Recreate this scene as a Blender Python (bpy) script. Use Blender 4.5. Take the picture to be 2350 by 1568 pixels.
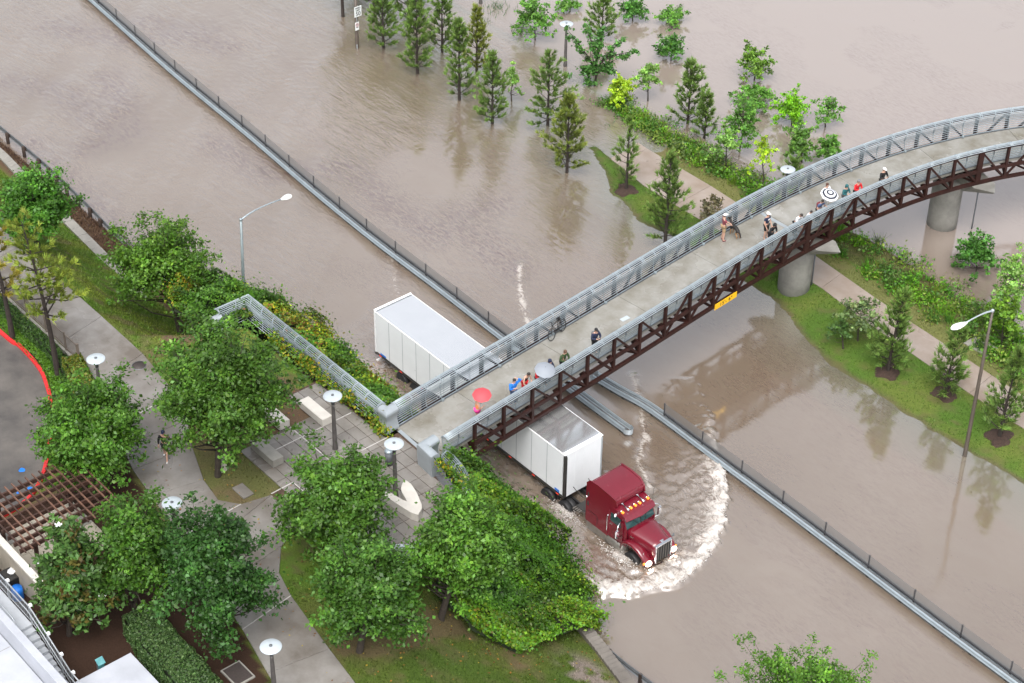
import bpy, bmesh, math, random
import numpy as np
from mathutils import Vector, Matrix, Quaternion

for o in list(bpy.data.objects):
    bpy.data.objects.remove(o)
SC = bpy.context.scene
COL = SC.collection
rnd = random.Random(7)
RG = np.random.default_rng(11)
R = math.radians
PI = math.pi

# ------------------------------------------------------------------ camera
# world: x runs along the road in the truck's direction, y across it towards the bayou, z up, flood level z = 0
CAM = np.array([73.789281, -53.078998, 69.47])
CR = np.array([0.64377005, 0.76512429, 0.012039])
CU = np.array([-0.46534059, 0.37894786, 0.79991041])
CF = np.array([-0.60746873, 0.5205606, -0.59999867])
cam = bpy.data.cameras.new('camera')
cam.sensor_width = 36.0
cam.lens = 70.778
cam.clip_start = 1.0
cam.clip_end = 6000.0
co = bpy.data.objects.new('camera', cam)
COL.objects.link(co)
co.matrix_world = Matrix(((CR[0], CU[0], -CF[0], CAM[0]), (CR[1], CU[1], -CF[1], CAM[1]),
                          (CR[2], CU[2], -CF[2], CAM[2]), (0, 0, 0, 1)))
SC.camera = co

# ------------------------------------------------------------------ overcast daylight
SUN_EL, SUN_AZ = R(58), R(-48)            # direction the light comes from, azimuth measured from +x to +y
w = bpy.data.worlds.new('World')
SC.world = w
w.use_nodes = True
nt = w.node_tree
bg = nt.nodes['Background']
sky = nt.nodes.new('ShaderNodeTexSky')
sky.sky_type = 'NISHITA'
sky.sun_disc = False
sky.sun_elevation = SUN_EL
sky.sun_rotation = R(90) - SUN_AZ
sky.air_density = 1.0
sky.dust_density = 5.0
hsv = nt.nodes.new('ShaderNodeHueSaturation')   # cloud cover: the blue is greyed out evenly
hsv.inputs['Saturation'].default_value = 0.26
nt.links.new(sky.outputs[0], hsv.inputs['Color'])
nt.links.new(hsv.outputs[0], bg.inputs['Color'])
bg.inputs['Strength'].default_value = 0.15
sl = bpy.data.lights.new('sun', 'SUN')
sl.energy = 1.0
sl.angle = R(40)
sl.color = (1.0, 0.985, 0.96)
so = bpy.data.objects.new('sun', sl)
COL.objects.link(so)
so.rotation_euler = Vector((math.cos(SUN_EL) * math.cos(SUN_AZ), math.cos(SUN_EL) * math.sin(SUN_AZ), math.sin(SUN_EL))).to_track_quat('Z', 'Y').to_euler()
SC.view_settings.view_transform = 'Standard'
SC.view_settings.look = 'None'
SC.view_settings.gamma = 1.0
SC.view_settings.exposure = 1.0
SC.view_settings.use_curve_mapping = False


def at(u, v, z=0.0):
    """point of the place at height z that stands at (u, v) of the photograph (2350 x 1568)"""
    d = CF + CR * (u - 1175.0) / 4620.27 - CU * (v - 784.0) / 4620.27
    return CAM + d * ((z - CAM[2]) / d[2])


def over(xy, u, v):
    """point above the ground point xy that stands nearest to (u, v) of the photograph"""
    a = at(u, v, 0.0)
    d = (at(u, v, 10.0) - a) / 10.0
    t = ((np.array(xy[:2]) - a[:2]) @ d[:2]) / (d[:2] @ d[:2])
    return a + d * t


def ppm(p):
    return 4620.27 / ((np.array(p) - CAM) @ CF)


# ------------------------------------------------------------------ helpers: objects
def tag(o, label=None, cat=None, group=None, kind=None):
    if label: o['label'] = label
    if cat: o['category'] = cat
    if group: o['group'] = group
    if kind: o['kind'] = kind
    return o


def thing(name, label, cat, loc=(0, 0, 0), rz=0.0, group=None):
    o = bpy.data.objects.new(name, None)
    o.empty_display_size = 0.2
    COL.objects.link(o)
    o.location = loc
    o.rotation_euler = (0, 0, rz)
    return tag(o, label, cat, group)


def link_mesh(name, me, parent=None):
    o = bpy.data.objects.new(name, me)
    COL.objects.link(o)
    if parent is not None:
        o.parent = parent
    return o


def copy_tree(o, parent=None):
    c = o.copy()
    COL.objects.link(c)
    c.parent = parent
    for ch in list(o.children):
        copy_tree(ch, c)
    return c


def np_mesh(name, V, F, mats, parent=None, col=None, smooth=False, attrs=None, midx=None):
    V = np.asarray(V, np.float32)
    F = np.asarray(F, np.int32)
    n, k = F.shape
    me = bpy.data.meshes.new(name)
    me.vertices.add(len(V))
    me.vertices.foreach_set('co', V.ravel())
    me.loops.add(n * k)
    me.loops.foreach_set('vertex_index', F.ravel())
    me.polygons.add(n)
    me.polygons.foreach_set('loop_start', np.arange(0, n * k, k, dtype=np.int32))
    me.polygons.foreach_set('loop_total', np.full(n, k, np.int32))
    if smooth:
        me.polygons.foreach_set('use_smooth', np.ones(n, bool))
    if midx is not None:
        me.polygons.foreach_set('material_index', np.asarray(midx, np.int32))
    if col is not None:
        a = me.attributes.new('Col', 'FLOAT_COLOR', 'POINT')
        c4 = np.ones((len(V), 4), np.float32)
        c4[:, :3] = col
        a.data.foreach_set('color', c4.ravel())
    for an, av in (attrs or {}).items():
        a = me.attributes.new(an, 'FLOAT', 'POINT')
        a.data.foreach_set('value', np.asarray(av, np.float32).ravel())
    me.update(calc_edges=True)
    me.validate()
    for m in (mats if isinstance(mats, (list, tuple)) else [mats]):
        me.materials.append(m)
    return link_mesh(name, me, parent)


class MB:
    """collects solids, then links them as ONE mesh; coordinates relative to 'o'"""
    def __init__(self, o=(0, 0, 0)):
        self.o = np.array(o, float)
        self.v, self.f, self.s, self.m = [], [], [], []

    def add(self, V, F, smooth=False, m=0):
        b = len(self.v)
        for p in V:
            self.v.append(tuple(np.asarray(p, float) - self.o))
        for f in F:
            self.f.append(tuple(i + b for i in f))
            self.s.append(smooth)
            self.m.append(m)
        return self

    def box(self, c, s, rz=0.0, rot=None, taper=1.0, m=0):
        M = rot if rot is not None else Matrix.Rotation(rz, 3, 'Z')
        V = []
        for sz in (-1, 1):
            k = taper if sz > 0 else 1.0
            for sx, sy in ((-1, -1), (1, -1), (1, 1), (-1, 1)):
                V.append(np.array(c) + np.array(M @ Vector((sx * s[0] / 2 * k, sy * s[1] / 2 * k, sz * s[2] / 2))))
        return self.add(V, [(3, 2, 1, 0), (4, 5, 6, 7), (0, 1, 5, 4), (1, 2, 6, 5), (2, 3, 7, 6), (3, 0, 4, 7)], m=m)

    def tube(self, pts, r, n=6, cap=True, smooth=True, m=0, flat=1.0):
        pts = [np.array(p, float) for p in pts]
        rs = r if isinstance(r, (list, tuple, np.ndarray)) else [r] * len(pts)
        V, F = [], []
        up = None
        for i, p in enumerate(pts):
            a = pts[max(i - 1, 0)]
            c = pts[min(i + 1, len(pts) - 1)]
            d = c - a
            d = d / (np.linalg.norm(d) + 1e-12)
            if up is None:
                up = np.array([0, 0, 1.0]) if abs(d[2]) < 0.9 else np.array([1.0, 0, 0])
            x = np.cross(up, d); x /= np.linalg.norm(x) + 1e-12
            y = np.cross(d, x)
            up = y
            for k in range(n):
                t = 2 * PI * (k + 0.5) / n
                V.append(p + rs[i] * (math.cos(t) * x + flat * math.sin(t) * y))
        for i in range(len(pts) - 1):
            for k in range(n):
                a, b = i * n + k, i * n + (k + 1) % n
                F.append((a, b, b + n, a + n))
        if cap:
            F.append(tuple(range(n - 1, -1, -1)))
            F.append(tuple((len(pts) - 1) * n + k for k in range(n)))
        return self.add(V, F, smooth and n > 4, m)

    def bar(self, a, b, w, h=None, m=0):
        a, b = np.array(a, float), np.array(b, float)
        h = h or w
        d = b - a
        L = np.linalg.norm(d)
        d /= L
        up = np.array([0, 0, 1.0]) if abs(d[2]) < 0.95 else np.array([0, 1.0, 0])
        x = np.cross(up, d); x /= np.linalg.norm(x)
        y = np.cross(d, x)
        V = []
        for p in (a, b):
            for sx, sy in ((-1, -1), (1, -1), (1, 1), (-1, 1)):
                V.append(p + x * sx * w / 2 + y * sy * h / 2)
        return self.add(V, [(3, 2, 1, 0), (4, 5, 6, 7), (0, 1, 5, 4), (1, 2, 6, 5), (2, 3, 7, 6), (3, 0, 4, 7)], m=m)

    def lathe(self, prof, c=(0, 0, 0), n=16, axis='Z', smooth=True, m=0, sx=1.0, sy=1.0):
        V, F = [], []
        for r_, h in prof:
            for k in range(n):
                t = 2 * PI * k / n
                p = (r_ * math.cos(t) * sx, r_ * math.sin(t) * sy, h)
                if axis == 'Y': p = (p[0], p[2], -p[1])
                if axis == 'X': p = (p[2], p[0], p[1])
                V.append(np.array(c) + np.array(p))
        for i in range(len(prof) - 1):
            for k in range(n):
                a, b = i * n + k, i * n + (k + 1) % n
                F.append((a, b, b + n, a + n))
        F.append(tuple(range(n - 1, -1, -1)))
        F.append(tuple((len(prof) - 1) * n + k for k in range(n)))
        return self.add(V, F, smooth, m)

    def prism(self, poly, z0, z1, m=0):
        """poly in xy, extruded in z"""
        n = len(poly)
        area = sum(poly[i][0] * poly[(i + 1) % n][1] - poly[(i + 1) % n][0] * poly[i][1] for i in range(n))
        if area < 0: poly = list(poly)[::-1]
        V = [(p[0], p[1], z0) for p in poly] + [(p[0], p[1], z1) for p in poly]
        F = [tuple(range(n - 1, -1, -1)), tuple(range(n, 2 * n))]
        F += [(i, (i + 1) % n, (i + 1) % n + n, i + n) for i in range(n)]
        return self.add(V, F, m=m)

    def loft(self, secs, cap=True, smooth=False, m=0, closed=True):
        n = len(secs[0])
        V = [p for s in secs for p in s]
        F = []
        for i in range(len(secs) - 1):
            for k in range(n if closed else n - 1):
                a, b = i * n + k, i * n + (k + 1) % n
                F.append((a, b, b + n, a + n))
        if cap:
            F.append(tuple(range(n - 1, -1, -1)))
            F.append(tuple((len(secs) - 1) * n + k for k in range(n)))
        return self.add(V, F, smooth, m)

    def build(self, name, mat, parent=None, bevel=0.0, fix=True, seg=2):
        me = bpy.data.meshes.new(name)
        me.from_pydata(self.v, [], self.f)
        for p, s, m in zip(me.polygons, self.s, self.m):
            p.use_smooth = s
            p.material_index = m
        if fix or bevel:
            bm = bmesh.new()
            bm.from_mesh(me)
            if bevel:
                es = [e for e in bm.edges if len(e.link_faces) == 2 and e.calc_face_angle(0) > 0.5]
                bmesh.ops.bevel(bm, geom=es, offset=bevel, segments=seg, affect='EDGES', clamp_overlap=True)
            bmesh.ops.recalc_face_normals(bm, faces=bm.faces)
            bm.to_mesh(me)
            bm.free()
        me.update()
        for mm in (mat if isinstance(mat, (list, tuple)) else [mat]):
            me.materials.append(mm)
        return link_mesh(name, me, parent)


# ------------------------------------------------------------------ helpers: noise, curves, materials
def vnoise(x, y, seed=0):
    xi, yi = np.floor(x).astype(np.int64), np.floor(y).astype(np.int64)
    xf, yf = x - xi, y - yi
    def h(a, b):
        n = (a * 374761393 + b * 668265263 + seed * 974711) & 0x7fffffff
        n = ((n ^ (n >> 13)) * 1274126177) & 0x7fffffff
        return ((n ^ (n >> 16)) & 0xffff) / 65535.0
    u, v = xf * xf * (3 - 2 * xf), yf * yf * (3 - 2 * yf)
    return (h(xi, yi) * (1 - u) + h(xi + 1, yi) * u) * (1 - v) + (h(xi, yi + 1) * (1 - u) + h(xi + 1, yi + 1) * u) * v


def fbm(x, y, seed=0, oct=4):
    s, a, t = 0.0, 1.0, 0.0
    for i in range(oct):
        s = s + a * vnoise(x * 2 ** i, y * 2 ** i, seed + i * 17)
        t += a
        a *= 0.5
    return s / t


def poly_dist(x, y, pts):
    d = np.full(np.shape(x), 1e9)
    for (ax, ay), (bx, by) in zip(pts[:-1], pts[1:]):
        vx, vy = bx - ax, by - ay
        t = np.clip(((x - ax) * vx + (y - ay) * vy) / (vx * vx + vy * vy + 1e-9), 0, 1)
        d = np.minimum(d, np.hypot(x - ax - t * vx, y - ay - t * vy))
    return d


def inside(x, y, poly):
    r = np.zeros(np.shape(x), bool)
    n = len(poly)
    for i in range(n):
        (ax, ay), (bx, by) = poly[i], poly[(i + 1) % n]
        c = ((ay > y) != (by > y)) & (x < (bx - ax) * (y - ay) / (by - ay + 1e-12) + ax)
        r ^= c
    return r


def pix(pts, z):
    return [tuple(at(u, v, z)[:2]) for u, v in pts]


def resample(pts, step):
    pts = [np.array(p, float) for p in pts]
    out = [pts[0]]
    for a, b in zip(pts[:-1], pts[1:]):
        n = max(1, int(round(np.linalg.norm(b - a) / step)))
        for i in range(1, n + 1):
            out.append(a + (b - a) * i / n)
    return out


def smoothline(pts, n=8):
    """Catmull-Rom through the points"""
    P = [np.array(p, float) for p in pts]
    P = [2 * P[0] - P[1]] + P + [2 * P[-1] - P[-2]]
    out = []
    for i in range(1, len(P) - 2):
        for k in range(n):
            t = k / n
            out.append(0.5 * (2 * P[i] + (P[i + 1] - P[i - 1]) * t + (2 * P[i - 1] - 5 * P[i] + 4 * P[i + 1] - P[i + 2]) * t * t
                              + (3 * P[i] - P[i - 1] - 3 * P[i + 1] + P[i + 2]) * t ** 3))
    out.append(P[-2])
    return out


def new_mat(name):
    m = bpy.data.materials.new(name)
    m.use_nodes = True
    nt = m.node_tree
    return m, nt, nt.nodes['Principled BSDF']


def mat(name, c, rough=0.6, metal=0.0, var=0.12, scale=1.5, bump=0.0, bscale=30.0, spec=0.5, coat=0.0, rvar=0.0, objvar=0.0, wet=0.0, c2=None, detail=6):
    m, nt, b = new_mat(name)
    N, L = nt.nodes, nt.links
    geo = N.new('ShaderNodeNewGeometry')
    nz = N.new('ShaderNodeTexNoise')
    nz.inputs['Scale'].default_value = scale
    nz.inputs['Detail'].default_value = detail
    nz.inputs['Roughness'].default_value = 0.65
    L.new(geo.outputs['Position'], nz.inputs['Vector'])
    cr = N.new('ShaderNodeValToRGB')
    c = np.array(c[:3])
    d = np.array(c2) if c2 is not None else c * (1 + var)
    a = c if c2 is not None else c * (1 - var)
    cr.color_ramp.elements[0].position = 0.32
    cr.color_ramp.elements[1].position = 0.68
    cr.color_ramp.elements[0].color = (*a, 1)
    cr.color_ramp.elements[1].color = (*np.minimum(d, 1), 1)
    L.new(nz.outputs[0], cr.inputs[0])
    src = cr.outputs[0]
    if objvar:
        oi = N.new('ShaderNodeObjectInfo')
        mr = N.new('ShaderNodeMapRange')
        mr.inputs[3].default_value = 1 - objvar
        mr.inputs[4].default_value = 1 + objvar
        L.new(oi.outputs['Random'], mr.inputs[0])
        mx = N.new('ShaderNodeVectorMath')
        mx.operation = 'SCALE'
        L.new(src, mx.inputs[0])
        L.new(mr.outputs[0], mx.inputs['Scale'])
        src = mx.outputs[0]
    L.new(src, b.inputs['Base Color'])
    b.inputs['Roughness'].default_value = rough
    b.inputs['Metallic'].default_value = metal
    b.inputs['Specular IOR Level'].default_value = spec
    b.inputs['Coat Weight'].default_value = coat
    b.inputs['Coat Roughness'].default_value = 0.05
    if rvar or wet:
        n2 = N.new('ShaderNodeTexNoise')
        n2.inputs['Scale'].default_value = scale * 0.6
        n2.inputs['Detail'].default_value = 4
        L.new(geo.outputs['Position'], n2.inputs['Vector'])
        mr = N.new('ShaderNodeMapRange')
        mr.inputs[1].default_value = 0.38
        mr.inputs[2].default_value = 0.62
        mr.inputs[3].default_value = max(0.05, rough - (wet or rvar))
        mr.inputs[4].default_value = min(1, rough + (0.1 if wet else rvar))
        L.new(n2.outputs[0], mr.inputs[0])
        L.new(mr.outputs[0], b.inputs['Roughness'])
    if bump:
        n3 = N.new('ShaderNodeTexNoise')
        n3.inputs['Scale'].default_value = bscale
        n3.inputs['Detail'].default_value = 5
        L.new(geo.outputs['Position'], n3.inputs['Vector'])
        bp = N.new('ShaderNodeBump')
        bp.inputs['Strength'].default_value = bump
        bp.inputs['Distance'].default_value = 0.05
        L.new(n3.outputs[0], bp.inputs['Height'])
        L.new(bp.outputs[0], b.inputs['Normal'])
    return m


def leaf_mat(name, transl=0.24, rough=0.45, gain=1.0):
    m, nt, b = new_mat(name)
    N, L = nt.nodes, nt.links
    at_ = N.new('ShaderNodeAttribute')
    at_.attribute_name = 'Col'
    L.new(at_.outputs['Color'], b.inputs['Base Color'])
    b.inputs['Roughness'].default_value = rough
    b.inputs['Specular IOR Level'].default_value = 0.35
    tr = N.new('ShaderNodeBsdfTranslucent')
    sc = N.new('ShaderNodeVectorMath')
    sc.operation = 'MULTIPLY'
    sc.inputs[1].default_value = (1.1 * gain, 1.25 * gain, 0.6 * gain)
    L.new(at_.outputs['Color'], sc.inputs[0])
    L.new(sc.outputs[0], tr.inputs['Color'])
    mx = N.new('ShaderNodeMixShader')
    mx.inputs[0].default_value = transl
    L.new(b.outputs[0], mx.inputs[1])
    L.new(tr.outputs[0], mx.inputs[2])
    L.new(mx.outputs[0], nt.nodes['Material Output'].inputs['Surface'])
    return m


def mesh_mat(name, c, cover, rough=0.5, metal=0.3):
    """woven wire too fine to see wire by wire: part metal, part open"""
    m, nt, b = new_mat(name)
    N, L = nt.nodes, nt.links
    b.inputs['Base Color'].default_value = (*c, 1)
    b.inputs['Roughness'].default_value = rough
    b.inputs['Metallic'].default_value = metal
    tp = N.new('ShaderNodeBsdfTransparent')
    mx = N.new('ShaderNodeMixShader')
    mx.inputs[0].default_value = cover
    L.new(tp.outputs[0], mx.inputs[1])
    L.new(b.outputs[0], mx.inputs[2])
    L.new(mx.outputs[0], nt.nodes['Material Output'].inputs['Surface'])
    return m


def vcol_mat(name, rough=0.9, scale=14.0, var=0.35, bump=0.5, bscale=40.0, spec=0.2):
    m, nt, b = new_mat(name)
    N, L = nt.nodes, nt.links
    at_ = N.new('ShaderNodeAttribute')
    at_.attribute_name = 'Col'
    geo = N.new('ShaderNodeNewGeometry')
    nz = N.new('ShaderNodeTexNoise')
    nz.inputs['Scale'].default_value = scale
    nz.inputs['Detail'].default_value = 6
    nz.inputs['Roughness'].default_value = 0.75
    L.new(geo.outputs['Position'], nz.inputs['Vector'])
    mr = N.new('ShaderNodeMapRange')
    mr.inputs[1].default_value = 0.3
    mr.inputs[2].default_value = 0.7
    mr.inputs[3].default_value = 1 - var
    mr.inputs[4].default_value = 1 + var
    L.new(nz.outputs[0], mr.inputs[0])
    sc = N.new('ShaderNodeVectorMath')
    sc.operation = 'SCALE'
    L.new(at_.outputs['Color'], sc.inputs[0])
    L.new(mr.outputs[0], sc.inputs['Scale'])
    L.new(sc.outputs[0], b.inputs['Base Color'])
    b.inputs['Roughness'].default_value = rough
    b.inputs['Specular IOR Level'].default_value = spec
    bp = N.new('ShaderNodeBump')
    bp.inputs['Strength'].default_value = bump
    bp.inputs['Distance'].default_value = 0.06
    n3 = N.new('ShaderNodeTexNoise')
    n3.inputs['Scale'].default_value = bscale
    n3.inputs['Detail'].default_value = 4
    L.new(geo.outputs['Position'], n3.inputs['Vector'])
    L.new(n3.outputs[0], bp.inputs['Height'])
    L.new(bp.outputs[0], b.inputs['Normal'])
    return m


def emit_mat(name, c, e, s):
    m, nt, b = new_mat(name)
    b.inputs['Base Color'].default_value = (*c, 1)
    b.inputs['Emission Color'].default_value = (*e, 1)
    b.inputs['Emission Strength'].default_value = s
    b.inputs['Roughness'].default_value = 0.15
    return m


M = {}
M['concrete'] = mat('concrete', (0.22, 0.208, 0.185), 0.55, var=0.2, scale=0.7, bump=0.15, bscale=25, wet=0.25, objvar=0.05)
M['deck'] = mat('wet_deck_concrete', (0.160, 0.146, 0.115), 0.36, scale=0.6, c2=(0.30, 0.295, 0.275), bump=0.05, bscale=30, wet=0.33, objvar=0.03, spec=0.6)
M['walk'] = mat('wet_walk_concrete', (0.112, 0.095, 0.078), 0.45, scale=0.42, c2=(0.235, 0.222, 0.208), bump=0.08, bscale=30, wet=0.3, objvar=0.06)
M['paver'] = mat('stone_paver', (0.135, 0.120, 0.103), 0.48, scale=0.5, c2=(0.235, 0.220, 0.203), bump=0.1, bscale=30, wet=0.3, objvar=0.16)
M['path'] = mat('muddy_path_concrete', (0.205, 0.155, 0.118), 0.5, scale=0.4, c2=(0.30, 0.255, 0.225), bump=0.05, wet=0.3, objvar=0.05)
M['bench'] = mat('pale_cast_stone', (0.56, 0.53, 0.48), 0.6, var=0.08, scale=2.0, bump=0.08)
M['bench_dark'] = mat('weathered_cast_stone', (0.25, 0.24, 0.215), 0.6, var=0.2, scale=1.2, bump=0.1)
M['pier'] = mat('pier_concrete', (0.19, 0.185, 0.168), 0.75, var=0.28, scale=0.9, bump=0.15, bscale=18)
M['joint'] = mat('white_joint_filler', (0.45, 0.43, 0.41), 0.6, var=0.2, scale=5)
M['galv'] = mat('galvanised_steel', (0.31, 0.36, 0.39), 0.42, metal=0.5, var=0.10, scale=2.0)
M['galv_light'] = mat('bright_galvanised_steel', (0.42, 0.475, 0.51), 0.38, metal=0.5, var=0.08, scale=2.0)
M['galv_dark'] = mat('dull_galvanised_steel', (0.13, 0.14, 0.15), 0.5, metal=0.4, var=0.2, scale=2.0)
M['plate'] = mat('zinc_plate', (0.34, 0.375, 0.40), 0.4, metal=0.3, var=0.10, scale=1.5)
M['rust'] = mat('weathering_steel', (0.026, 0.0085, 0.0065), 0.6, var=0.35, scale=3.0, bump=0.05, spec=0.25)
M['rust_bright'] = mat('rusty_angle_iron', (0.115, 0.058, 0.038), 0.7, var=0.5, scale=2.0)
M['rust_dark'] = mat('rusted_pergola_steel', (0.045, 0.02, 0.013), 0.7, var=0.4, scale=2.0)
M['wire'] = mesh_mat('woven_wire_mesh', (0.32, 0.38, 0.40), 0.30, 0.45, 0.3)
M['screen'] = mesh_mat('barrier_wire_screen', (0.20, 0.197, 0.195), 0.60, 0.6, 0.2)
M['barrier_core'] = mat('stained_barrier_core', (0.10, 0.105, 0.11), 0.6, var=0.3, scale=1.5)
M['dark_post'] = mat('dark_painted_post', (0.05, 0.05, 0.055), 0.5, var=0.2)
M['wood_post'] = mat('dark_timber_post', (0.035, 0.022, 0.016), 0.8, var=0.3, scale=8)
M['kerb_dark'] = mat('stained_kerb_concrete', (0.13, 0.115, 0.10), 0.6, var=0.25, scale=1.0, bump=0.1)
M['white_paint'] = mat('white_lacquer', (0.82, 0.83, 0.84), 0.3, var=0.02, scale=0.6, coat=0.2)
M['trailer_side'] = mat('white_trailer_panel', (0.72, 0.745, 0.765), 0.32, var=0.035, scale=0.8, objvar=0.02)
M['trailer_roof'] = mat('white_trailer_roof', (0.93, 0.94, 0.95), 0.14, metal=0.85, var=0.02, scale=0.7)
M['lamp_white'] = mat('pale_lamp_enamel', (0.40, 0.445, 0.475), 0.35, var=0.05, scale=3)
M['lamp_pole'] = mat('bronze_grey_pole', (0.10, 0.092, 0.088), 0.45, metal=0.3, var=0.2, scale=3)
M['grey_pole'] = mat('grey_green_pole', (0.20, 0.24, 0.25), 0.4, metal=0.4, var=0.15)
M['brown_pole'] = mat('brown_pole', (0.085, 0.068, 0.055), 0.5, metal=0.2, var=0.2)
M['bark'] = mat('bark', (0.045, 0.035, 0.027), 0.9, var=0.4, scale=6, bump=0.5, bscale=30)
M['pine_bark'] = mat('pine_bark', (0.030, 0.022, 0.018), 0.9, var=0.4, scale=6, bump=0.5, bscale=30)
M['red'] = mat('maroon_truck_paint', (0.135, 0.006, 0.016), 0.26, var=0.06, scale=1.5, coat=0.7)
M['chrome'] = mat('chrome', (0.75, 0.76, 0.78), 0.12, metal=1.0, var=0.03)
M['black'] = mat('black_rubber', (0.012, 0.012, 0.013), 0.6, var=0.2, scale=4)
M['dark_metal'] = mat('dark_metal', (0.06, 0.058, 0.055), 0.4, metal=0.5, var=0.2)
M['tank'] = mat('dull_aluminium', (0.28, 0.26, 0.235), 0.35, metal=0.6, var=0.15)
M['glass'] = mat('teal_tinted_glass', (0.02, 0.055, 0.055), 0.04, var=0.05, spec=1.0)
M['amber'] = emit_mat('amber_lens', (0.85, 0.22, 0.02), (1.0, 0.3, 0.03), 0.35)
M['amber_lit'] = emit_mat('lit_amber_lamp', (0.85, 0.22, 0.02), (1.0, 0.28, 0.03), 0.5)
M['headlight'] = emit_mat('lit_headlamp', (0.9, 0.9, 0.85), (1.0, 0.84, 0.68), 6.0)
M['red_lens'] = emit_mat('red_lens', (0.55, 0.03, 0.02), (1.0, 0.08, 0.04), 0.25)
M['tail_lit'] = emit_mat('lit_tail_lamp', (0.7, 0.05, 0.03), (1.0, 0.10, 0.05), 1.6)
M['yellow'] = mat('yellow_sign', (0.80, 0.44, 0.012), 0.4, var=0.03)
M['sign_white'] = mat('white_sign', (0.74, 0.77, 0.77), 0.4, var=0.03)
M['ink'] = mat('black_lettering', (0.012, 0.012, 0.015), 0.5, var=0.05)
M['sign_red'] = mat('red_print', (0.35, 0.02, 0.03), 0.5, var=0.05)
M['asphalt'] = mat('asphalt', (0.052, 0.048, 0.046), 0.6, scale=0.45, c2=(0.125, 0.112, 0.10), bump=0.3, bscale=50, wet=0.25)
M['red_curb'] = mat('red_painted_kerb', (0.52, 0.02, 0.022), 0.5, var=0.2, scale=2)
M['white_wall'] = mat('white_rendered_wall', (0.37, 0.385, 0.425), 0.6, var=0.14, scale=0.5)
M['stair_grey'] = mat('grey_stair_concrete', (0.40, 0.42, 0.45), 0.5, var=0.1, scale=1)
M['cream'] = mat('cream_wall_panel', (0.38, 0.34, 0.275), 0.7, var=0.1, scale=0.8)
M['brown_sill'] = mat('brown_strip', (0.16, 0.10, 0.07), 0.7)
M['iron'] = mat('cast_iron', (0.045, 0.035, 0.032), 0.6, var=0.2, scale=10, bump=0.3)
M['steel_rail'] = mat('grey_painted_rail', (0.33, 0.35, 0.37), 0.4, metal=0.3, var=0.08)
M['picket'] = mat('brown_grey_picket', (0.13, 0.105, 0.085), 0.6, var=0.15)
M['teal'] = mat('teal_sign_print', (0.03, 0.16, 0.17), 0.4, c2=(0.12, 0.32, 0.34), scale=3)
M['blue_paint'] = mat('blue_paint', (0.01, 0.16, 0.62), 0.5, var=0.1)
M['oak_leaf'] = leaf_mat('oak_leaf')
M['pine_leaf'] = leaf_mat('pine_needle', transl=0.3, rough=0.55)
M['vine_leaf'] = leaf_mat('vine_leaf', transl=0.22)
M['soil'] = vcol_mat('lawn_and_soil')
M['mulch'] = mat('pine_bark_mulch', (0.042, 0.024, 0.017), 0.95, var=0.5, scale=12, bump=0.6, bscale=40)
M['debris'] = mat('leaf_litter', (0.075, 0.045, 0.03), 0.9, var=0.5, scale=10, bump=0.6, bscale=40)

# ------------------------------------------------------------------ flood water
def axis(lo, hi, f0, f1, fine, coarse, far):
    a = list(np.arange(f0, f1, fine))
    x = f1
    while x < hi: a.append(x); x += coarse
    x = f0 - coarse
    while x > lo: a.insert(0, x); x -= coarse
    s, x = coarse, a[-1]
    while x < far: s *= 1.6; x += s; a.append(x)
    s, x = coarse, a[0]
    while x > -far: s *= 1.6; x -= s; a.insert(0, x)
    return np.array(a)

PATH_IN = np.array([(-60, 27), (-8.96, 25.3), (-3.8, 24.4), (1.2, 24.2), (10.3, 24.7), (15.8, 24.0), (24.4, 23.35), (27.5, 23.25), (60, 22.6)])
PATH_OUT = np.array([(-60, 30), (-9.9, 28.0), (-6.4, 27.7), (-2.5, 27.7), (1.86, 27.4), (8.8, 26.8), (13.6, 26.3), (18.5, 25.95), (26.0, 25.5), (60, 24.8)])
BANK_Z = np.array([(-60, -0.6), (-20, -0.5), (-12, -0.22), (-9, -0.05), (-7, -0.015), (-5, 0.03), (-3, 0.08), (0, 0.20), (5, 0.28), (10, 0.35), (40, 0.5), (60, 0.5)])
WATERLINE = np.array([(-60, 26), (-9.2, 24.95), (-6.5, 23.6), (-4.8, 22.3), (-2.5, 21.9), (-1, 21.4), (1.8, 22.1), (6, 21.9), (10.4, 22.0), (13.1, 20.8), (16.3, 19.95), (21.7, 19.7), (25.8, 19.95), (30.1, 20.1), (60, 19.5)])
RIVER = np.array([(-60, 31), (-13.4, 30.2), (-7, 29.9), (1.5, 30.15), (10.3, 31.2), (15.1, 30.8), (18.9, 30.5), (24, 30.2), (60, 30)])

def ip(t, x): return np.interp(x, t[:, 0], t[:, 1])

def bank_z(x, y):
    x, y = np.asarray(x, float), np.asarray(y, float)
    wl = ip(WATERLINE, x) + 0.5 * (fbm(x * 0.9, y * 0.9, 5) - 0.5)
    pi_, po, zp, re = ip(PATH_IN, x), ip(PATH_OUT, x), ip(BANK_Z, x), ip(RIVER, x)
    z = np.where(y < wl, np.maximum(-0.05 * (wl - y) - 0.006, -0.6),
        np.where(y < pi_, zp * np.clip((y - wl) / np.maximum(pi_ - wl, 0.1), 0, 1) + 0.13 * np.sin(PI * np.clip((y - wl) / np.maximum(pi_ - wl, 0.1), 0, 1)) * (x > -9.6),
        np.where(y < po + 0.8, zp, zp * (1 - np.clip((y - po - 0.8) / np.maximum(re - po - 0.8, 0.1), 0, 1)))))
    return np.where(y > re, np.maximum(-0.35 * (y - re), -2.4), z)

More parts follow.
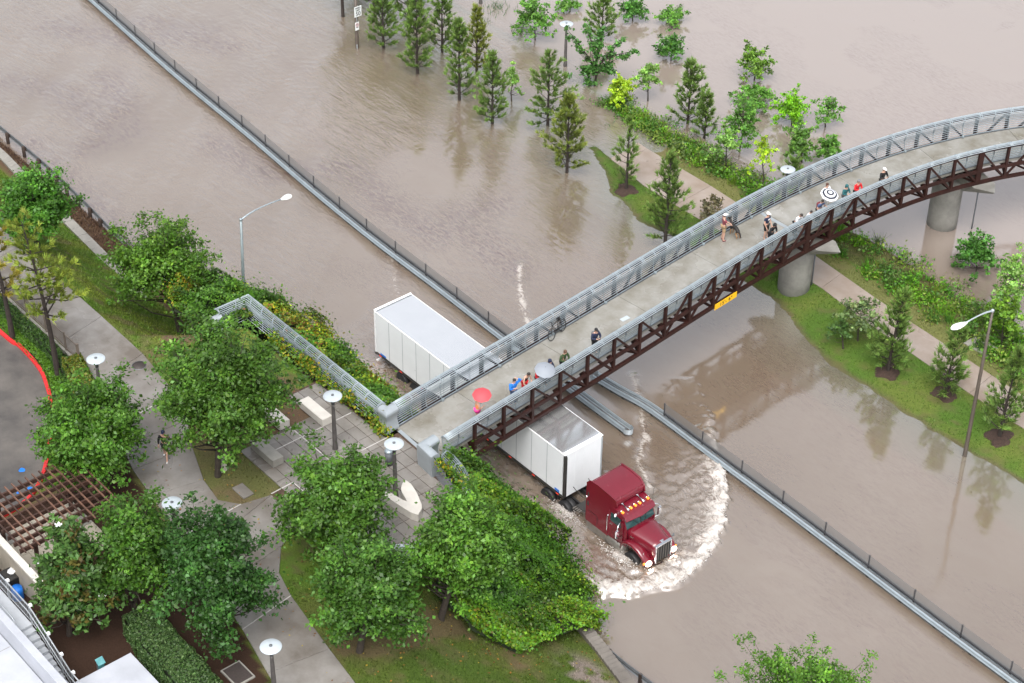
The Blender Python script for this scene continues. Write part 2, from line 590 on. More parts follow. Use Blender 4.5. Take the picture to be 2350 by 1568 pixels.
WAVE_FRONT = [(20.4, -3.6), (22.22, -2.7), (23.31, -1.22), (24.05, 0.75), (23.63, 2.97), (22.54, 4.98), (21.08, 6.91), (19.52, 8.2), (17.8, 9.4), (15.9, 10.8), (14.0, 12.0), (12.6, 12.9)]
SIDE_WAVES = [[(10.2, 10.4), (12.6, 8.7), (14.78, 7.05), (15.9, 5.54), (17.6, 4.6)],
              [(-2.2, 12.6), (-1.36, 11.93), (1.11, 10.01), (3.11, 8.71), (4.3, 8.0)],
              [(-8.2, 7.4), (-5.5, 5.6), (-3.2, 4.3), (-1.5, 3.6)]]
DEBRIS = [pix([(500, 330), (620, 400), (800, 385), (900, 480), (1000, 540), (1080, 520), (1180, 620)], 0), pix([(1130, 470), (1040, 500), (1150, 590)], 0),
          pix([(120, 60), (330, 100), (470, 70)], 0), pix([(250, 180), (300, 300), (200, 340)], 0), pix([(20, 190), (140, 210), (260, 300)], 0),
          pix([(340, 50), (520, 110)], 0), pix([(60, 330), (200, 470), (300, 560)], 0)]
RIPPLED = [pix([(880, 110), (960, 200), (1060, 250), (1130, 300), (1270, 340)], 0)]

xs = axis(-75, 60, -9.0, 26.5, 0.125, 0.45, 900)
ys = axis(-8, 75, -5.0, 13.5, 0.125, 0.45, 900)
X, Y = np.meshgrid(xs, ys, indexing='ij')
x, y = X.ravel(), Y.ravel()
near = (np.abs(x) < 90) & (y < 90) & (y > -20)
# how far the water is churned: round the truck and behind the bow wave
front = poly_dist(x, y, WAVE_FRONT)
WAKE_POLY = WAVE_FRONT[:9] + [(15.9, 8.8), (15.9, 6.0), (14.0, 4.0), (5, 3.6), (-4, 3.4), (-4, -2.6), (10, -3.6), (18, -3.8)]
inw = inside(x, y, WAKE_POLY)
soft = inw * np.clip(poly_dist(x, y, WAKE_POLY + WAKE_POLY[:1]) / 1.6, 0, 1)
behind = inside(x, y, WAVE_FRONT + [(9, 9.4), (9, -4)])
jag = fbm(x * 1.5, y * 1.5, 41, 4) - 0.5
fd_ = np.maximum(front + 0.85 * jag * np.clip(front * 2.5, 0.25, 1), 0)
sc_ = np.maximum(front - 0.55 * np.clip(fbm(x * 2.1, y * 2.1, 52, 3) - 0.38, 0, 1), 0)
crest = np.where(behind, np.exp(-(fd_ / 1.25) ** 1.4), np.exp(-(sc_ / 0.10) ** 2))
along = np.clip((x - 13.0) / 5.5, 0.0, 1.0)
crest = crest * (0.10 + 0.90 * along ** 1.6)
foam = crest * 1.05
foam = np.maximum(foam, behind * along * (0.27 + 0.42 * np.exp(-front / 2.0)))
for i, sw in enumerate(SIDE_WAVES):
    d = np.maximum(poly_dist(x + 0.5 * (fbm(x * 0.9, y * 0.9, 61, 3) - 0.5), y, sw) + 0.6 * jag, 0)
    foam = np.maximum(foam, (0.86, 0.80, 0.6)[i] * np.exp(-(d / (0.22, 0.22, 0.13)[i]) ** 1.3))
    foam = np.maximum(foam, 0.40 * np.exp(-(d / 1.2) ** 2))
churn = inw * np.clip(np.minimum((x + 4) / 6, 1), 0, 1)
foam = np.maximum(foam, 0.40 * soft * churn * np.exp(-np.maximum(np.abs(y - 1.1) - 1.0, 0) / 3.2))
tyre = np.exp(-((x - 20.9) ** 2 / 1.3 + (y + 0.25) ** 2 / 0.35)) + np.exp(-((x - 16.3) ** 2 / 0.9 + (y + 0.2) ** 2 / 0.45)) + 0.8 * np.exp(-((x - 22.8) ** 2 / 0.4 + (y - 1.1) ** 2 / 2.0))
foam = np.maximum(foam, 0.85 * np.clip(tyre, 0, 1))
foam = np.maximum(foam, 0.62 * np.exp(-((x - 0.6) ** 2 / 9 + (y + 0.6) ** 2 / 1.0)))
n1 = fbm(x * 2.2, y * 2.2, 3, 4) - 0.5
n2 = fbm(x * 6.0, y * 6.0, 9, 3) - 0.5
n3 = fbm(x * 0.5, y * 0.9, 21, 3) - 0.5
zz = 0.02 * n3 * near
zz += soft * churn * (0.20 * n1 + 0.06 * n2)
lump = fbm(x * 3.4, y * 3.4, 33, 3)
zz += crest * (0.24 + 0.55 * (lump - 0.4) + 0.24 * n2) + 0.25 * np.clip(tyre, 0, 1) * (0.2 + lump)
for i, sw in enumerate(SIDE_WAVES):
    d = poly_dist(x, y, sw)
    zz += (0.10, 0.09, 0.06)[i] * np.exp(-(d / 0.35) ** 2) * (0.6 + lump) - 0.05 * np.exp(-(d / 1.2) ** 2)
debris = np.zeros_like(x)
for dl in DEBRIS:
    debris = np.maximum(debris, np.exp(-(poly_dist(x, y, dl) / 1.6) ** 2))
debris = np.maximum(debris, 0.42 * (fbm(x * 0.16, y * 0.22, 77, 3) > 0.5) * fbm(x * 0.3, y * 0.5, 5))
ripple = 0.35 + 0.65 * np.clip((20 - x) / 40, 0, 1)
def sst(v, a_, b_): return np.clip((v - a_) / (b_ - a_), 0, 1)
calm = np.maximum(np.maximum(sst(y, 8.6, 9.6) * sst(x, 0, 5), sst(x, 20, 24)), sst(y, 29, 33))
ripple = ripple * (1 - calm) + 0.075 * calm
ripple = np.maximum(ripple, 0.9 * soft)
for rl in RIPPLED:
    ripple = np.maximum(ripple, 0.8 * np.exp(-(poly_dist(x, y, rl) / 4) ** 2))
fl = fbm((x * 0.62 - y * 0.78) * 0.10, (x * 0.78 + y * 0.62) * 0.45 + 0.8 * fbm(x * 0.15, y * 0.15, 91), 88, 4)
kk_ = np.maximum(soft, sst(x, 4, 14))
ripple = ripple * (kk_ + (1 - kk_) * np.clip(0.25 + 3.2 * (fl - 0.36), 0.08, 1.3))
depth = np.where((y > 17) & (np.abs(x) < 59), -bank_z(x, np.clip(y, 17, 60)), 1.0)
shallow = np.exp(-np.maximum(depth, 0) / 0.11) * (y > 17) * (y < 31)
nx, ny = len(xs), len(ys)
ii, jj = np.meshgrid(np.arange(nx - 1), np.arange(ny - 1), indexing='ij')
a = (ii * ny + jj).ravel()
F = np.stack([a, a + ny, a + ny + 1, a + 1], 1)

def water_material():
    m, nt, b = new_mat('muddy_flood_water')
    N, L = nt.nodes, nt.links
    def attr(n):
        q = N.new('ShaderNodeAttribute'); q.attribute_name = n; return q.outputs['Fac']
    geo = N.new('ShaderNodeNewGeometry')
    def noise(scale, detail=5, rough=0.6, stretch=(1, 1, 1), dist=0.0):
        mp = N.new('ShaderNodeMapping'); mp.inputs['Scale'].default_value = stretch
        mp.inputs['Rotation'].default_value = (0, 0, 0.5)
        L.new(geo.outputs['Position'], mp.inputs['Vector'])
        q = N.new('ShaderNodeTexNoise')
        q.inputs['Scale'].default_value = scale; q.inputs['Detail'].default_value = detail; q.inputs['Roughness'].default_value = rough
        q.inputs['Distortion'].default_value = dist
        L.new(mp.outputs[0], q.inputs['Vector'])
        return q.outputs[0]
    def math_(op, a, b_=None, clamp=False):
        q = N.new('ShaderNodeMath'); q.operation = op; q.use_clamp = clamp
        for i, v in enumerate((a, b_)):
            if v is None: continue
            if isinstance(v, (int, float)): q.inputs[i].default_value = v
            else: L.new(v, q.inputs[i])
        return q.outputs[0]
    def rng(v, a, b_, c=0.0, d=1.0):
        q = N.new('ShaderNodeMapRange')
        q.inputs[1].default_value = a; q.inputs[2].default_value = b_; q.inputs[3].default_value = c; q.inputs[4].default_value = d
        L.new(v, q.inputs[0]); return q.outputs[0]
    def mixc(f, c1, c2):
        q = N.new('ShaderNodeMix'); q.data_type = 'RGBA'
        L.new(f, q.inputs[0])
        for s, c in ((q.inputs[6], c1), (q.inputs[7], c2)):
            if isinstance(c, tuple): s.default_value = (*c, 1)
            else: L.new(c, s)
        return q.outputs[2]
    c = mixc(rng(noise(0.09, 4, 0.5), 0.35, 0.65), (0.160, 0.122, 0.088), (0.200, 0.158, 0.122))
    c = mixc(rng(noise(0.8, 5, 0.65, (0.7, 1.3, 1), 0.8), 0.35, 0.7, 0, 0.3), c, (0.155, 0.108, 0.078))
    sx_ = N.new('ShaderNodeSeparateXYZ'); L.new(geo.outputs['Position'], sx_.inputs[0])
    c = mixc(rng(sx_.outputs['Y'], 27, 36, 0.0, 0.8), c, (0.285, 0.235, 0.205))  # paler over the river: brighter sky sheen put into the water colour
    c = mixc(math_('MULTIPLY', rng(noise(1.5, 6, 0.7, (0.5, 1.7, 1), 1.4), 0.50, 0.74, 0, 0.6), rng(attr('ripple'), 0.15, 0.7)), c, (0.125, 0.095, 0.078))  # darker streaks where rippled: ripple reflections and shading painted into the colour
    c = mixc(math_('MULTIPLY', attr('shallow'), 0.75), c, (0.135, 0.14, 0.105))
    dn = rng(noise(3.2, 8, 0.82, (0.5, 1.6, 1), 0.6), 0.45, 0.62)
    dn = math_('MULTIPLY', dn, math_('MULTIPLY', attr('debris'), 1.0, True))
    c = mixc(dn, c, (0.085, 0.045, 0.043))
    sp = math_('MULTIPLY', rng(noise(7, 4, 0.7), 0.66, 0.72), 0.6)
    c = mixc(sp, c, (0.12, 0.075, 0.05))
    fa = attr('foam')
    nz_ = noise(1.35, 6, 0.62, (0.8, 1.25, 1), 1.8)
    rg_ = math_('SUBTRACT', 1.0, math_('ABSOLUTE', math_('SUBTRACT', math_('MULTIPLY', nz_, 2.0), 1.0)))
    rg_ = math_('POWER', rg_, 3.0)
    web = math_('ADD', math_('MULTIPLY', rg_, 0.52), math_('MULTIPLY', noise(4.2, 6, 0.7, (1, 1, 1), 0.9), 0.40))
    ff = rng(math_('ADD', web, math_('MULTIPLY', fa, 0.80)), 0.96, 1.42)
    ff = math_('MULTIPLY', ff, rng(fa, 0.02, 0.25))
    c = mixc(ff, c, (0.52, 0.485, 0.45))
    L.new(c, b.inputs['Base Color'])
    rr = N.new('ShaderNodeMapRange')
    rr.inputs[3].default_value = 0.08; rr.inputs[4].default_value = 0.6
    L.new(ff, rr.inputs[0]); L.new(rr.outputs[0], b.inputs['Roughness'])
    cw = N.new('ShaderNodeMapRange')
    cw.inputs[3].default_value = 1.0; cw.inputs[4].default_value = 0.0
    L.new(ff, cw.inputs[0]); L.new(cw.outputs[0], b.inputs['Coat Weight'])
    b.inputs['Coat IOR'].default_value = 2.7
    b.inputs['Coat Roughness'].default_value = 0.02
    b.inputs['IOR'].default_value = 1.33
    b.inputs['Specular IOR Level'].default_value = 0.85
    h = math_('ADD', math_('MULTIPLY', noise(0.55, 5, 0.6, (0.45, 1.8, 1), 0.9), 2.3), math_('MULTIPLY', noise(2.6, 5, 0.62, (0.5, 1.7, 1), 0.7), 0.75))
    h = math_('ADD', math_('MULTIPLY', h, attr('ripple')), math_('MULTIPLY', noise(9, 5, 0.7), math_('MULTIPLY', fa, 0.45)))
    bp = N.new('ShaderNodeBump'); bp.inputs['Strength'].default_value = 0.29; bp.inputs['Distance'].default_value = 0.16
    L.new(h, bp.inputs['Height']); L.new(bp.outputs[0], b.inputs['Normal']); L.new(bp.outputs[0], b.inputs['Coat Normal'])
    return m

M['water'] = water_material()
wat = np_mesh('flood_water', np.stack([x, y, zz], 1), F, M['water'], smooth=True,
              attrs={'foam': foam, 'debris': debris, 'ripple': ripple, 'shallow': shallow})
tag(wat, 'muddy brown flood water over the road and park', kind='structure')

# spray thrown up by the bow wave: countless flecks
def fleck_mesh(P, S):
    n = len(P)
    base = np.array([(1, 0, 0), (-1, 0, 0), (0, 1, 0), (0, -1, 0), (0, 0, 1), (0, 0, -1)], float)
    f = np.array([(0, 2, 4), (2, 1, 4), (1, 3, 4), (3, 0, 4), (2, 0, 5), (1, 2, 5), (3, 1, 5), (0, 3, 5)])
    sc = S[:, None, None] * (0.6 + 0.8 * RG.random((n, 6, 1)))
    V = P[:, None, :] + base[None] * sc * np.array([1.3, 1.3, 0.8])
    Fc = f[None] + (np.arange(n) * 6)[:, None, None]
    return V.reshape(-1, 3), Fc.reshape(-1, 3)

wf = resample(WAVE_FRONT[:8], 0.02)
sel = RG.integers(0, len(wf), 2600)
P2 = np.array(wf)[sel]
cen = np.array([20.0, 1.2])
inw_d = cen - P2
inw_d /= np.linalg.norm(inw_d, axis=1)[:, None]
off = np.abs(RG.normal(0, 0.45, len(P2))) - 0.08
P2 = P2 + inw_d * off[:, None] + RG.normal(0, 0.07, P2.shape)
hz = np.maximum(0.27 - 0.3 * off, 0.05) * RG.random(len(P2)) ** 0.6 + 0.03
more = np.stack([RG.normal(21.0, 0.7, 700), RG.normal(-0.35, 0.22, 700)], 1)
more2 = np.stack([RG.normal(16.4, 0.5, 450), RG.normal(-0.25, 0.2, 450)], 1)
P2 = np.vstack([P2, more, more2])
hz = np.concatenate([hz, 0.05 + 0.22 * RG.random(1150) ** 2])
V, Fc = fleck_mesh(np.column_stack([P2, hz]), 0.014 + 0.026 * RG.random(len(P2)) ** 2)
M['foam'] = mat('white_foam', (0.52, 0.49, 0.46), 0.7, var=0.04, scale=3)
tag(np_mesh('bow_wave_spray', V, Fc, M['foam']), 'white spray along the curved bow wave in front of the red truck', 'spray', kind='stuff')

bed = MB()
bed.add([(-2500, -2500, -3.2), (2500, -2500, -3.2), (2500, 2500, -3.2), (-2500, 2500, -3.2)], [(0, 1, 2, 3)])
tag(bed.build('riverbed', M['debris'], fix=False), 'river bed below the flood', kind='structure')

# ------------------------------------------------------------------ land on the near side of the road
WL = np.array([(-60, -15.85), (-4.8, -15.85), (-2, -16.2), (1.5, -17.35), (5.16, -18.5), (10, -19.2), (17.48, -20.36), (21.04, -21.23), (45, -26)])
ST = np.array([  # x, top edge y, foot y, foot z
    (-70, -13.3, -6.75, 0.22), (-9, -13.3, -6.75, 0.24), (-4.5, -12.6, -6.6, 0.3), (-2.4, -9.8, -5.8, 0.1), (-1.4, -7.5, -5.0, -0.2), (16.5, -7.5, -4.9, -0.2),
    (18.5, -9.0, -4.9, -0.2), (20.5, -12.5, -5.0, 0.0), (22.5, -16.0, -5.3, 0.45), (25, -18.3, -5.95, 0.62), (28, -18.9, -6.5, 0.66), (40, -21, -7.6, 0.7), (60, -25, -9, 0.7)])

def land_z(x, y):
    x, y = np.asarray(x, float), np.asarray(y, float)
    yb, yl, zl = (np.interp(x, ST[:, 0], ST[:, i]) for i in (1, 2, 3))
    t = np.clip((y - yb) / np.maximum(yl - yb, 0.2), 0, 1)
    t = 0.55 * t + 0.45 * t * t * (3 - 2 * t)
    z = 5.13 + (zl - 5.13) * t
    z = np.where(y > yl, zl - np.clip((y - yl - np.interp(x, [14, 22], [1.6, 0.25])) / np.interp(x, [14, 22], [1.2, 0.3]), 0, 1) * (zl + 0.7), z)
    wl = ip(WL, x)
    zs = np.interp(x, [-4, 8, 11.5], [4.42, 4.42, 5.10])
    ww = np.interp(x, [-4.5, -1, 4], [0.12, 0.8, 1.6])
    k = np.clip((wl - 0.12 - y) / ww, 0, 1)
    z = np.where(y < wl - 0.12, 5.13 + (zs - 5.13) * k, z)
    return np.where(y < -27.7, 4.2, z)

def mixv(c1, c2, f):
    return c1 * (1 - f[:, None]) + np.array(c2) * f[:, None]

def land_col(x, y):
    g = fbm(x * 0.45, y * 0.45, 1, 4)
    g2 = fbm(x * 1.6, y * 1.6, 2, 4)
    c = np.tile(np.array([0.075, 0.135, 0.016]), (len(x), 1))
    c = mixv(c, (0.13, 0.155, 0.025), np.clip((g - 0.42) * 4, 0, 1) * 0.7)
    c = mixv(c, (0.045, 0.085, 0.012), np.clip((g2 - 0.5) * 3, 0, 1) * 0.6)
    dirt = np.clip((g2 - 0.52) * 5, 0, 1) * 0.55
    dirt = np.maximum(dirt, np.clip((x - 17) / 4, 0, 1) * np.clip((fbm(x * 0.5, y * 0.5, 8, 5) - 0.47) * 7, 0, 1) * 0.85)
    dirt = np.maximum(dirt, ((x > 3) & (x < 12) & (y < -8.5)) * (0.55 + 0.45 * np.clip((g - 0.4) * 5, 0, 1)))
    dirt = np.maximum(dirt, np.exp(-((x + 3) ** 2 + (y + 11) ** 2) / 8) * np.clip((g2 - 0.3) * 4, 0, 1))
    c = mixv(c, (0.115, 0.075, 0.047), np.clip(dirt, 0, 1))
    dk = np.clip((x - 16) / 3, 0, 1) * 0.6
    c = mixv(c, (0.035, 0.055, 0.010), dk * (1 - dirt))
    bare = np.exp(-(((x - 26.5) / 1.5) ** 2 + ((y + 7.6) / 0.9) ** 2) ** 1.5)
    c = mixv(c, (0.19, 0.155, 0.135), np.clip(bare * 1.4, 0, 0.95) * (g2 > 0.36))
    mul = ((y < ip(WL, x) - 0.1) & (x > 3.5)) * 1.0
    c = mixv(c, (0.036, 0.019, 0.012), mul)
    yl = np.interp(x, ST[:, 0], ST[:, 2])
    low = np.clip((y - yl) * 4, 0, 1)
    c = mixv(c, (0.085, 0.045, 0.034), low * 0.9)
    return c, dirt, low, mul

gx, gy = np.arange(-72, 58, 0.3), np.arange(-40, -2.6, 0.22)
X, Y = np.meshgrid(gx, gy, indexing='ij')
x, y = X.ravel(), Y.ravel()
z = land_z(x, y) + 0.05 * (fbm(x * 1.3, y * 1.3, 4) - 0.5) * (y > ip(WL, x))
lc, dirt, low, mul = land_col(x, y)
ii, jj = np.meshgrid(np.arange(len(gx) - 1), np.arange(len(gy) - 1), indexing='ij')
a = (ii * len(gy) + jj).ravel()
F = np.stack([a, a + len(gy), a + len(gy) + 1, a + 1], 1)
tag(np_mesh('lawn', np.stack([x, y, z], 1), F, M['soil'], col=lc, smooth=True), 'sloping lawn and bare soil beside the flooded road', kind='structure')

# ------------------------------------------------------------------ river bank beyond the road
gx, gy = np.arange(-40, 58, 0.3), np.arange(17, 36, 0.2)
X, Y = np.meshgrid(gx, gy, indexing='ij')
x, y = X.ravel(), Y.ravel()
z = bank_z(x, y) + 0.03 * (fbm(x * 1.5, y * 1.5, 14) - 0.5)
g = fbm(x * 0.5, y * 0.5, 6)
g2 = fbm(x * 2.0, y * 2.0, 7)
c = np.tile(np.array([0.06, 0.115, 0.016]), (len(x), 1))
c = mixv(c, (0.115, 0.13, 0.028), np.clip((g - 0.45) * 4, 0, 1) * 0.6)
c = mixv(c, (0.10, 0.065, 0.04), np.clip((g2 - 0.55) * 5, 0, 1) * 0.5)
edge = np.exp(-(np.abs(z) / 0.05) ** 2)
c = mixv(c, (0.09, 0.062, 0.045), edge * 0.7)
po = ip(PATH_OUT, x)
c = mixv(c, (0.15, 0.135, 0.055), ((y > po) & (y < po + 1.3)) * 0.6)
c = mixv(c, (0.075, 0.06, 0.03), (y > po + 1.5) * 0.6)
ii, jj = np.meshgrid(np.arange(len(gx) - 1), np.arange(len(gy) - 1), indexing='ij')
a = (ii * len(gy) + jj).ravel()
F = np.stack([a, a + len(gy), a + len(gy) + 1, a + 1], 1)
tag(np_mesh('river_bank', np.stack([x, y, z], 1), F, M['soil'], col=c, smooth=True), 'narrow grass bank between the flooded road and the bayou', kind='structure')

def slab(name, poly, z0, z1, material, parent, bev=0.012):
    mb = MB()
    mb.prism(poly, z0, z1)
    return mb.build(name, material, parent, bevel=bev, seg=1)

def strip_panels(name, pairs, ztop, thick, material, parent, gap=0.02, sub=3):
    """paving panels between successive joints; each joint is a pair (left point, right point)"""
    for (l0, r0), (l1, r1) in zip(pairs[:-1], pairs[1:]):
        l0, r0, l1, r1 = (np.array(q, float) for q in (l0, r0, l1, r1))
        dl, dr = (l1 - l0) / np.linalg.norm(l1 - l0), (r1 - r0) / np.linalg.norm(r1 - r0)
        poly = [tuple(l0 + dl * gap / 2), tuple(r0 + dr * gap / 2), tuple(r1 - dr * gap / 2), tuple(l1 - dl * gap / 2)]
        cx = sum(p[0] for p in poly) / 4
        zt = ztop(cx) if callable(ztop) else ztop
        slab(name, poly, zt - thick, zt, material, parent)

path = thing('path', None, None, (0, 0, 0)); tag(path, 'wet concrete path along the bayou', kind='structure')
px_ = np.arange(-13.0, 52.0, 3.05)
prs = [((q, float(ip(PATH_IN, q))), (q - 0.25, float(ip(PATH_OUT, q - 0.25)))) for q in px_]
for (l0, r0), (l1, r1) in zip(prs[:-1], prs[1:]):
    z0, z1 = float(ip(BANK_Z, l0[0])) + 0.035, float(ip(BANK_Z, l1[0])) + 0.035
    g = 0.012
    mb = MB()
    q = [(l0[0] + g, l0[1], z0), (r0[0] + g, r0[1], z0), (r1[0] - g, r1[1], z1), (l1[0] - g, l1[1], z1)]
    b4 = [(p[0], p[1], p[2] - 0.12) for p in q]
    mb.add(q + b4, [(0, 1, 2, 3), (7, 6, 5, 4), (0, 4, 5, 1), (1, 5, 6, 2), (2, 6, 7, 3), (3, 7, 4, 0)])
    mb.build('path_panel', M['path'], path)

walk = thing('walkway', None, None); tag(walk, 'wet concrete walkway on top of the slope', kind='structure')
wp = [((q, -15.85), (q - 0.7, -13.0)) for q in np.arange(-45.9, -6.0, 4.4)] + [((-2.06, -16.15), (-2.76, -13.05)), ((1.6, -17.35), (1.2, -13.55)), ((3.2, -17.9), (3.4, -14.25)), ((5.0, -18.4), (5.3, -15.2)),
      ((7.2, -18.75), (7.8, -16.15)), ((9.3, -19.05), (9.5, -16.42)), ((10.6, -19.25), (10.45, -15.75)), ((12.2, -19.5), (10.8, -14.25)), ((13.4, -19.7), (13.3, -14.25)), ((14.6, -19.9), (14.1, -15.95)),
      ((16.0, -20.15), (15.5, -17.05)), ((17.5, -20.4), (17.1, -17.5)), ((20.4, -21.05), (20.9, -18.12)), ((24.6, -21.9), (25.0, -18.7)), ((29, -22.8), (29.2, -19.4)), ((34, -24), (34, -20.3))]
strip_panels('walkway_panel', wp, 5.2, 0.12, M['walk'], walk)
wj = [(wp[k][0], wp[k][1]) for k in (9, 11, 16, 21)]
for l, r in wj[1:]:
    mb = MB(); mb.bar((l[0], l[1], 5.197), (r[0], r[1], 5.197), 0.05, 0.02); mb.build('joint_filler', M['joint'], walk)

plaza = thing('plaza', None, None); tag(plaza, 'paved plaza at the end of the footbridge', kind='structure')
PLAZA = [(7.12, -13.35), (7.12, -9.3), (4.9, -9.3), (4.9, -7.3), (10.9, -7.3), (10.9, -6.62), (14.1, -6.62), (14.5, -7.2), (16.2, -7.6), (17.4, -8.1), (18.3, -9.2), (18.8, -11), (17.6, -13.2), (15.2, -13.9), (14.1, -14.15), (10.72, -14.15), (10.72, -13.35)]
S1 = [(8.7, -15.25), (8.7, -14.6), (10.6, -14.6), (10.6, -15.25)]
for i in range(15):
    for j in range(18):
        x0, y0 = 4.02 + 1.03 * i, -15.33 + 0.62 * j - 0.1
        if j >= 13: y0 += 0.0
        c_ = np.array([x0 + 0.5]), np.array([y0 + 0.3])
        if inside(*c_, PLAZA)[0] or inside(*c_, S1)[0]:
            g = 0.014
            zt = 5.2 + rnd.uniform(-0.006, 0.004)
            slab('paver', [(x0 + g, y0 + g), (x0 + 1.03 - g, y0 + g), (x0 + 1.03 - g, y0 + 0.62 - g), (x0 + g, y0 + 0.62 - g)], zt - 0.1, zt, M['paver'], plaza, bev=0.008)
slab('plaza_base', [(p[0], p[1]) for p in PLAZA], 5.02, 5.165, M['debris'], plaza, bev=0)
for a_, b_ in [((7.15, -10.57), (14.4, -10.55)), ((8.17, -12.3), (8.17, -7.5)), ((10.9, -7.3), (10.9, -8.9)), ((10.75, -14.2), (10.72, -12.9)), ((10.72, -12.9), (13.4, -12.9)), ((13.4, -14.2), (13.4, -10.5))]:
    mb = MB(); mb.bar((*a_, 5.199), (*b_, 5.199), 0.05, 0.02); mb.build('joint_filler', M['joint'], plaza)
mb = MB(); mb.bar((10.85, -6.5, 5.2), (13.95, -6.62, 5.2), 0.2, 0.03); mb.build('threshold_plate', M['plate'], plaza)

# concrete strip behind the roadside guard rail, litter washed against it
strip = thing('kerb_strip', None, None); tag(strip, 'concrete kerb strip behind the roadside guard rail', kind='structure')
cl = smoothline([(-62, -5.9), (-40, -5.9), (-33.5, -5.75), (-29.5, -6.0), (-23, -6.4), (-17.7, -6.75), (-13, -7.0)], 6)
cl = resample(cl, 3.0)
for a_, b_ in zip(cl[:-1], cl[1:]):
    d = (b_ - a_) / np.linalg.norm(b_ - a_)
    mb = MB(); mb.bar((*(a_ + d * 0.01), 0.30), (*(b_ - d * 0.01), 0.30), 0.62, 0.16); mb.build('kerb_stone', M['concrete'], strip, bevel=0.01, seg=1)

lower = thing('roadside_kerb', None, None); tag(lower, 'low concrete kerb between the bare slope and the road', kind='structure')
cl = resample(smoothline([(22.4, -5.25), (24.0, -5.5), (25.7, -5.85), (27.7, -6.3), (33, -7.4), (44, -9.6)], 6), 3.0)
for a_, b_ in zip(cl[:-1], cl[1:]):
    d = (b_ - a_) / np.linalg.norm(b_ - a_)
    mb = MB(); mb.bar((*(a_ + d * 0.01), 0.60), (*(b_ - d * 0.01), 0.50), 0.62, 0.66); mb.build('kerb_stone', M['kerb_dark'], lower, bevel=0.012, seg=1)

# car park with red kerb
CURB = [(-60, -17.7), (-20, -17.65), (-9.98, -17.6), (-8.2, -17.42), (-5.9, -17.58), (-4.35, -18.02), (-2.77, -18.66), (-0.79, -19.84), (1.42, -21.42), (2.6, -22.7), (3.1, -24.0), (3.2, -26.5)]
cc = smoothline(CURB, 6)
mb = MB(); mb.prism([tuple(p) for p in cc] + [(3.2, -40), (-60, -40)], 4.30, 4.44)
tag(mb.build('car_park', M['asphalt'], None, fix=True), 'wet asphalt car park inside the red kerb', kind='structure')
rk = thing('red_kerb', None, None); tag(rk, 'curved kerb painted red round the car park', kind='structure')
cr_ = resample(cc, 1.0)
for k in range(0, len(cr_) - 3, 3):
    seg = cr_[k:k + 4]
    if seg[0][0] < -24: continue
    secs = []
    for i, p in enumerate(seg):
        d = seg[min(i + 1, len(seg) - 1)] - seg[max(i - 1, 0)]
        d = d / np.linalg.norm(d); n_ = np.array([-d[1], d[0]])
        q0, q1 = p - n_ * 0.02, p + n_ * 0.17
        if i == 0: q0, q1 = q0 + d * 0.006, q1 + d * 0.006
        secs.append([(q0[0], q0[1], 4.40), (q0[0], q0[1], 4.58), (q1[0], q1[1], 4.60), (q1[0], q1[1], 4.40)])
    mb = MB(); mb.loft(secs); mb.build('kerb_piece', M['red_curb'], rk, bevel=0.02, seg=2)

# ------------------------------------------------------------------ footbridge
DZ = 5.2
_far = np.array([(10.53, -6.32), (10.42, -4.63), (10.13, -1.32), (9.83, 2.67), (9.4, 6.82), (9.04, 10.79), (8.75, 14.78), (8.35, 22.77), (8.22, 26.25), (8.46, 29.76), (9.03, 33.32), (9.9, 36.9), (11.27, 40.51), (13.2, 44.4)])
_pf = np.polyfit(_far[:, 1], _far[:, 0], 5)
HALF = 1.58
_yy = np.linspace(-6.5, 44, 600)
_c = []
for q in _yy:
    dx = np.polyval(np.polyder(_pf), q)
    t_ = np.array([dx, 1.0]) / math.hypot(dx, 1)
    n_ = np.array([t_[1], -t_[0]])
    _c.append(np.array([np.polyval(_pf, q), q]) + n_ * HALF)
tl = (_c[-1] - _c[-2]) / np.linalg.norm(_c[-1] - _c[-2])
for k in range(1, 120):
    a_ = math.atan2(tl[1], tl[0]) - 0.004
    tl = np.array([math.cos(a_), math.sin(a_)])
    _c.append(_c[-1] + tl * 0.1)
_c = np.array(_c)
_s = np.concatenate([[0], np.cumsum(np.linalg.norm(np.diff(_c, axis=0), axis=1))])

def br(s, off=0.0, z=DZ):
    """point s metres along the bridge, off metres towards its downstream (near) side"""
    p = np.array([np.interp(s, _s, _c[:, 0]), np.interp(s, _s, _c[:, 1])])
    q = np.array([np.interp(s + 0.05, _s, _c[:, 0]), np.interp(s + 0.05, _s, _c[:, 1])])
    r_ = np.array([np.interp(s - 0.05, _s, _c[:, 0]), np.interp(s - 0.05, _s, _c[:, 1])])
    t = (q - r_) / np.linalg.norm(q - r_)
    n = np.array([t[1], -t[0]])
    return np.array([*(p + n * off), z])

def br_s(y):
    """distance along the bridge of the near truss at y"""
    ss = np.linspace(0, _s[-1], 1500)
    yy = np.array([br(q, HALF + 0.3)[1] for q in ss])
    return float(np.interp(y, yy, ss))

S_END = _s[-1]
S0 = br_s(2.05)                        # node 0
PAN = 2.04
NODES = [k for k in range(-3, 26) if S0 + PAN * k < S_END - 0.2]
def ns(k): return S0 + PAN * k

bridge = thing('footbridge', 'long curved footbridge of brown steel trusses with a pale concrete deck over the flooded road', 'footbridge', tuple(br(0)))
BO = np.array(br(0))
def B(): return MB(BO)

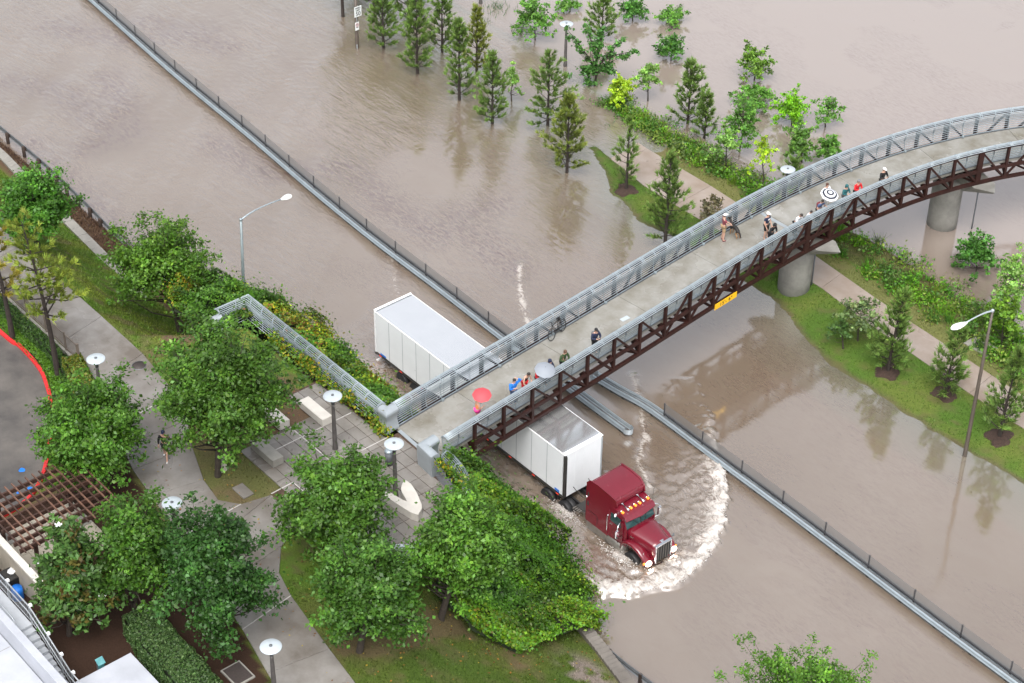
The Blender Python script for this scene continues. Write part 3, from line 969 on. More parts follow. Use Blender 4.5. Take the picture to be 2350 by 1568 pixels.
# deck panels
dj = [0.0] + [ns(k) for k in range(-2, 26, 3) if ns(k) < S_END - 1] + [S_END]
for a_, b_ in zip(dj[:-1], dj[1:]):
    secs = []
    for q in np.linspace(a_ + 0.012, b_ - 0.012, 7):
        secs.append([br(q, -HALF, DZ - 0.2), br(q, -HALF, DZ), br(q, HALF, DZ), br(q, HALF, DZ - 0.2)])
    B().loft(secs).build('deck_panel', M['deck'], bridge)

TR = HALF + 0.30
for side in (-1, 1):
    zb, zt = DZ - 1.05, DZ + 1.14
    for k0 in range(0, len(NODES) - 1, 3):
        seg = [ns(NODES[min(k0 + i, len(NODES) - 1)]) for i in range(4) if k0 + i < len(NODES)]
        if len(seg) < 2: continue
        for nm, z_, w_, h_ in (('bottom_chord', zb, 0.17, 0.20), ('deck_chord', DZ - 0.24, 0.13, 0.20), ('top_chord', zt, 0.13, 0.13)):
            secs = []
            for q in np.linspace(seg[0], seg[-1], 7):
                c0 = br(q, side * (TR - w_ / 2), z_); c1 = br(q, side * (TR + w_ / 2), z_)
                secs.append([c0 - [0, 0, h_ / 2], c0 + [0, 0, h_ / 2], c1 + [0, 0, h_ / 2], c1 - [0, 0, h_ / 2]])
            B().loft(secs).build(nm, M['rust'], bridge)
    for k in NODES:
        wv = 0.34 if k in (10, 17) else 0.155
        a_, b_ = br(ns(k), side * TR, zb), br(ns(k), side * TR, zt)
        t = br(ns(k) + 0.1) - br(ns(k) - 0.1)
        ang = math.atan2(t[1], t[0])
        B().box((a_ + b_) / 2 - [0, 0, 0.02], (wv, 0.16, zt - zb), rz=ang).build('truss_post', M['rust'], bridge)
        g0 = br(ns(k), side * (TR - 0.08), DZ - 0.35)
        B().add([br(ns(k) - 0.03, side * (TR - 0.08), DZ - 0.34), br(ns(k) - 0.03, side * (TR - 0.62), DZ - 0.34), br(ns(k) - 0.03, side * (TR - 0.08), DZ - 0.86),
                 br(ns(k) + 0.03, side * (TR - 0.08), DZ - 0.34), br(ns(k) + 0.03, side * (TR - 0.62), DZ - 0.34), br(ns(k) + 0.03, side * (TR - 0.08), DZ - 0.86)],
                [(0, 1, 2), (3, 5, 4), (0, 3, 4, 1), (1, 4, 5, 2), (2, 5, 3, 0)]).build('knee_bracket', M['rust'], bridge)
    for k in NODES[:-1]:
        up = not (k < 4 or 12 <= k < 18)
        za, zc = (zb, zt) if up else (zt, zb)
        B().bar(br(ns(k), side * TR, za), br(ns(k + 1), side * TR, zc), 0.10, 0.115).build('truss_diagonal', M['rust'], bridge)
for k in NODES:
    B().bar(br(ns(k), -TR, DZ - 0.31), br(ns(k), TR, DZ - 0.31), 0.12, 0.22).build('floor_beam', M['rust'], bridge)
    B().bar(br(ns(k), -TR, DZ - 1.05), br(ns(k), TR, DZ - 1.05), 0.10, 0.12).build('cross_strut', M['rust'], bridge)
for k in NODES[:-1]:
    sgn = 1 if k % 2 else -1
    B().bar(br(ns(k), sgn * TR, DZ - 1.02), br(ns(k + 1), -sgn * TR, DZ - 1.02), 0.09).build('wind_brace', M['rust'], bridge)

# railing: level pipes that lean out, come back in and roll over at the top
PROF = [(0.02, 0.07), (0.07, 0.20), (0.10, 0.33), (0.12, 0.46), (0.125, 0.59), (0.11, 0.72), (0.08, 0.85), (0.04, 0.97), (0.02, 1.08), (0.04, 1.18), (0.11, 1.255), (0.20, 1.295), (0.29, 1.305), (0.38, 1.285), (0.46, 1.24)]
def prof_at(t):
    i = np.arange(len(PROF)); P_ = np.array(PROF)
    return np.interp(t, i, P_[:, 0]), np.interp(t, i, P_[:, 1])

for side in (-1, 1):
    ss = np.arange(0.15, S_END, 0.75)
    for i, (o_, h_) in enumerate(PROF):
        B().tube([br(q, side * (HALF + o_ - 0.02), DZ + h_) for q in ss], 0.023 if i < 9 else 0.028, 5, smooth=True).build('rail_pipe', M['galv_light'] if i >= 8 else M['galv'], bridge, fix=False)
    q = 0.15
    k = 0
    while q < S_END - 0.3:
        # rib that carries the pipes
        pts = [br(q, side * (HALF + prof_at(t)[0] + 0.035), DZ + prof_at(t)[1]) for t in np.linspace(0, 14, 12)]
        if k % 2 == 0:
            pts2 = [br(q + 0.12, side * (HALF + prof_at(t)[0] - 0.03), DZ + prof_at(t)[1] + 0.035) for t in np.linspace(8, 14, 6)]
            B().tube(pts2, 0.022, 4).build('rail_rib', M['galv_light'], bridge, fix=False)
            B().tube([br(q, side * (HALF + prof_at(t)[0] - 0.03), DZ + prof_at(t)[1] + 0.035) for t in np.linspace(8, 14, 6)], 0.022, 4).build('rail_rib', M['galv_light'], bridge, fix=False)
        else:
            B().tube([br(q, side * (HALF + prof_at(t)[0] - 0.03), DZ + prof_at(t)[1] + 0.035) for t in np.linspace(9, 14, 6)], 0.017, 4).build('rail_rib', M['galv_light'], bridge, fix=False)
            B().bar(br(q, side * (HALF + 0.16), DZ + 1.0), br(q, side * (HALF + 0.2), DZ + 0.66), 0.035).build('rail_stub', M['galv_dark'], bridge)
        B().tube(pts, 0.02, 4).build('rail_rib', M['galv'], bridge, fix=False)
        if k % 2 == 0 and q + 2.0 < S_END:
            secs = []
            for u_ in np.linspace(q + 0.05, q + 1.99, 4):
                secs.append([br(u_, side * (HALF + prof_at(t)[0] + 0.03), DZ + prof_at(t)[1]) for t in (3.3, 5, 6.5, 8, 9)])
            V_ = [p - BO for s_ in secs for p in s_]
            F_ = [(i * 5 + j, i * 5 + j + 1, i * 5 + j + 6, i * 5 + j + 5) for i in range(3) for j in range(4)]
            np_mesh('mesh_panel', V_, F_, M['wire'], bridge)
        q += 1.02
        k += 1
    # edge channel with drain shoes
    secs = []
    for q in np.linspace(0.1, S_END, 60):
        c0, c1 = br(q, side * (HALF - 0.06), DZ + 0.03), br(q, side * (HALF + 0.03), DZ + 0.03)
        secs.append([c0 - [0, 0, 0.04], c0 + [0, 0, 0.03], c1 + [0, 0, 0.03], c1 - [0, 0, 0.04]])
    B().loft(secs).build('edge_channel', M['galv_dark'], bridge)
    for k in NODES[::2]:
        c0 = br(ns(k) + 1.0, side * (HALF - 0.08), DZ + 0.09)
        B().box(c0, (0.14, 0.14, 0.16)).build('drain_shoe', M['galv'], bridge, bevel=0.02, seg=1)
B().box(br(br_s(8.9), 0.15, DZ + 0.006), (0.55, 0.28, 0.012), rz=PI / 2).build('hatch_cover', M['lamp_white'], bridge)
B().bar(br(ns(10) - 0.2, -HALF + 0.08, DZ + 0.008), br(ns(10) - 0.2, HALF - 0.08, DZ + 0.008), 0.22, 0.014).build('expansion_plate', M['plate'], bridge)

# clearance sign on the lower chord
def text_obj(name, txt, size, material, parent, Mx, ext=0.004, sp=1.0):
    cu = bpy.data.curves.new(name, 'FONT')
    cu.body = txt; cu.size = size; cu.align_x = 'CENTER'; cu.align_y = 'CENTER'; cu.extrude = ext; cu.space_character = sp
    cu.offset = 0.004
    t = bpy.data.objects.new(name, cu)
    COL.objects.link(t)
    dg = bpy.context.evaluated_depsgraph_get()
    me = bpy.data.meshes.new_from_object(t.evaluated_get(dg))
    bpy.data.objects.remove(t)
    me.transform(Mx)
    me.materials.clear(); me.materials.append(material)
    return link_mesh(name, me, parent)

sa, sb = ns(6) + 0.09, ns(7) - 0.06
pa, pb = br(sa, TR + 0.11, DZ - 1.07), br(sb, TR + 0.11, DZ - 1.07)
mid = (pa + pb) / 2
d_ = (pb - pa) / np.linalg.norm(pb - pa)
nn = np.array([d_[1], -d_[0], 0])
sign = thing('clearance_sign', 'yellow clearance sign reading 15 6 bolted to the lower chord of the footbridge', 'sign', tuple(mid))
MB(mid).box(mid, (np.linalg.norm(pb - pa), 0.03, 0.37), rz=math.atan2(d_[1], d_[0])).build('sign_plate', M['yellow'], sign)
Mx = Matrix(((d_[0], 0, nn[0], nn[0] * 0.02), (d_[1], 0, nn[1], nn[1] * 0.02), (0, 1, 0, -0.005), (0, 0, 0, 1)))
text_obj('lettering', '15\'- 6"', 0.31, M['ink'], sign, Mx, sp=1.25)

# piers with pointed hammerhead caps
def pier(base, s_mid, label):
    t = thing('bridge_pier', label, 'bridge pier', (base[0], base[1], -0.6), 0, 'concrete piers of the footbridge')
    o = (base[0], base[1], -0.6)
    tv = br(s_mid + 0.1) - br(s_mid - 0.1)
    a = math.atan2(tv[1], tv[0])
    ca, sa_ = math.cos(a), math.sin(a)
    secs = []
    for z_ in (-0.6, 1.0, 2.4, DZ - 1.75):
        ring = []
        for k in range(28):
            th = 2 * PI * k / 28
            lx = 0.93 * math.cos(th); ly = 0.98 * math.sin(th)
            ring.append((base[0] + lx * ca - ly * sa_, base[1] + lx * sa_ + ly * ca, z_))
        secs.append(ring)
    MB(o).loft(secs, smooth=True).build('column', M['pier'], t)
    # cap: level top, sides sloping to pointed tips across the bridge
    c = br(s_mid, 0, 0)
    def q(l, n_, z_): return (c[0] + l * ca + n_ * sa_, c[1] + l * sa_ - n_ * ca, z_)
    zt = DZ - 1.17
    V = [q(-0.75, -1.9, zt), q(0.75, -1.9, zt), q(0.75, 2.2, zt), q(-0.75, 2.2, zt), q(0, -3.2, zt + 0.12), q(0, 3.25, zt + 0.12),
         q(-0.62, -1.0, zt - 0.95), q(0.62, -1.0, zt - 0.95), q(0.62, 1.0, zt - 0.95), q(-0.62, 1.0, zt - 0.95), q(0, -3.0, zt - 0.08), q(0, 3.05, zt - 0.08)]
    Fc_ = [(0, 1, 2, 3), (1, 0, 4), (3, 2, 5), (6, 9, 8, 7), (0, 3, 9, 6), (1, 7, 8, 2), (0, 6, 10, 4), (1, 4, 10, 7), (3, 5, 11, 9), (2, 8, 11, 5), (6, 7, 10), (8, 9, 11)]
    MB(o).add(V, Fc_).build('hammerhead_cap', M['pier'], t)
    # rust stain strip / drain pipe on the near face
    th = -0.5
    MB(o).tube([q(0.93 * math.cos(-0.9), 0.95, -0.5), q(0.93 * math.cos(-0.9), 0.95, DZ - 2.0)], 0.05, 6).build('drain_pipe', M['galv_dark'], t)
    return t
b1, b2 = at(1820, 668, 0), at(2161, 513, 0)
pier(b1, br_s(23.8), 'near concrete bridge pier standing at the edge of the grass bank')
pier(b2, br_s(36.2), 'far concrete bridge pier standing in open flood water')

# zinc end posts shaped like the railing, and the plaza railings that start from them
def railing(name, label, line, side=1, cat='railing', group=None, pipes=PROF, zbase=DZ):
    ln = [np.array(p, float) for p in line]
    t = thing(name, label, cat, (ln[0][0], ln[0][1], zbase), 0, group)
    o = (ln[0][0], ln[0][1], zbase)
    nrm = []
    for i in range(len(ln)):
        a_, b_ = ln[max(i - 1, 0)], ln[min(i + 1, len(ln) - 1)]
        d1 = (ln[i] - a_); d2 = (b_ - ln[i])
        d1 = d1 / (np.linalg.norm(d1) or 1) if i > 0 else d2 / np.linalg.norm(d2)
        d2 = d2 / (np.linalg.norm(d2) or 1) if i < len(ln) - 1 else d1
        n1, n2 = np.array([d1[1], -d1[0]]), np.array([d2[1], -d2[0]])
        m_ = n1 + n2; m_ /= np.linalg.norm(m_)
        nrm.append(side * m_ / max(0.5, float(m_ @ n1)))
    for i, (o_, h_) in enumerate(pipes):
        MB(o).tube([(*(p + n * o_), zbase + h_) for p, n in zip(ln, nrm)], 0.023, 5).build('rail_pipe', M['galv'], t, fix=False)
    ds = np.concatenate([[0], np.cumsum([np.linalg.norm(b_ - a_) for a_, b_ in zip(ln[:-1], ln[1:])])])
    q = 0.1
    P_, N_ = np.array(ln), np.array(nrm)
    def at_s(q): return (np.array([np.interp(q, ds, P_[:, 0]), np.interp(q, ds, P_[:, 1])]), np.array([np.interp(q, ds, N_[:, 0]), np.interp(q, ds, N_[:, 1])]))
    while q < ds[-1]:
        p, n = at_s(q)
        MB(o).tube([(*(p + n * (prof_at(u)[0] + 0.03)), zbase + prof_at(u)[1]) for u in np.linspace(0, 14, 12)], 0.024, 4).build('rail_rib', M['galv'], t, fix=False)
        MB(o).tube([(*(p + n * (prof_at(u)[0] - 0.02)), zbase + prof_at(u)[1] + 0.04) for u in np.linspace(8, 14, 6)], 0.018, 4).build('rail_rib', M['galv_light'], t, fix=False)
        q2 = min(q + 1.0, ds[-1])
        V_ = []
        for u_ in np.linspace(q, q2, 3):
            p, n = at_s(u_)
            V_ += [np.array([*(p + n * (prof_at(v_)[0] + 0.03)), zbase + prof_at(v_)[1]]) - o for v_ in (3.3, 5, 6.5, 8, 9.5)]
        np_mesh('mesh_panel', V_, [(i * 5 + j, i * 5 + j + 1, i * 5 + j + 6, i * 5 + j + 5) for i in range(2) for j in range(4)], M['wire'], t)
        q += 1.02
    return t

railing('plaza_railing', 'grey pipe railing overgrown with vines along the paved plaza', [(9.95, -7.12), (4, -7.12), (-1.75, -7.12), (-1.75, -8.85)], side=1, group='plaza railings')
railing('plaza_railing', 'curved grey pipe railing buried in vines right of the bridge end', smoothline([(14.75, -6.95), (15.6, -7.02), (16.5, -7.25), (17.4, -7.7), (18.2, -8.35), (18.9, -9.4), (19.2, -10.6), (18.9, -11.9), (18.2, -12.7)], 3), side=-1, group='plaza railings')

def end_post(label, faces, o):
    """upright of zinc plate whose open faces follow the railing profile; faces = outward directions that lean out"""
    t = thing('railing_end_post', label, 'post', o, 0, 'zinc end posts of the railings')
    secs = []
    for u in np.linspace(0, 14, 15):
        off, h = prof_at(u)
        off = off * 1.25
        secs.append((off, h * 1.0))
    return t, secs

def profile_block(t, o, p0, p1, inward, material):
    """a block along p0-p1 whose section is the railing profile, 0.38 m deep"""
    p0, p1, n = np.array(p0), np.array(p1), np.array(inward)
    ring = [(-0.02, 0.0)] + [(o_ * 1.15 - 0.03, h_ + 0.035) for o_, h_ in PROF] + [(0.56, 1.16), (0.56, 0.0)]
    secs = []
    for p in (p0, p1):
        secs.append([(*(p + n * a_), o[2] + b_) for a_, b_ in ring])
    MB(o).loft(secs).build('zinc_casing', material, t, bevel=0.0)

o = (10.35, -7.0, DZ)
t = tag(thing('railing_end_post', 'zinc corner post with a heart shaped top at the far side of the bridge end', 'post', o, 0, 'zinc end posts of the railings'))
def mitred(t, o, line, side):
    ln = [np.array(p, float) for p in line]
    ring = [(-0.03, 0.0)] + [(o_ * 1.15 - 0.05, h_ + 0.04) for o_, h_ in PROF] + [(0.50, 1.15), (0.46, 0.0)]
    secs = []
    for i, p in enumerate(ln):
        d1 = ln[i] - ln[max(i - 1, 0)]; d2 = ln[min(i + 1, len(ln) - 1)] - ln[i]
        d1 = d1 / np.linalg.norm(d1) if i else d2 / np.linalg.norm(d2)
        d2 = d2 / np.linalg.norm(d2) if i < len(ln) - 1 else d1
        n1, n2 = side * np.array([d1[1], -d1[0]]), side * np.array([d2[1], -d2[0]])
        m_ = n1 + n2; m_ /= np.linalg.norm(m_); m_ /= float(m_ @ n1)
        secs.append([(*(p + m_ * a_), o[2] + b_) for a_, b_ in ring])
    MB(o).loft(secs).build('zinc_casing', M['plate'], t)
mitred(t, o, [(10.0, -7.2), (10.72, -7.2), (10.62, -6.35)], side=-1)
o = (14.2, -6.9, DZ)
t = thing('railing_end_post', 'zinc end post with a concave face at the near side of the bridge end', 'post', o, 0, 'zinc end posts of the railings')
mitred(t, o, [(13.85, -6.3), (13.92, -6.95), (14.75, -7.0)], side=1)
o = (-1.75, -9.15, DZ)
t = thing('railing_end_post', 'zinc post at the tree end of the plaza railing', 'post', o, 0, 'zinc end posts of the railings')
mitred(t, o, [(-1.75, -8.9), (-1.75, -9.45)], side=-1)

# ------------------------------------------------------------------ road barriers
def wbeam(mb, line, z, face, side):
    """W shaped steel beam along line; face = -1/+1 side the corrugation points to"""
    pr = [(0.0, -0.16), (0.05, -0.13), (0.075, -0.08), (0.02, -0.02), (0.02, 0.02), (0.075, 0.08), (0.05, 0.13), (0.0, 0.16)]
    secs = []
    for i, p in enumerate(line):
        a_, b_ = line[max(i - 1, 0)], line[min(i + 1, len(line) - 1)]
        d = (b_ - a_) / np.linalg.norm(b_ - a_)
        n = np.array([-d[1], d[0]]) * face
        sec = [(*(p + n * (side + q[0])), z + q[1]) for q in pr]
        sec += [(*(p + n * (side + q[0] - 0.015)), z + q[1]) for q in pr[::-1]]
        secs.append(sec)
    mb.loft(secs)

def barrier(label, line, zc, fence_from=0.0, fence_to=1e9, flare_start=False, flare_end=False):
    ln = resample(smoothline(line, 5), 1.0)
    o = (ln[0][0], ln[0][1], 0.0)
    t = thing('road_barrier', label, 'crash barrier', o, 0, 'crash barriers between the flooded carriageways')
    n = len(ln)
    for k in range(0, n - 1, 8):
        seg = ln[k:k + 9]
        if len(seg) < 2: continue
        for face in (-1, 1):
            mb = MB(o); wbeam(mb, seg, zc + (0.004 if (k // 8) % 2 else 0), face, 0.20); mb.build('beam', M['galv'] if face < 0 else M['galv_light'], t)
        mb = MB(o)
        secs = []
        for i, p in enumerate(seg):
            a_, b_ = seg[max(i - 1, 0)], seg[min(i + 1, len(seg) - 1)]
            d = (b_ - a_) / np.linalg.norm(b_ - a_); nn_ = np.array([-d[1], d[0]])
            secs.append([(*(p + nn_ * u), z_) for u, z_ in ((-0.13, zc - 0.35), (-0.13, zc + 0.055), (0.02, zc + 0.055), (0.02, zc - 0.35))])
        mb.loft(secs); mb.build('rubbing_rail', M['barrier_core'], t)
    for k in range(0, n - 1, 2):
        p = ln[k]; d = ln[min(k + 1, n - 1)] - ln[max(k - 1, 0)]
        MB(o).box((p[0], p[1], zc - 0.62), (0.16, 0.30, 1.05), rz=math.atan2(d[1], d[0])).build('barrier_post', M['dark_metal'], t)
    ds = np.concatenate([[0], np.cumsum([np.linalg.norm(b_ - a_) for a_, b_ in zip(ln[:-1], ln[1:])])])
    P_ = np.array(ln)
    q = max(fence_from, 0.0)
    prev = None
    while q < min(ds[-1], fence_to):
        p = np.array([np.interp(q, ds, P_[:, 0]), np.interp(q, ds, P_[:, 1])])
        p2 = np.array([np.interp(q + 0.1, ds, P_[:, 0]), np.interp(q + 0.1, ds, P_[:, 1])])
        d = (p2 - p) / (np.linalg.norm(p2 - p) or 1)
        p = p + np.array([-d[1], d[0]]) * 0.14
        MB(o).bar((*p, zc - 0.1), (*p, zc + 0.80), 0.06).build('fence_post', M['dark_post'], t)
        if prev is not None:
            V_ = [np.array(v_) - o for v_ in [(*prev, zc + 0.12), (*p, zc + 0.12), (*p, zc + 0.78), (*prev, zc + 0.78)]]
            np_mesh('wire_screen', V_, [(0, 1, 2, 3)], M['screen'], t)
            MB(o).bar((*prev, zc + 0.10), (*p, zc + 0.10), 0.085).build('fence_rail', M['dark_post'], t)
        prev = p
        q += 3.05
    for fl, i0, i1 in ((flare_start, 0, 1), (flare_end, n - 1, n - 2)):
        if fl:
            d = (ln[i0] - ln[i1]); d /= np.linalg.norm(d); nn_ = np.array([-d[1], d[0]])
            pts = [ln[i0] + nn_ * 0.27 * math.cos(th) + d * 0.35 * math.sin(th) for th in np.linspace(0, PI, 9)]
            mb = MB(o)
            mb.loft([[(*q_, zc - 0.16), (*q_, zc + 0.16), (*(q_ - d * 0.02), zc + 0.16), (*(q_ - d * 0.02), zc - 0.16)] for q_ in pts])
            mb.build('end_cap', M['galv_light'], t)
    return t

ZB = 0.36
bl = [at(u, v, ZB)[:2] for u, v in [(180, -30), (215, 0), (395, 160), (575, 309), (720, 433), (860, 547), (1010, 660), (1165, 780), (1300, 882), (1375, 938), (1440, 985)]]
barrier('crash barrier running from the top left corner to a rounded end under the footbridge', bl, ZB, fence_to=59, flare_end=True)
bl = [at(u, v, ZB)[:2] for u, v in [(1366, 862), (1420, 894), (1500, 940), (1645, 1048), (1800, 1162), (1960, 1283), (2150, 1427), (2350, 1575), (2480, 1670)]]
barrier('crash barrier running from under the footbridge to the bottom right corner', bl, ZB, fence_from=5.0, flare_start=True)

gr = [at(u, v, 0.72)[:2] for u, v in [(-60, 242), (0, 294), (88, 367), (140, 415), (206, 480), (270, 545)]] + [np.array([-13.5, -5.35]), np.array([-9.5, -5.4])]
ln = resample(smoothline(gr, 5), 1.0)
o = (ln[0][0], ln[0][1], 0)
t = thing('guard_rail', 'steel guard rail on dark timber posts along the left edge of the flooded road', 'guard rail', o)
for k in range(0, len(ln) - 1, 8):
    if len(ln[k:k + 9]) > 1:
        mb = MB(o); wbeam(mb, ln[k:k + 9], 0.58, 1, 0.12); mb.build('beam', M['galv_dark'], t)
for k in range(0, len(ln) - 1, 2):
    p = ln[k]
    MB(o).lathe([(0.12, -0.4), (0.12, 0.78), (0.09, 0.80)], (p[0], p[1] - 0.02, 0), 8).build('timber_post', M['wood_post'], t)
    MB(o).box((p[0] + 0.04, p[1] + 0.08, 0.58), (0.12, 0.1, 0.2)).build('spacer_block', M['wood_post'], t)
o = (27, -6.1, 0)
t = thing('guard_rail', 'dark low guard rail beside the kerb at the bottom edge', 'guard rail', o)
ln = resample([at(u, v, 0.5)[:2] for u, v in [(1400, 1497), (1440, 1530), (1500, 1575), (1600, 1655)]], 1.0)
mb = MB(o); wbeam(mb, ln, 0.5, 1, 0.0); mb.build('beam', M['galv_dark'], t)
for k in range(0, len(ln), 2):
    MB(o).box((ln[k][0], ln[k][1], 0.2), (0.14, 0.14, 0.9)).build('timber_post', M['wood_post'], t)

# ------------------------------------------------------------------ white box trailer (road surface 0.55 m under water)
ZR = -0.55
def wheel(parent, o, c, r_=0.52, w_=0.28, rim=None, out=-1):
    t = MB(o).lathe([(r_ * 0.55, -w_ / 2), (r_ * 0.93, -w_ / 2), (r_, -w_ * 0.35), (r_, w_ * 0.35), (r_ * 0.93, w_ / 2), (r_ * 0.55, w_ / 2)], c, 24, axis='Y').build('tyre', M['black'], parent)
    rm = MB(o).lathe([(r_ * 0.56, -w_ * 0.42), (r_ * 0.5, -w_ * 0.46), (r_ * 0.34, -w_ * 0.15), (r_ * 0.2, -w_ * 0.2), (r_ * 0.18, -w_ * 0.5), (0.02, -w_ * 0.52)][:: 1], c, 20, axis='Y').build('rim', rim or M['chrome'], parent)
    return t

TL, TW, TB, TT = 16.15, 2.6, 0.68, 3.55      # length, width, floor and roof heights above the water
trailer = thing('box_trailer', 'long white box trailer passing under the footbridge behind the red truck', 'trailer', (0, 0, ZR))
TO = (0, 0, ZR)
npan = 13
pw = (TL - 0.3) / npan
for sy, y0 in ((-1, 0.02), (1, TW - 0.02)):
    for i in range(npan):
        x0 = 0.12 + i * pw
        MB(TO).box((x0 + pw / 2, y0 + 0.0, (TB + TT) / 2 + 0.02), (pw - 0.022, 0.035, TT - TB - 0.16)).build('side_panel', M['trailer_side'], trailer, bevel=0.006, seg=1)
        if i:
            MB(TO).box((x0, y0 + sy * 0.006, (TB + TT) / 2 + 0.02), (0.035, 0.03, TT - TB - 0.16)).build('seam_strip', M['plate'], trailer)
    MB(TO).box((TL / 2, y0 + sy * 0.01, TT - 0.035), (TL - 0.02, 0.05, 0.075)).build('top_rail', M['white_paint'], trailer, bevel=0.012, seg=1)
    MB(TO).box((TL / 2, y0 + sy * 0.01, TB - 0.01), (TL - 0.02, 0.055, 0.11)).build('bottom_rail', M['dark_metal'], trailer)
    for i in range(9):
        MB(TO).box((0.5 + i * (TL - 1) / 8, y0 + sy * 0.045, TB + 0.0), (0.2, 0.02, 0.055)).build('marker_light', M['red_lens'], trailer)
MB(TO).box((TL / 2, TW / 2, (TB + TT) / 2 - 0.02), (TL - 0.16, TW - 0.12, TT - TB - 0.08)).build('box_core', M['white_paint'], trailer)
for i in range(8):
    w_ = (TL - 0.1) / 8
    MB(TO).box((0.05 + w_ * (i + 0.5), TW / 2, TT - 0.012), (w_ - 0.004, TW - 0.06, 0.03)).build('roof_sheet', M['trailer_roof'], trailer)
MB(TO).box((TL - 0.02, TW / 2, (TB + TT) / 2), (0.06, TW - 0.25, TT - TB - 0.04)).build('front_wall', M['trailer_side'], trailer, bevel=0.01, seg=1)
for i in range(1, 4):
    MB(TO).box((TL + 0.012, 0.1 + i * 0.6, (TB + TT) / 2), (0.012, 0.03, TT - TB - 0.2)).build('rivet_strip', M['trailer_side'], trailer)
for yy in (0.09, TW - 0.09):
    MB(TO).box((TL - 0.07, yy, (TB + TT) / 2 - 0.05), (0.2, 0.2, TT - TB - 0.1)).build('corner_post', M['dark_metal'] if yy < 1 else M['plate'], trailer, bevel=0.06, seg=3)
MB(TO).box((TL - 0.1, TW / 2, TT + 0.0), (0.24, TW - 0.02, 0.07)).build('front_header', M['white_paint'], trailer, bevel=0.025, seg=2)
for yy in (0.06, TW - 0.06):
    MB(TO).box((0.03, yy, (TB + TT) / 2), (0.1, 0.13, TT - TB + 0.02)).build('rear_post', M['white_paint'], trailer, bevel=0.01, seg=1)
MB(TO).box((0.03, TW / 2, TT - 0.01), (0.13, TW, 0.14)).build('rear_header', M['white_paint'], trailer, bevel=0.01, seg=1)
MB(TO).box((0.14, TW / 2, TT + 0.012), (0.05, TW - 0.1, 0.012)).build('roof_seal', M['galv_dark'], trailer)
for k in (0, 1):
    MB(TO).box((-0.02, 0.72 + k * 1.17, (TB + TT) / 2 - 0.03), (0.05, 1.14, TT - TB - 0.2)).build('rear_door', M['trailer_side'], trailer, bevel=0.01, seg=1)
    for y_ in (0.5, 0.95):
        MB(TO).tube([(-0.06, 0.15 + k * 1.17 + y_, TB + 0.05), (-0.06, 0.15 + k * 1.17 + y_, TT - 0.15)], 0.02, 6).build('lock_rod', M['chrome'], trailer)
MB(TO).box((0.0, TW / 2, TB - 0.05), (0.14, TW - 0.02, 0.2)).build('rear_sill', M['dark_metal'], trailer)
MB(TO).lathe([(0.0, -0.05), (0.11, -0.05), (0.11, 0.03), (0.08, 0.05)], (-0.05, 0.14, TB - 0.06), 12, axis='X').build('tail_light', M['tail_lit'], trailer)
MB(TO).lathe([(0.0, -0.05), (0.11, -0.05), (0.11, 0.03), (0.08, 0.05)], (-0.05, TW - 0.14, TB - 0.06), 12, axis='X').build('tail_light', M['tail_lit'], trailer)
MB(TO).box((0.04, TW / 2, 0.06), (0.1, TW - 0.1, 0.13)).build('underride_bar', M['white_paint'], trailer, bevel=0.015, seg=1)
for y_ in (0.7, 1.9):
    MB(TO).bar((0.05, y_, 0.06), (0.05, y_, TB), 0.1).build('underride_strut', M['dark_metal'], trailer)
MB(TO).box((0.75, -0.006, TB + 0.16), (0.5, 0.012, 0.12)).build('maker_plate', M['blue_paint'], trailer)
MB(TO).box((TL - 0.55, -0.006, TB + 0.2), (0.35, 0.012, 0.16)).build('maker_plate', M['blue_paint'], trailer)
MB(TO).box((TL / 2, TW / 2, TB - 0.16), (TL - 0.4, 1.0, 0.14)).build('floor_frame', M['black'], trailer)
for x_ in (2.3, 3.55):
    for y_ in (0.16, 0.5, 2.1, 2.44):
        wheel(trailer, TO, (x_, y_, ZR + 0.5), 0.5, 0.27, M['tank'])
for y_ in (0.55, 2.05):
    MB(TO).box((13.2, y_, 0.15), (0.12, 0.12, 1.2)).build('landing_leg', M['dark_metal'], trailer)

# ------------------------------------------------------------------ maroon tractor unit
XT, YT = 18.0, 1.04
TKO = (XT, YT, ZR)
truck = thing('red_truck', 'maroon long nosed truck with lit headlamps driving through the flood', 'truck', TKO)
def K(x_, y_, z_): return (XT + x_, YT + y_, z_)         # x forward from the back of the sleeper, y to its left, z above the water
def side_extrude(prof, hw0, hw1=None, tuck=0.0):
    hw1 = hw1 or hw0
    return None
def shell(name, prof, widths, material, bev, parent=truck, seg=3):
    """prof = side outline (x, z); widths = half width at each outline point"""
    mb = MB(TKO)
    n = len(prof)
    V = [K(p[0], -w_, p[1]) for p, w_ in zip(prof, widths)] + [K(p[0], w_, p[1]) for p, w_ in zip(prof, widths)]
    F_ = [tuple(range(n)), tuple(range(2 * n - 1, n - 1, -1))] + [(i, (i + 1) % n + 0, (i + 1) % n + n, i + n) for i in range(n)]
    mb.add(V, F_)
    o_ = mb.build(name, material, parent, bevel=bev, seg=seg)
    for p in o_.data.polygons: p.use_smooth = True
    o_.data.set_sharp_from_angle(angle=0.42)
    return o_
# sleeper with a raked roof
shell('sleeper', [(0.0, 0.62), (0.0, 3.02), (0.12, 3.14), (0.7, 3.20), (1.5, 3.15), (1.86, 2.98), (1.95, 2.72), (1.72, 2.45), (1.5, 2.40), (1.5, 0.62)], [1.14, 1.14, 1.10, 1.08, 1.06, 1.00, 0.98, 1.04, 1.08, 1.13], M['red'], 0.07)
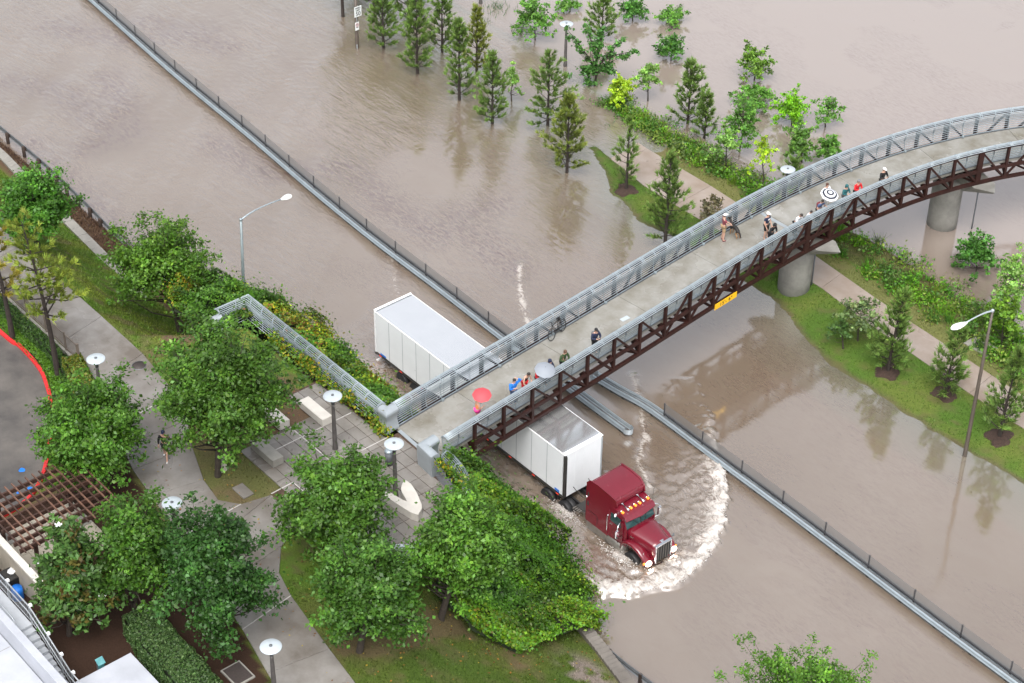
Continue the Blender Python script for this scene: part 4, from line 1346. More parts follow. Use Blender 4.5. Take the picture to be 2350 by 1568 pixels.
# crease lines of the roof cap
for y_ in (-0.62, 0.62):
    MB(TKO).loft([[K(0.9, y_ - 0.05, 3.19), K(0.9, y_ + 0.05, 3.19), K(0.9, y_, 3.205)], [K(1.88, y_ * 0.9 - 0.09, 2.92), K(1.88, y_ * 0.9 + 0.09, 2.92), K(1.86, y_ * 0.9, 3.01)]]).build('roof_crease', M['red'], truck)
# cab
shell('cab', [(1.45, 0.62), (1.45, 2.42), (1.75, 2.50), (2.42, 2.36), (2.50, 2.20), (2.72, 1.62), (2.75, 0.62)], [1.08, 1.06, 1.03, 0.98, 0.98, 0.98, 0.98], M['red'], 0.06)
# windscreen: two panes meeting in a slight V
for sy in (-1, 1):
    mb = MB(TKO)
    a_ = [K(2.53, sy * 0.93, 2.16), K(2.60, sy * 0.03, 2.16), K(2.80, sy * 0.03, 1.66), K(2.735, sy * 0.95, 1.66)]
    b_ = [(p[0] + 0.03, p[1], p[2] + 0.012) for p in a_]
    mb.add(a_ + b_, [(0, 1, 2, 3), (7, 6, 5, 4), (0, 4, 5, 1), (1, 5, 6, 2), (2, 6, 7, 3), (3, 7, 4, 0)])
    mb.build('windscreen', M['glass'], truck)
    MB(TKO).bar(K(2.83, sy * 0.15, 1.68), K(2.70, sy * 0.45, 2.0), 0.025).build('wiper', M['black'], truck)
MB(TKO).bar(K(2.62, 0, 2.18), K(2.83, 0, 1.64), 0.05).build('windscreen_post', M['black'], truck)
# sun visor, drooping over the glass
mb = MB(TKO)
vs = []
for y_ in np.linspace(-1.0, 1.0, 9):
    f_ = 2.88 - 0.12 * abs(y_)
    vs.append([K(2.36, y_, 2.40), K(2.62, y_, 2.38), K(f_, y_, 2.20), K(f_ - 0.02, y_, 2.15), K(2.58, y_, 2.31), K(2.36, y_, 2.33)])
mb.loft(vs); mb.build('sun_visor', M['red'], truck)
for y_ in (-0.86, -0.3, 0.0, 0.3, 0.86):
    MB(TKO).lathe([(0.055, -0.10), (0.07, 0.0), (0.065, 0.06), (0.0, 0.09)], K(2.32, y_, 2.47), 10, axis='X').build('marker_light', M['amber_lit'], truck)
    MB(TKO).lathe([(0.0, -0.1), (0.04, -0.08), (0.072, 0.0)], K(2.25, y_, 2.47), 10, axis='X').build('marker_cup', M['chrome'], truck)
for y_ in (-0.52, 0.52):
    h_ = MB(TKO).tube([K(1.85, y_, 2.60), K(2.25, y_, 2.52), K(2.42, y_, 2.49)], [0.035, 0.035, 0.075], 8).build('air_horn', M['chrome'], truck)
    MB(TKO).box(K(1.83, y_, 2.59), (0.14, 0.16, 0.1)).build('horn_bracket', M['chrome'], truck)
# bonnet
secs = []
for x_, hw, zt, cr_ in ((2.62, 0.93, 1.66, 0.06), (3.1, 0.84, 1.62, 0.06), (3.7, 0.70, 1.54, 0.06), (4.2, 0.60, 1.45, 0.05), (4.42, 0.555, 1.40, 0.045)):
    ring = [K(x_, -hw, 0.55), K(x_, -hw, zt - 0.30), K(x_, -hw * 0.96, zt - 0.12), K(x_, -hw * 0.80, zt - 0.02), K(x_, -hw * 0.4, zt + cr_ * 0.7), K(x_, 0, zt + cr_),
            K(x_, hw * 0.4, zt + cr_ * 0.7), K(x_, hw * 0.80, zt - 0.02), K(x_, hw * 0.96, zt - 0.12), K(x_, hw, zt - 0.30), K(x_, hw, 0.55)]
    secs.append(ring)
MB(TKO).loft(secs, smooth=True).build('bonnet', M['red'], truck)
# front wings: arched over the wheels
for sy in (-1, 1):
    arch = [(2.42, 0.42), (2.50, 0.72), (2.70, 0.98), (2.98, 1.13), (3.35, 1.16), (3.75, 1.06), (4.08, 0.84), (4.32, 0.56), (4.42, 0.28)]
    secs = []
    for i, (x_, z_) in enumerate(arch):
        ins = 0.52 - 0.05 * (i > 6)
        out = 1.14 - (0.02, 0.0, 0.0, 0.0, 0.0, 0.01, 0.03, 0.06, 0.10)[i]
        tx, tz = (arch[min(i + 1, 8)][0] - arch[max(i - 1, 0)][0]), (arch[min(i + 1, 8)][1] - arch[max(i - 1, 0)][1])
        L_ = math.hypot(tx, tz); nx_, nz_ = tz / L_, -tx / L_       # pointing inward (down / back)
        th = 0.10
        secs.append([K(x_, sy * ins, z_ - 0.02), K(x_, sy * (out - 0.14), z_), K(x_ + nx_ * 0.02, sy * (out - 0.04), z_ + nz_ * 0.025), K(x_ + nx_ * 0.07, sy * out, z_ + nz_ * 0.09),
                     K(x_ + nx_ * 0.16, sy * (out - 0.01), z_ + nz_ * 0.20), K(x_ + nx_ * 0.16, sy * (out - 0.05), z_ + nz_ * 0.20), K(x_ + nx_ * th, sy * (out - 0.10), z_ + nz_ * th), K(x_ + nx_ * th, sy * ins, z_ + nz_ * th - 0.02)])
    MB(TKO).loft(secs, smooth=True).build('front_wing', M['red'], truck)
    wheel(truck, TKO, K(3.32, sy * 0.97, ZR + 0.53), 0.53, 0.30, M['chrome'])
    hl = MB(TKO).lathe([(0.0, -0.12), (0.10, -0.10), (0.15, 0.0), (0.12, 0.07), (0.0, 0.12)], K(4.36, sy * 0.86, 0.46), 14, axis='X', sy=1.0, sx=1.35).build('headlamp', M['headlight'], truck)
    MB(TKO).lathe([(0.0, -0.06), (0.06, -0.05), (0.09, 0.0), (0.0, 0.06)], K(4.27, sy * 1.06, 0.5), 10, axis='X', sx=1.2).build('indicator', M['amber_lit'], truck)
    MB(TKO).tube([K(4.05, sy * 0.98, 0.85), K(4.12, sy * 1.0, 1.12)], 0.012, 5).build('bumper_wand', M['chrome'], truck)
MB(TKO).lathe([(0.0, -0.03), (0.09, -0.02), (0.09, 0.02), (0.0, 0.03)], K(4.12, 1.0, 1.16), 10, axis='X').build('wing_mirror', M['galv_dark'], truck)
# grille
MB(TKO).box(K(4.45, 0, 0.92), (0.05, 0.96, 0.98)).build('grille_mesh', M['black'], truck)
for y_ in (-0.51, 0.51):
    MB(TKO).box(K(4.46, y_, 0.92), (0.13, 0.085, 1.08)).build('grille_frame', M['chrome'], truck, bevel=0.02, seg=2)
MB(TKO).box(K(4.45, 0, 1.44), (0.15, 1.1, 0.10)).build('grille_frame', M['chrome'], truck, bevel=0.03, seg=2)
for k in range(5):
    MB(TKO).box(K(4.48, -0.34 + k * 0.17, 0.90), (0.025, 0.02, 0.96)).build('grille_bar', M['tank'], truck)
MB(TKO).box(K(4.36, 0, 1.50), (0.18, 0.14, 0.03), rot=Matrix.Rotation(R(12), 3, 'Y')).build('bonnet_emblem', M['chrome'], truck, bevel=0.012, seg=2)
MB(TKO).box(K(4.30, 0, 1.515), (0.05, 0.26, 0.035)).build('bonnet_emblem', M['chrome'], truck, bevel=0.012, seg=2)
MB(TKO).box(K(4.52, 0, 0.02), (0.28, 2.1, 0.38)).build('bumper', M['chrome'], truck, bevel=0.08, seg=3)
# doors, windows, mirrors, steps
for sy in (-1, 1):
    d_ = MB(TKO).box(K(2.10, sy * 1.035, 1.32), (0.98, 0.03, 1.36)).build('door', M['red'], truck, bevel=0.012, seg=2)
    mb = MB(TKO)
    a_ = [K(1.68, sy * 1.056, 1.66), K(2.46, sy * 1.045, 1.60), K(2.38, sy * 1.03, 2.14), K(1.70, sy * 1.045, 2.18)]
    b_ = [(p[0], p[1] + sy * 0.014, p[2]) for p in a_]
    mb.add(a_ + b_, [(0, 1, 2, 3), (7, 6, 5, 4), (0, 4, 5, 1), (1, 5, 6, 2), (2, 6, 7, 3), (3, 7, 4, 0)])
    w_ = mb.build('side_window', M['glass'], d_); w_.location = (0, 0, 0)
    MB(TKO).box(K(1.74, sy * 1.07, 1.45), (0.16, 0.03, 0.04)).build('handle', M['chrome'], d_)
    MB(TKO).tube([K(1.54, sy * 1.12, 0.85), K(1.54, sy * 1.16, 0.95), K(1.54, sy * 1.16, 1.85), K(1.54, sy * 1.1, 1.95)], 0.018, 6).build('grab_rail', M['chrome'], truck)
    m1 = MB(TKO).box(K(2.60, sy * 1.46, 1.52), (0.11, 0.24, 0.52)).build('mirror', M['chrome'], truck, bevel=0.035, seg=2)
    MB(TKO).tube([K(2.42, sy * 1.0, 2.10), K(2.52, sy * 1.3, 2.0), K(2.62, sy * 1.47, 1.9), K(2.60, sy * 1.46, 1.75)], 0.032, 6).build('mirror_arm', M['chrome'], truck)
    MB(TKO).tube([K(2.55, sy * 1.0, 1.25), K(2.6, sy * 1.44, 1.2), K(2.6, sy * 1.46, 1.3)], 0.024, 6).build('mirror_arm', M['chrome'], truck)
    MB(TKO).lathe([(0.0, -0.03), (0.10, -0.02), (0.12, 0.02), (0.0, 0.05)], K(2.05, sy * 1.10, 2.22), 12, axis='X', sx=0.7).build('spot_mirror', M['white_paint'], truck, )
    # skirt and tank below the sleeper and door
    MB(TKO).box(K(0.74, sy * 1.08, 0.34), (1.5, 0.10, 0.52)).build('side_skirt', M['tank'], truck, bevel=0.03, seg=2)
    MB(TKO).lathe([(0.0, -0.62), (0.27, -0.62), (0.30, -0.57), (0.30, 0.57), (0.27, 0.62), (0.0, 0.62)], K(2.02, sy * 0.86, 0.24), 20, axis='X').build('fuel_tank', M['tank'], truck)
    for k in range(2):
        MB(TKO).box(K(1.75 + 0.5 * k, sy * 0.86, 0.55), (0.06, 0.4, 0.03)).build('tank_strap', M['dark_metal'], truck)
    MB(TKO).box(K(0.10, sy * 1.15, 2.35), (0.10, 0.02, 0.28)).build('hinge', M['dark_metal'], truck)
    MB(TKO).box(K(0.10, sy * 1.15, 1.75), (0.10, 0.02, 0.28)).build('hinge', M['dark_metal'], truck)
    MB(TKO).box(K(0.45, sy * 1.145, 1.30), (0.7, 0.012, 0.02)).build('locker_seam', M['ink'], truck)
    MB(TKO).box(K(0.8, sy * 1.145, 1.02), (0.02, 0.012, 0.56)).build('locker_seam', M['ink'], truck)
    MB(TKO).lathe([(0.0, -0.06), (0.05, -0.05), (0.06, 0.03), (0.0, 0.05)], K(-0.02, sy * 1.16, 2.12), 8, axis='X').build('side_lamp', M['chrome'], truck)
    MB(TKO).box(K(3.1, sy * 0.88, 1.36), (0.22, 0.03, 0.05)).build('bonnet_latch', M['chrome'], truck)
# chassis behind the sleeper
for y_ in (-0.42, 0.42):
    MB(TKO).box(K(-1.6, y_, 0.28), (3.4, 0.09, 0.26)).build('chassis_rail', M['black'], truck)
MB(TKO).box(K(-0.75, 0, 0.46), (0.9, 1.5, 0.05)).build('deck_plate', M['dark_metal'], truck)
for k in range(4):
    MB(TKO).box(K(-1.2 + k * 0.14, -0.72, 0.40), (0.05, 0.5, 0.05)).build('step_bar', M['tank'], truck)
for x_ in (-1.75, -3.05):
    for y_ in (-1.02, -0.70, 0.70, 1.02):
        wheel(truck, TKO, K(x_, y_, ZR + 0.52), 0.52, 0.27, M['tank'])
for y_ in (-0.3, 0.35):
    MB(TKO).tube([K(-0.02, y_, 1.3), K(-0.5, y_ * 1.2, 0.95), K(-1.2, y_ * 1.5, 0.95), K(-1.78, y_ * 1.6, 1.2)], 0.018, 5).build('air_line', M['black'], truck)
MB(TKO).tube([K(2.2, 1.3, 1.6), K(2.25, 1.32, 3.0)], 0.008, 4).build('aerial', M['black'], truck)

# ------------------------------------------------------------------ foliage
def leaf_quads(P, Nn, L, W, cols, jit=0.9, rng=RG):
    """one pointed leaf (two halves folded along the rib is left to the jitter) per point"""
    n = len(P)
    nn = Nn + rng.normal(0, jit, (n, 3))
    nn /= np.linalg.norm(nn, axis=1)[:, None] + 1e-9
    a = np.cross(nn, rng.normal(0, 1, (n, 3)))
    a /= np.linalg.norm(a, axis=1)[:, None] + 1e-9
    b = np.cross(nn, a)
    q_ = 0.5 + 0.95 * rng.random(n)
    L = L * q_; W = W * q_ * (0.8 + 0.4 * rng.random(n))
    V = np.stack([P - a * L[:, None] / 2, P + b * W[:, None] / 2 - nn * W[:, None] * 0.15, P + a * L[:, None] / 2, P - b * W[:, None] / 2 - nn * W[:, None] * 0.15], 1)
    F = np.arange(4 * n).reshape(n, 4)
    return V.reshape(-1, 3), F, np.repeat(cols, 4, 0)


def vary(base, n, rng, dv=0.22, dh=0.12):
    c = np.tile(np.array(base, float), (n, 1)) * np.exp(rng.normal(0, dv, (n, 1)))
    c[:, 0] *= np.exp(rng.normal(0, dh, n))
    return c


def limb_tubes(mb, base, tips, r0, rng, mid_h=0.45):
    for t in tips:
        t = np.array(t)
        m = base * (1 - mid_h) + t * mid_h
        m[2] = base[2] + (t[2] - base[2]) * 0.3
        q = base * 0.85 + t * 0.15
        mb.tube([base, m + rng.normal(0, 0.06, 3), t], [r0, r0 * 0.6, r0 * 0.15], 5)


def make_crown(shape, rng):
    """cluster centres spread through a lobed volume"""
    k, rx, ry, rz = shape['n'], shape['rx'], shape['ry'], shape['rz']
    d = rng.normal(0, 1, (k, 3))
    d[:, 2] = np.abs(d[:, 2]) * 0.9 * np.sign(d[:, 2] + 0.75)
    d /= np.linalg.norm(d, axis=1)[:, None]
    ph = rng.random(4) * 6.28
    az = np.arctan2(d[:, 1], d[:, 0])
    lob = 1 + shape.get('lobe', 0.16) * (np.sin(3 * az + ph[0]) * 0.5 + np.sin(5 * az + ph[1]) * 0.4 + np.sin(4 * d[:, 2] * 2 + ph[2]) * 0.5)
    r = rng.uniform(shape.get('rmin', 0.35), 1.0, k) ** 0.55 * lob
    c = d * r[:, None]
    tap = 1 - shape.get('cone', 0.0) * np.clip(c[:, 2], -0.3, 1)
    c[:, :2] *= tap[:, None]
    return c * np.array([rx, ry, rz]), d


def broadleaf(name, label, base, crown, rx, rz, col, n_clusters=70, per=170, leaf=(0.185, 0.115), csize=0.55, cone=0.15, lobe=0.16, rmin=0.35, tip=(1.75, 1.6, 1.2), trunk_r=0.13,
              cat='tree', group=None, seed=0, ry=None, flowers=0, spike=0.0, accent=None, m=None, spread=None, full=0.62):
    rng = np.random.default_rng(seed + 100)
    base, crown = np.array(base, float), np.array(crown, float)
    t = thing(name, label, cat, tuple(base), 0, group)
    szs = None
    if spread is None:
        nl = max(9, int(n_clusters * 0.52))
        cs_, szs = [], []
        ph = rng.random(3) * 6.28
        for i in range(nl):
            zc_ = 1 - (1.78 if full < 0.7 else 1.95) * (i + rng.random()) / nl
            az = i * 2.39996 + rng.normal(0, 0.35)
            hr_ = math.sqrt(max(0.0, 1 - zc_ * zc_))
            if zc_ < 0: hr_ = max(hr_, full)
            dv_ = np.array([hr_ * math.cos(az), hr_ * math.sin(az), zc_])
            reach = rng.uniform(0.64, 1.16) * (1 + lobe * (math.sin(3 * az + ph[0]) * 0.6 + math.sin(5 * az + ph[1]) * 0.5))
            tap = 1 - cone * np.clip(zc_, -0.4, 1)
            for t__ in ((0.42, 0.62, 0.80, 0.96) if rmin > 0.3 else (0.2, 0.45, 0.7, 0.94)):
                p = dv_ * reach * (t__ + rng.normal(0, 0.04)) * np.array([rx * tap, (ry or rx) * tap, rz])
                p += rng.normal(0, 0.10, 3) * rx * t__ * np.array([1, 1, 0.7])
                p[2] -= 0.06 * rz * t__ * t__ * (hr_ > 0.6)
                cs_.append(p); szs.append(csize * (1.30 - 0.72 * t__) * (rx / 3.0) ** 0.35)
        c = np.array(cs_) + (crown - base)
        d = None
    else:
        c, d = spread
    Ps, Ns, Cs = [], [], []
    ctr = crown - base
    for i in range(len(c)):
        npl = int(per * rng.uniform(0.6, 1.4))
        sz = (szs[i] if szs else csize) * rng.uniform(0.75, 1.25)
        if szs: npl = int(per * 0.60 * (sz / csize) ** 1.4 * (1.3 if rx > 2 else 1.0)) + 6
        g = rng.normal(0, 1, (npl, 3)) * np.array([sz, sz, sz * 0.55])
        out = c[i] - ctr
        on = np.linalg.norm(out) + 1e-6
        out = out / on
        tt = rng.random(npl) ** 1.2
        p = c[i] + g * (1 - 0.65 * tt[:, None]) + (out + [0, 0, 0.25]) * (spike + 0.25) * tt[:, None] * sz * 2.0
        Ps.append(p)
        nn = np.tile(out * 0.5 + np.array([0, 0, 0.9]), (npl, 1))
        Ns.append(nn)
        cl = vary(col, npl, rng, 0.16, 0.08) * math.exp(rng.normal(0.02, 0.26))
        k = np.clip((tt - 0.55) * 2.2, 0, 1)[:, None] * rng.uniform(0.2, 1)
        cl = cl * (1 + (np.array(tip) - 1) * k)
        if accent is not None and rng.random() < accent[1]:
            cl = cl * 0.4 + 0.6 * np.array(accent[0])
        Cs.append(cl)
    P, Nn, Cc = np.vstack(Ps), np.vstack(Ns), np.vstack(Cs)
    V, F, C = leaf_quads(P, Nn, leaf[0], leaf[1], np.clip(Cc, 0, 1), 0.75, rng)
    np_mesh('crown', V, F, m or M['oak_leaf'], t, col=C)
    mb = MB()
    top = ctr + np.array([0, 0, rz * 0.25])
    mb.tube([(0, 0, -0.6), (0, 0, 0), top * 0.33 + rng.normal(0, 0.05, 3), top * 0.66 + rng.normal(0, 0.08, 3), top], [trunk_r * 1.25, trunk_r * 1.1, trunk_r * 0.85, trunk_r * 0.6, trunk_r * 0.2], 8)
    far_ = np.argsort(-np.linalg.norm(c - ctr, axis=1))[:max(8, len(c) // 4)]
    for i in far_:
        h = float(np.clip(c[i][2] / max(top[2], 0.5) - rng.uniform(0.1, 0.3), 0.22, 0.8))
        b0 = top * h
        limb_tubes(mb, b0, [c[i]], trunk_r * 0.35, rng)
    mb.build('trunk', M['bark'], t, fix=False)
    if flowers:
        mbf = MB()
        idx = rng.choice(len(P), flowers)
        for i in idx:
            p = P[i] + np.array([0, 0, 0.15])
            for k in range(5):
                a_ = 2 * PI * k / 5
                q0 = p + np.array([math.cos(a_), math.sin(a_), 0.25]) * 0.12
                w_ = np.array([-math.sin(a_), math.cos(a_), 0]) * 0.055
                mbf.add([p, q0 - w_, q0 + np.array([math.cos(a_), math.sin(a_), 0.6]) * 0.06, q0 + w_], [(0, 1, 2, 3)])
        mbf.build('blossom', M['white_paint'], t, fix=False)
    return t


def crown_dims(c, wpx, hpx):
    s = ppm(c)
    r = wpx / 2 / s
    v = hpx / 2 / s
    rz = math.sqrt(max(v * v - (0.6 * r) ** 2, (0.35 * v) ** 2)) / 0.8
    return r, rz


def pine(label, base, h, wpx, col=(0.128, 0.205, 0.048), seed=0, dens=1.0, bare=0.08, droop=0.36, group=None, name='pine_tree', whorl=0.42, sparse=1.0, trunk=None, skew=(0, 0), ntuft=22, tl=0.34, rough_shape=0.25, pw=0.8):
    rng = np.random.default_rng(seed + 500)
    base = np.array(base, float)
    t = thing(name, label, 'tree', tuple(base), 0, group)
    s = ppm(base + [0, 0, h / 2])
    Rm = 1.06 * wpx / 2 / s
    mb = MB()
    lean = np.array([skew[0], skew[1], 0.0])
    def ax(u): return np.array([0, 0, h * u]) + lean * u * u
    tr = trunk or (0.045 + 0.012 * h)
    mb.tube([(0, 0, -0.7)] + [ax(u) for u in np.linspace(0, 0.98, 7)], [tr * 1.2] + [tr * (1 - 0.88 * u) for u in np.linspace(0, 1, 7)], 7)
    Ps, Ds, Cs = [], [], []
    z = bare * h
    while z < h * 0.985:
        u = z / h
        v = (u - bare) / (1 - bare)
        Lb = Rm * min(1.0, 0.72 + 1.6 * v) * (1 - v) ** pw + 0.16
        nb = max(3, int(rng.integers(4, 7) * sparse))
        a0 = rng.random() * 6.28
        for k in range(nb):
            if rng.random() > dens: continue
            a = a0 + 2 * PI * k / nb + rng.normal(0, 0.25)
            L = Lb * rng.uniform(1 - rough_shape * 1.6, 1 + rough_shape)
            el = droop + 0.55 * v + rng.normal(0, 0.12)
            d = np.array([math.cos(a) * math.cos(el), math.sin(a) * math.cos(el), math.sin(el)])
            p0 = ax(u)
            p1 = p0 + d * L * 0.55
            p2 = p0 + d * L + np.array([0, 0, 0.18 * L])
            mb.tube([p0, p1, p2], [tr * 0.30 * (1 - 0.6 * v), tr * 0.2 * (1 - 0.6 * v), 0.008], 4, cap=False)
            nt_ = max(3, int(L / 0.15))
            for j in range(nt_):
                w_ = 0.40 + 0.60 * (j + rng.random()) / nt_
                q = p0 + d * L * w_ + np.array([0, 0, 0.18 * L * w_ * w_])
                side = np.cross(d, [0, 0, 1.0]); side /= np.linalg.norm(side) + 1e-9
                q = q + side * rng.normal(0, 0.13 * L * min(1.0, 0.4 + w_)) + np.array([0, 0, rng.normal(0, 0.04)])
                m_ = int(ntuft * rng.uniform(0.7, 1.3))
                dd = rng.normal(0, 0.42, (m_, 3)) + d * 0.85 + side * rng.normal(0, 0.5) + np.array([0, 0, 0.55])
                dd /= np.linalg.norm(dd, axis=1)[:, None]
                Ps.append(np.tile(q, (m_, 1))); Ds.append(dd)
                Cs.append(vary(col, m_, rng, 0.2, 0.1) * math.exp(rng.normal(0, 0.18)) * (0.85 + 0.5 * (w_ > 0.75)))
        z += whorl * 1.12 * rng.uniform(0.75, 1.3) * (1 - 0.35 * v)
    m_ = 26
    dd = rng.normal(0, 0.5, (m_, 3)) + np.array([0, 0, 1.0]); dd /= np.linalg.norm(dd, axis=1)[:, None]
    Ps.append(np.tile(ax(1.0), (m_, 1))); Ds.append(dd); Cs.append(vary(col, m_, rng))
    P, D, C = np.vstack(Ps), np.vstack(Ds), np.vstack(Cs)
    n = len(P)
    L = tl * (0.7 + 0.6 * rng.random(n))
    wv = np.cross(D, rng.normal(0, 1, (n, 3))); wv /= np.linalg.norm(wv, axis=1)[:, None] + 1e-9
    wd = 0.020 + 0.010 * rng.random(n)
    V = np.stack([P - wv * wd[:, None], P + wv * wd[:, None], P + D * L[:, None]], 1).reshape(-1, 3)
    F = np.arange(3 * n).reshape(n, 3)
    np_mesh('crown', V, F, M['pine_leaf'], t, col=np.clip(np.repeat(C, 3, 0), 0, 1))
    mb.build('trunk', M['pine_bark'], t, fix=False)
    return t


def top_height(base, u, v): return float(over(base, u, v)[2] - base[2])

FAR_PINES = []
FAR_LAB = ['out of frame pine nearest the speed limit sign', 'out of frame pine second from the speed limit sign', 'out of frame tall pine farthest from the speed limit sign', 'out of frame tall pine on the river side']
# pines standing in the water and on the bank: (base pixel, top pixel, width px, label, options)
PINES = [
    ((880, 110), (870, -45), 92, 'pine nearest the speed limit sign standing in the water', {}),
    ((958, 169), (953, -15), 95, 'tall pine ringed by ripples, second from the speed limit sign', {}),
    ((1015, 119), (1008, -22), 78, 'pine at the top edge, third from the speed limit sign', {}),
    ((1054, 230), (1043, 47), 88, 'dense flooded pine standing left of a pale slender sapling', {}),
    ((1094, 166), (1085, 18), 70, 'narrow olive pine behind the flooded row', {'col': (0.17, 0.20, 0.036)}),
    ((1130, 284), (1133, 123), 82, 'flooded pine with ripple rings around its foot', {}),
    ((1257, 288), (1263, 120), 125, 'ragged wide pine with long bare lower limbs in the water', {'dens': 0.8, 'rough_shape': 0.4, 'droop': 0.15}),
    ((1301, 396), (1300, 226), 122, 'broad yellow-green pine at the tip of the grass bank', {'col': (0.155, 0.195, 0.038)}),
    ((1381, 92), (1377, -10), 86, 'pine at the top edge beside the flooded path lamp', {}),
    ((1578, 284), (1568, 146), 96, 'bushy pine in open water left of the small pine', {'pw': 0.65}),
    ((1616, 318), (1624, 216), 60, 'small short pine beside the bushy pine in open water', {'pw': 0.65}),
    ((1437, 434), (1433, 276), 78, 'thin see-through pine in a mulch ring by the path', {'dens': 0.62, 'sparse': 0.8}),
    ((1527, 548), (1530, 354), 118, 'tall pine at the waterline left of the footbridge', {'dens': 0.85}),
    ((2037, 856), (2064, 677), 96, 'upright dark pine in a mulch ring, first right of the footbridge', {'pw': 0.6, 'skew': (0.1, 0.3)}),
    ((2168, 909), (2188, 757), 90, 'round pine in a mulch ring below the street light head', {'pw': 0.5, 'bare': 0.1, 'skew': (0.1, 0.2)}),
    ((2292, 1008), (2311, 803), 104, 'pine in a mulch ring right of the leaning street light pole', {'dens': 0.85, 'skew': (0.1, 0.2)}),
    ((1817, 428), (1822, 372), 66, 'low pine top with dark needles behind the lamp beside the footbridge', {'pw': 0.5, 'bare': 0.05}),
]
for k_, (x_, y_, h_) in enumerate([(-30.5, 26.0, 9.0), (-34.0, 25.5, 9.0), (-38.0, 27.0, 10.5), (-33.0, 29.0, 10.5)]):
    FAR_PINES.append((np.array([x_, y_, 0.0]), h_, 110))
mulch_at = []
for i, (b_, t_, w_, lab, op) in enumerate(PINES):
    b0 = at(*b_, 0)
    if 11 <= i <= 15:
        b0 = at(*b_, 0.22)
        b0[2] = float(bank_z(b0[0], b0[1]))
        mulch_at.append(b0)
    pine(lab, b0, top_height(b0, *t_), w_, seed=i, group='young pines along the flooded bank', **op)

b0 = at(787, 38, 0)
pine('pine left of the speed limit sign, only its trunk in view at the top edge', b0, 7.5, 100, seed=90, bare=0.3, group='young pines along the flooded bank')
for k_, (b0, h_, w_) in enumerate(FAR_PINES):
    pine(FAR_LAB[k_], b0, h_, w_, seed=91 + k_, group='pines beyond the top edge', dens=0.9)

# mulch rings under the bank pines
for k, b0 in enumerate(mulch_at):
    if k == 1: continue
    rng = np.random.default_rng(60 + k)
    mb = MB((b0[0], b0[1], b0[2]))
    nr, na = 6, 26
    V_, F_ = [], []
    for i in range(nr + 1):
        for j in range(na):
            a_ = 2 * PI * j / na
            rr_ = 0.76 * i / nr * (1 + 0.14 * math.sin(3 * a_ + k) + 0.10 * math.sin(5 * a_ + 2 * k) + rng.normal(0, 0.05))
            x_, y_ = b0[0] + rr_ * math.cos(a_), b0[1] + rr_ * math.sin(a_)
            V_.append((x_, y_, float(bank_z(x_, y_)) + 0.10 * (1 - (i / nr) ** 2) + rng.normal(0, 0.012) + 0.025 - 0.06 * (i == nr)))
    for i in range(nr):
        for j in range(na):
            F_.append((i * na + j, (i + 1) * na + j, (i + 1) * na + (j + 1) % na, i * na + (j + 1) % na))
    mb.add(V_, F_, True)
    mo = mb.build('mulch_ring', M['mulch'], fix=False)
    mo.location = tuple(b0)
    tag(mo, ['brown mulch ring round the thin pine by the path', '', 'brown mulch ring under the first pine right of the footbridge', 'brown mulch ring under the pine below the street light head', 'brown mulch ring under the pine right of the street light pole'][k], 'mulch', 'mulch rings under the bank pines')

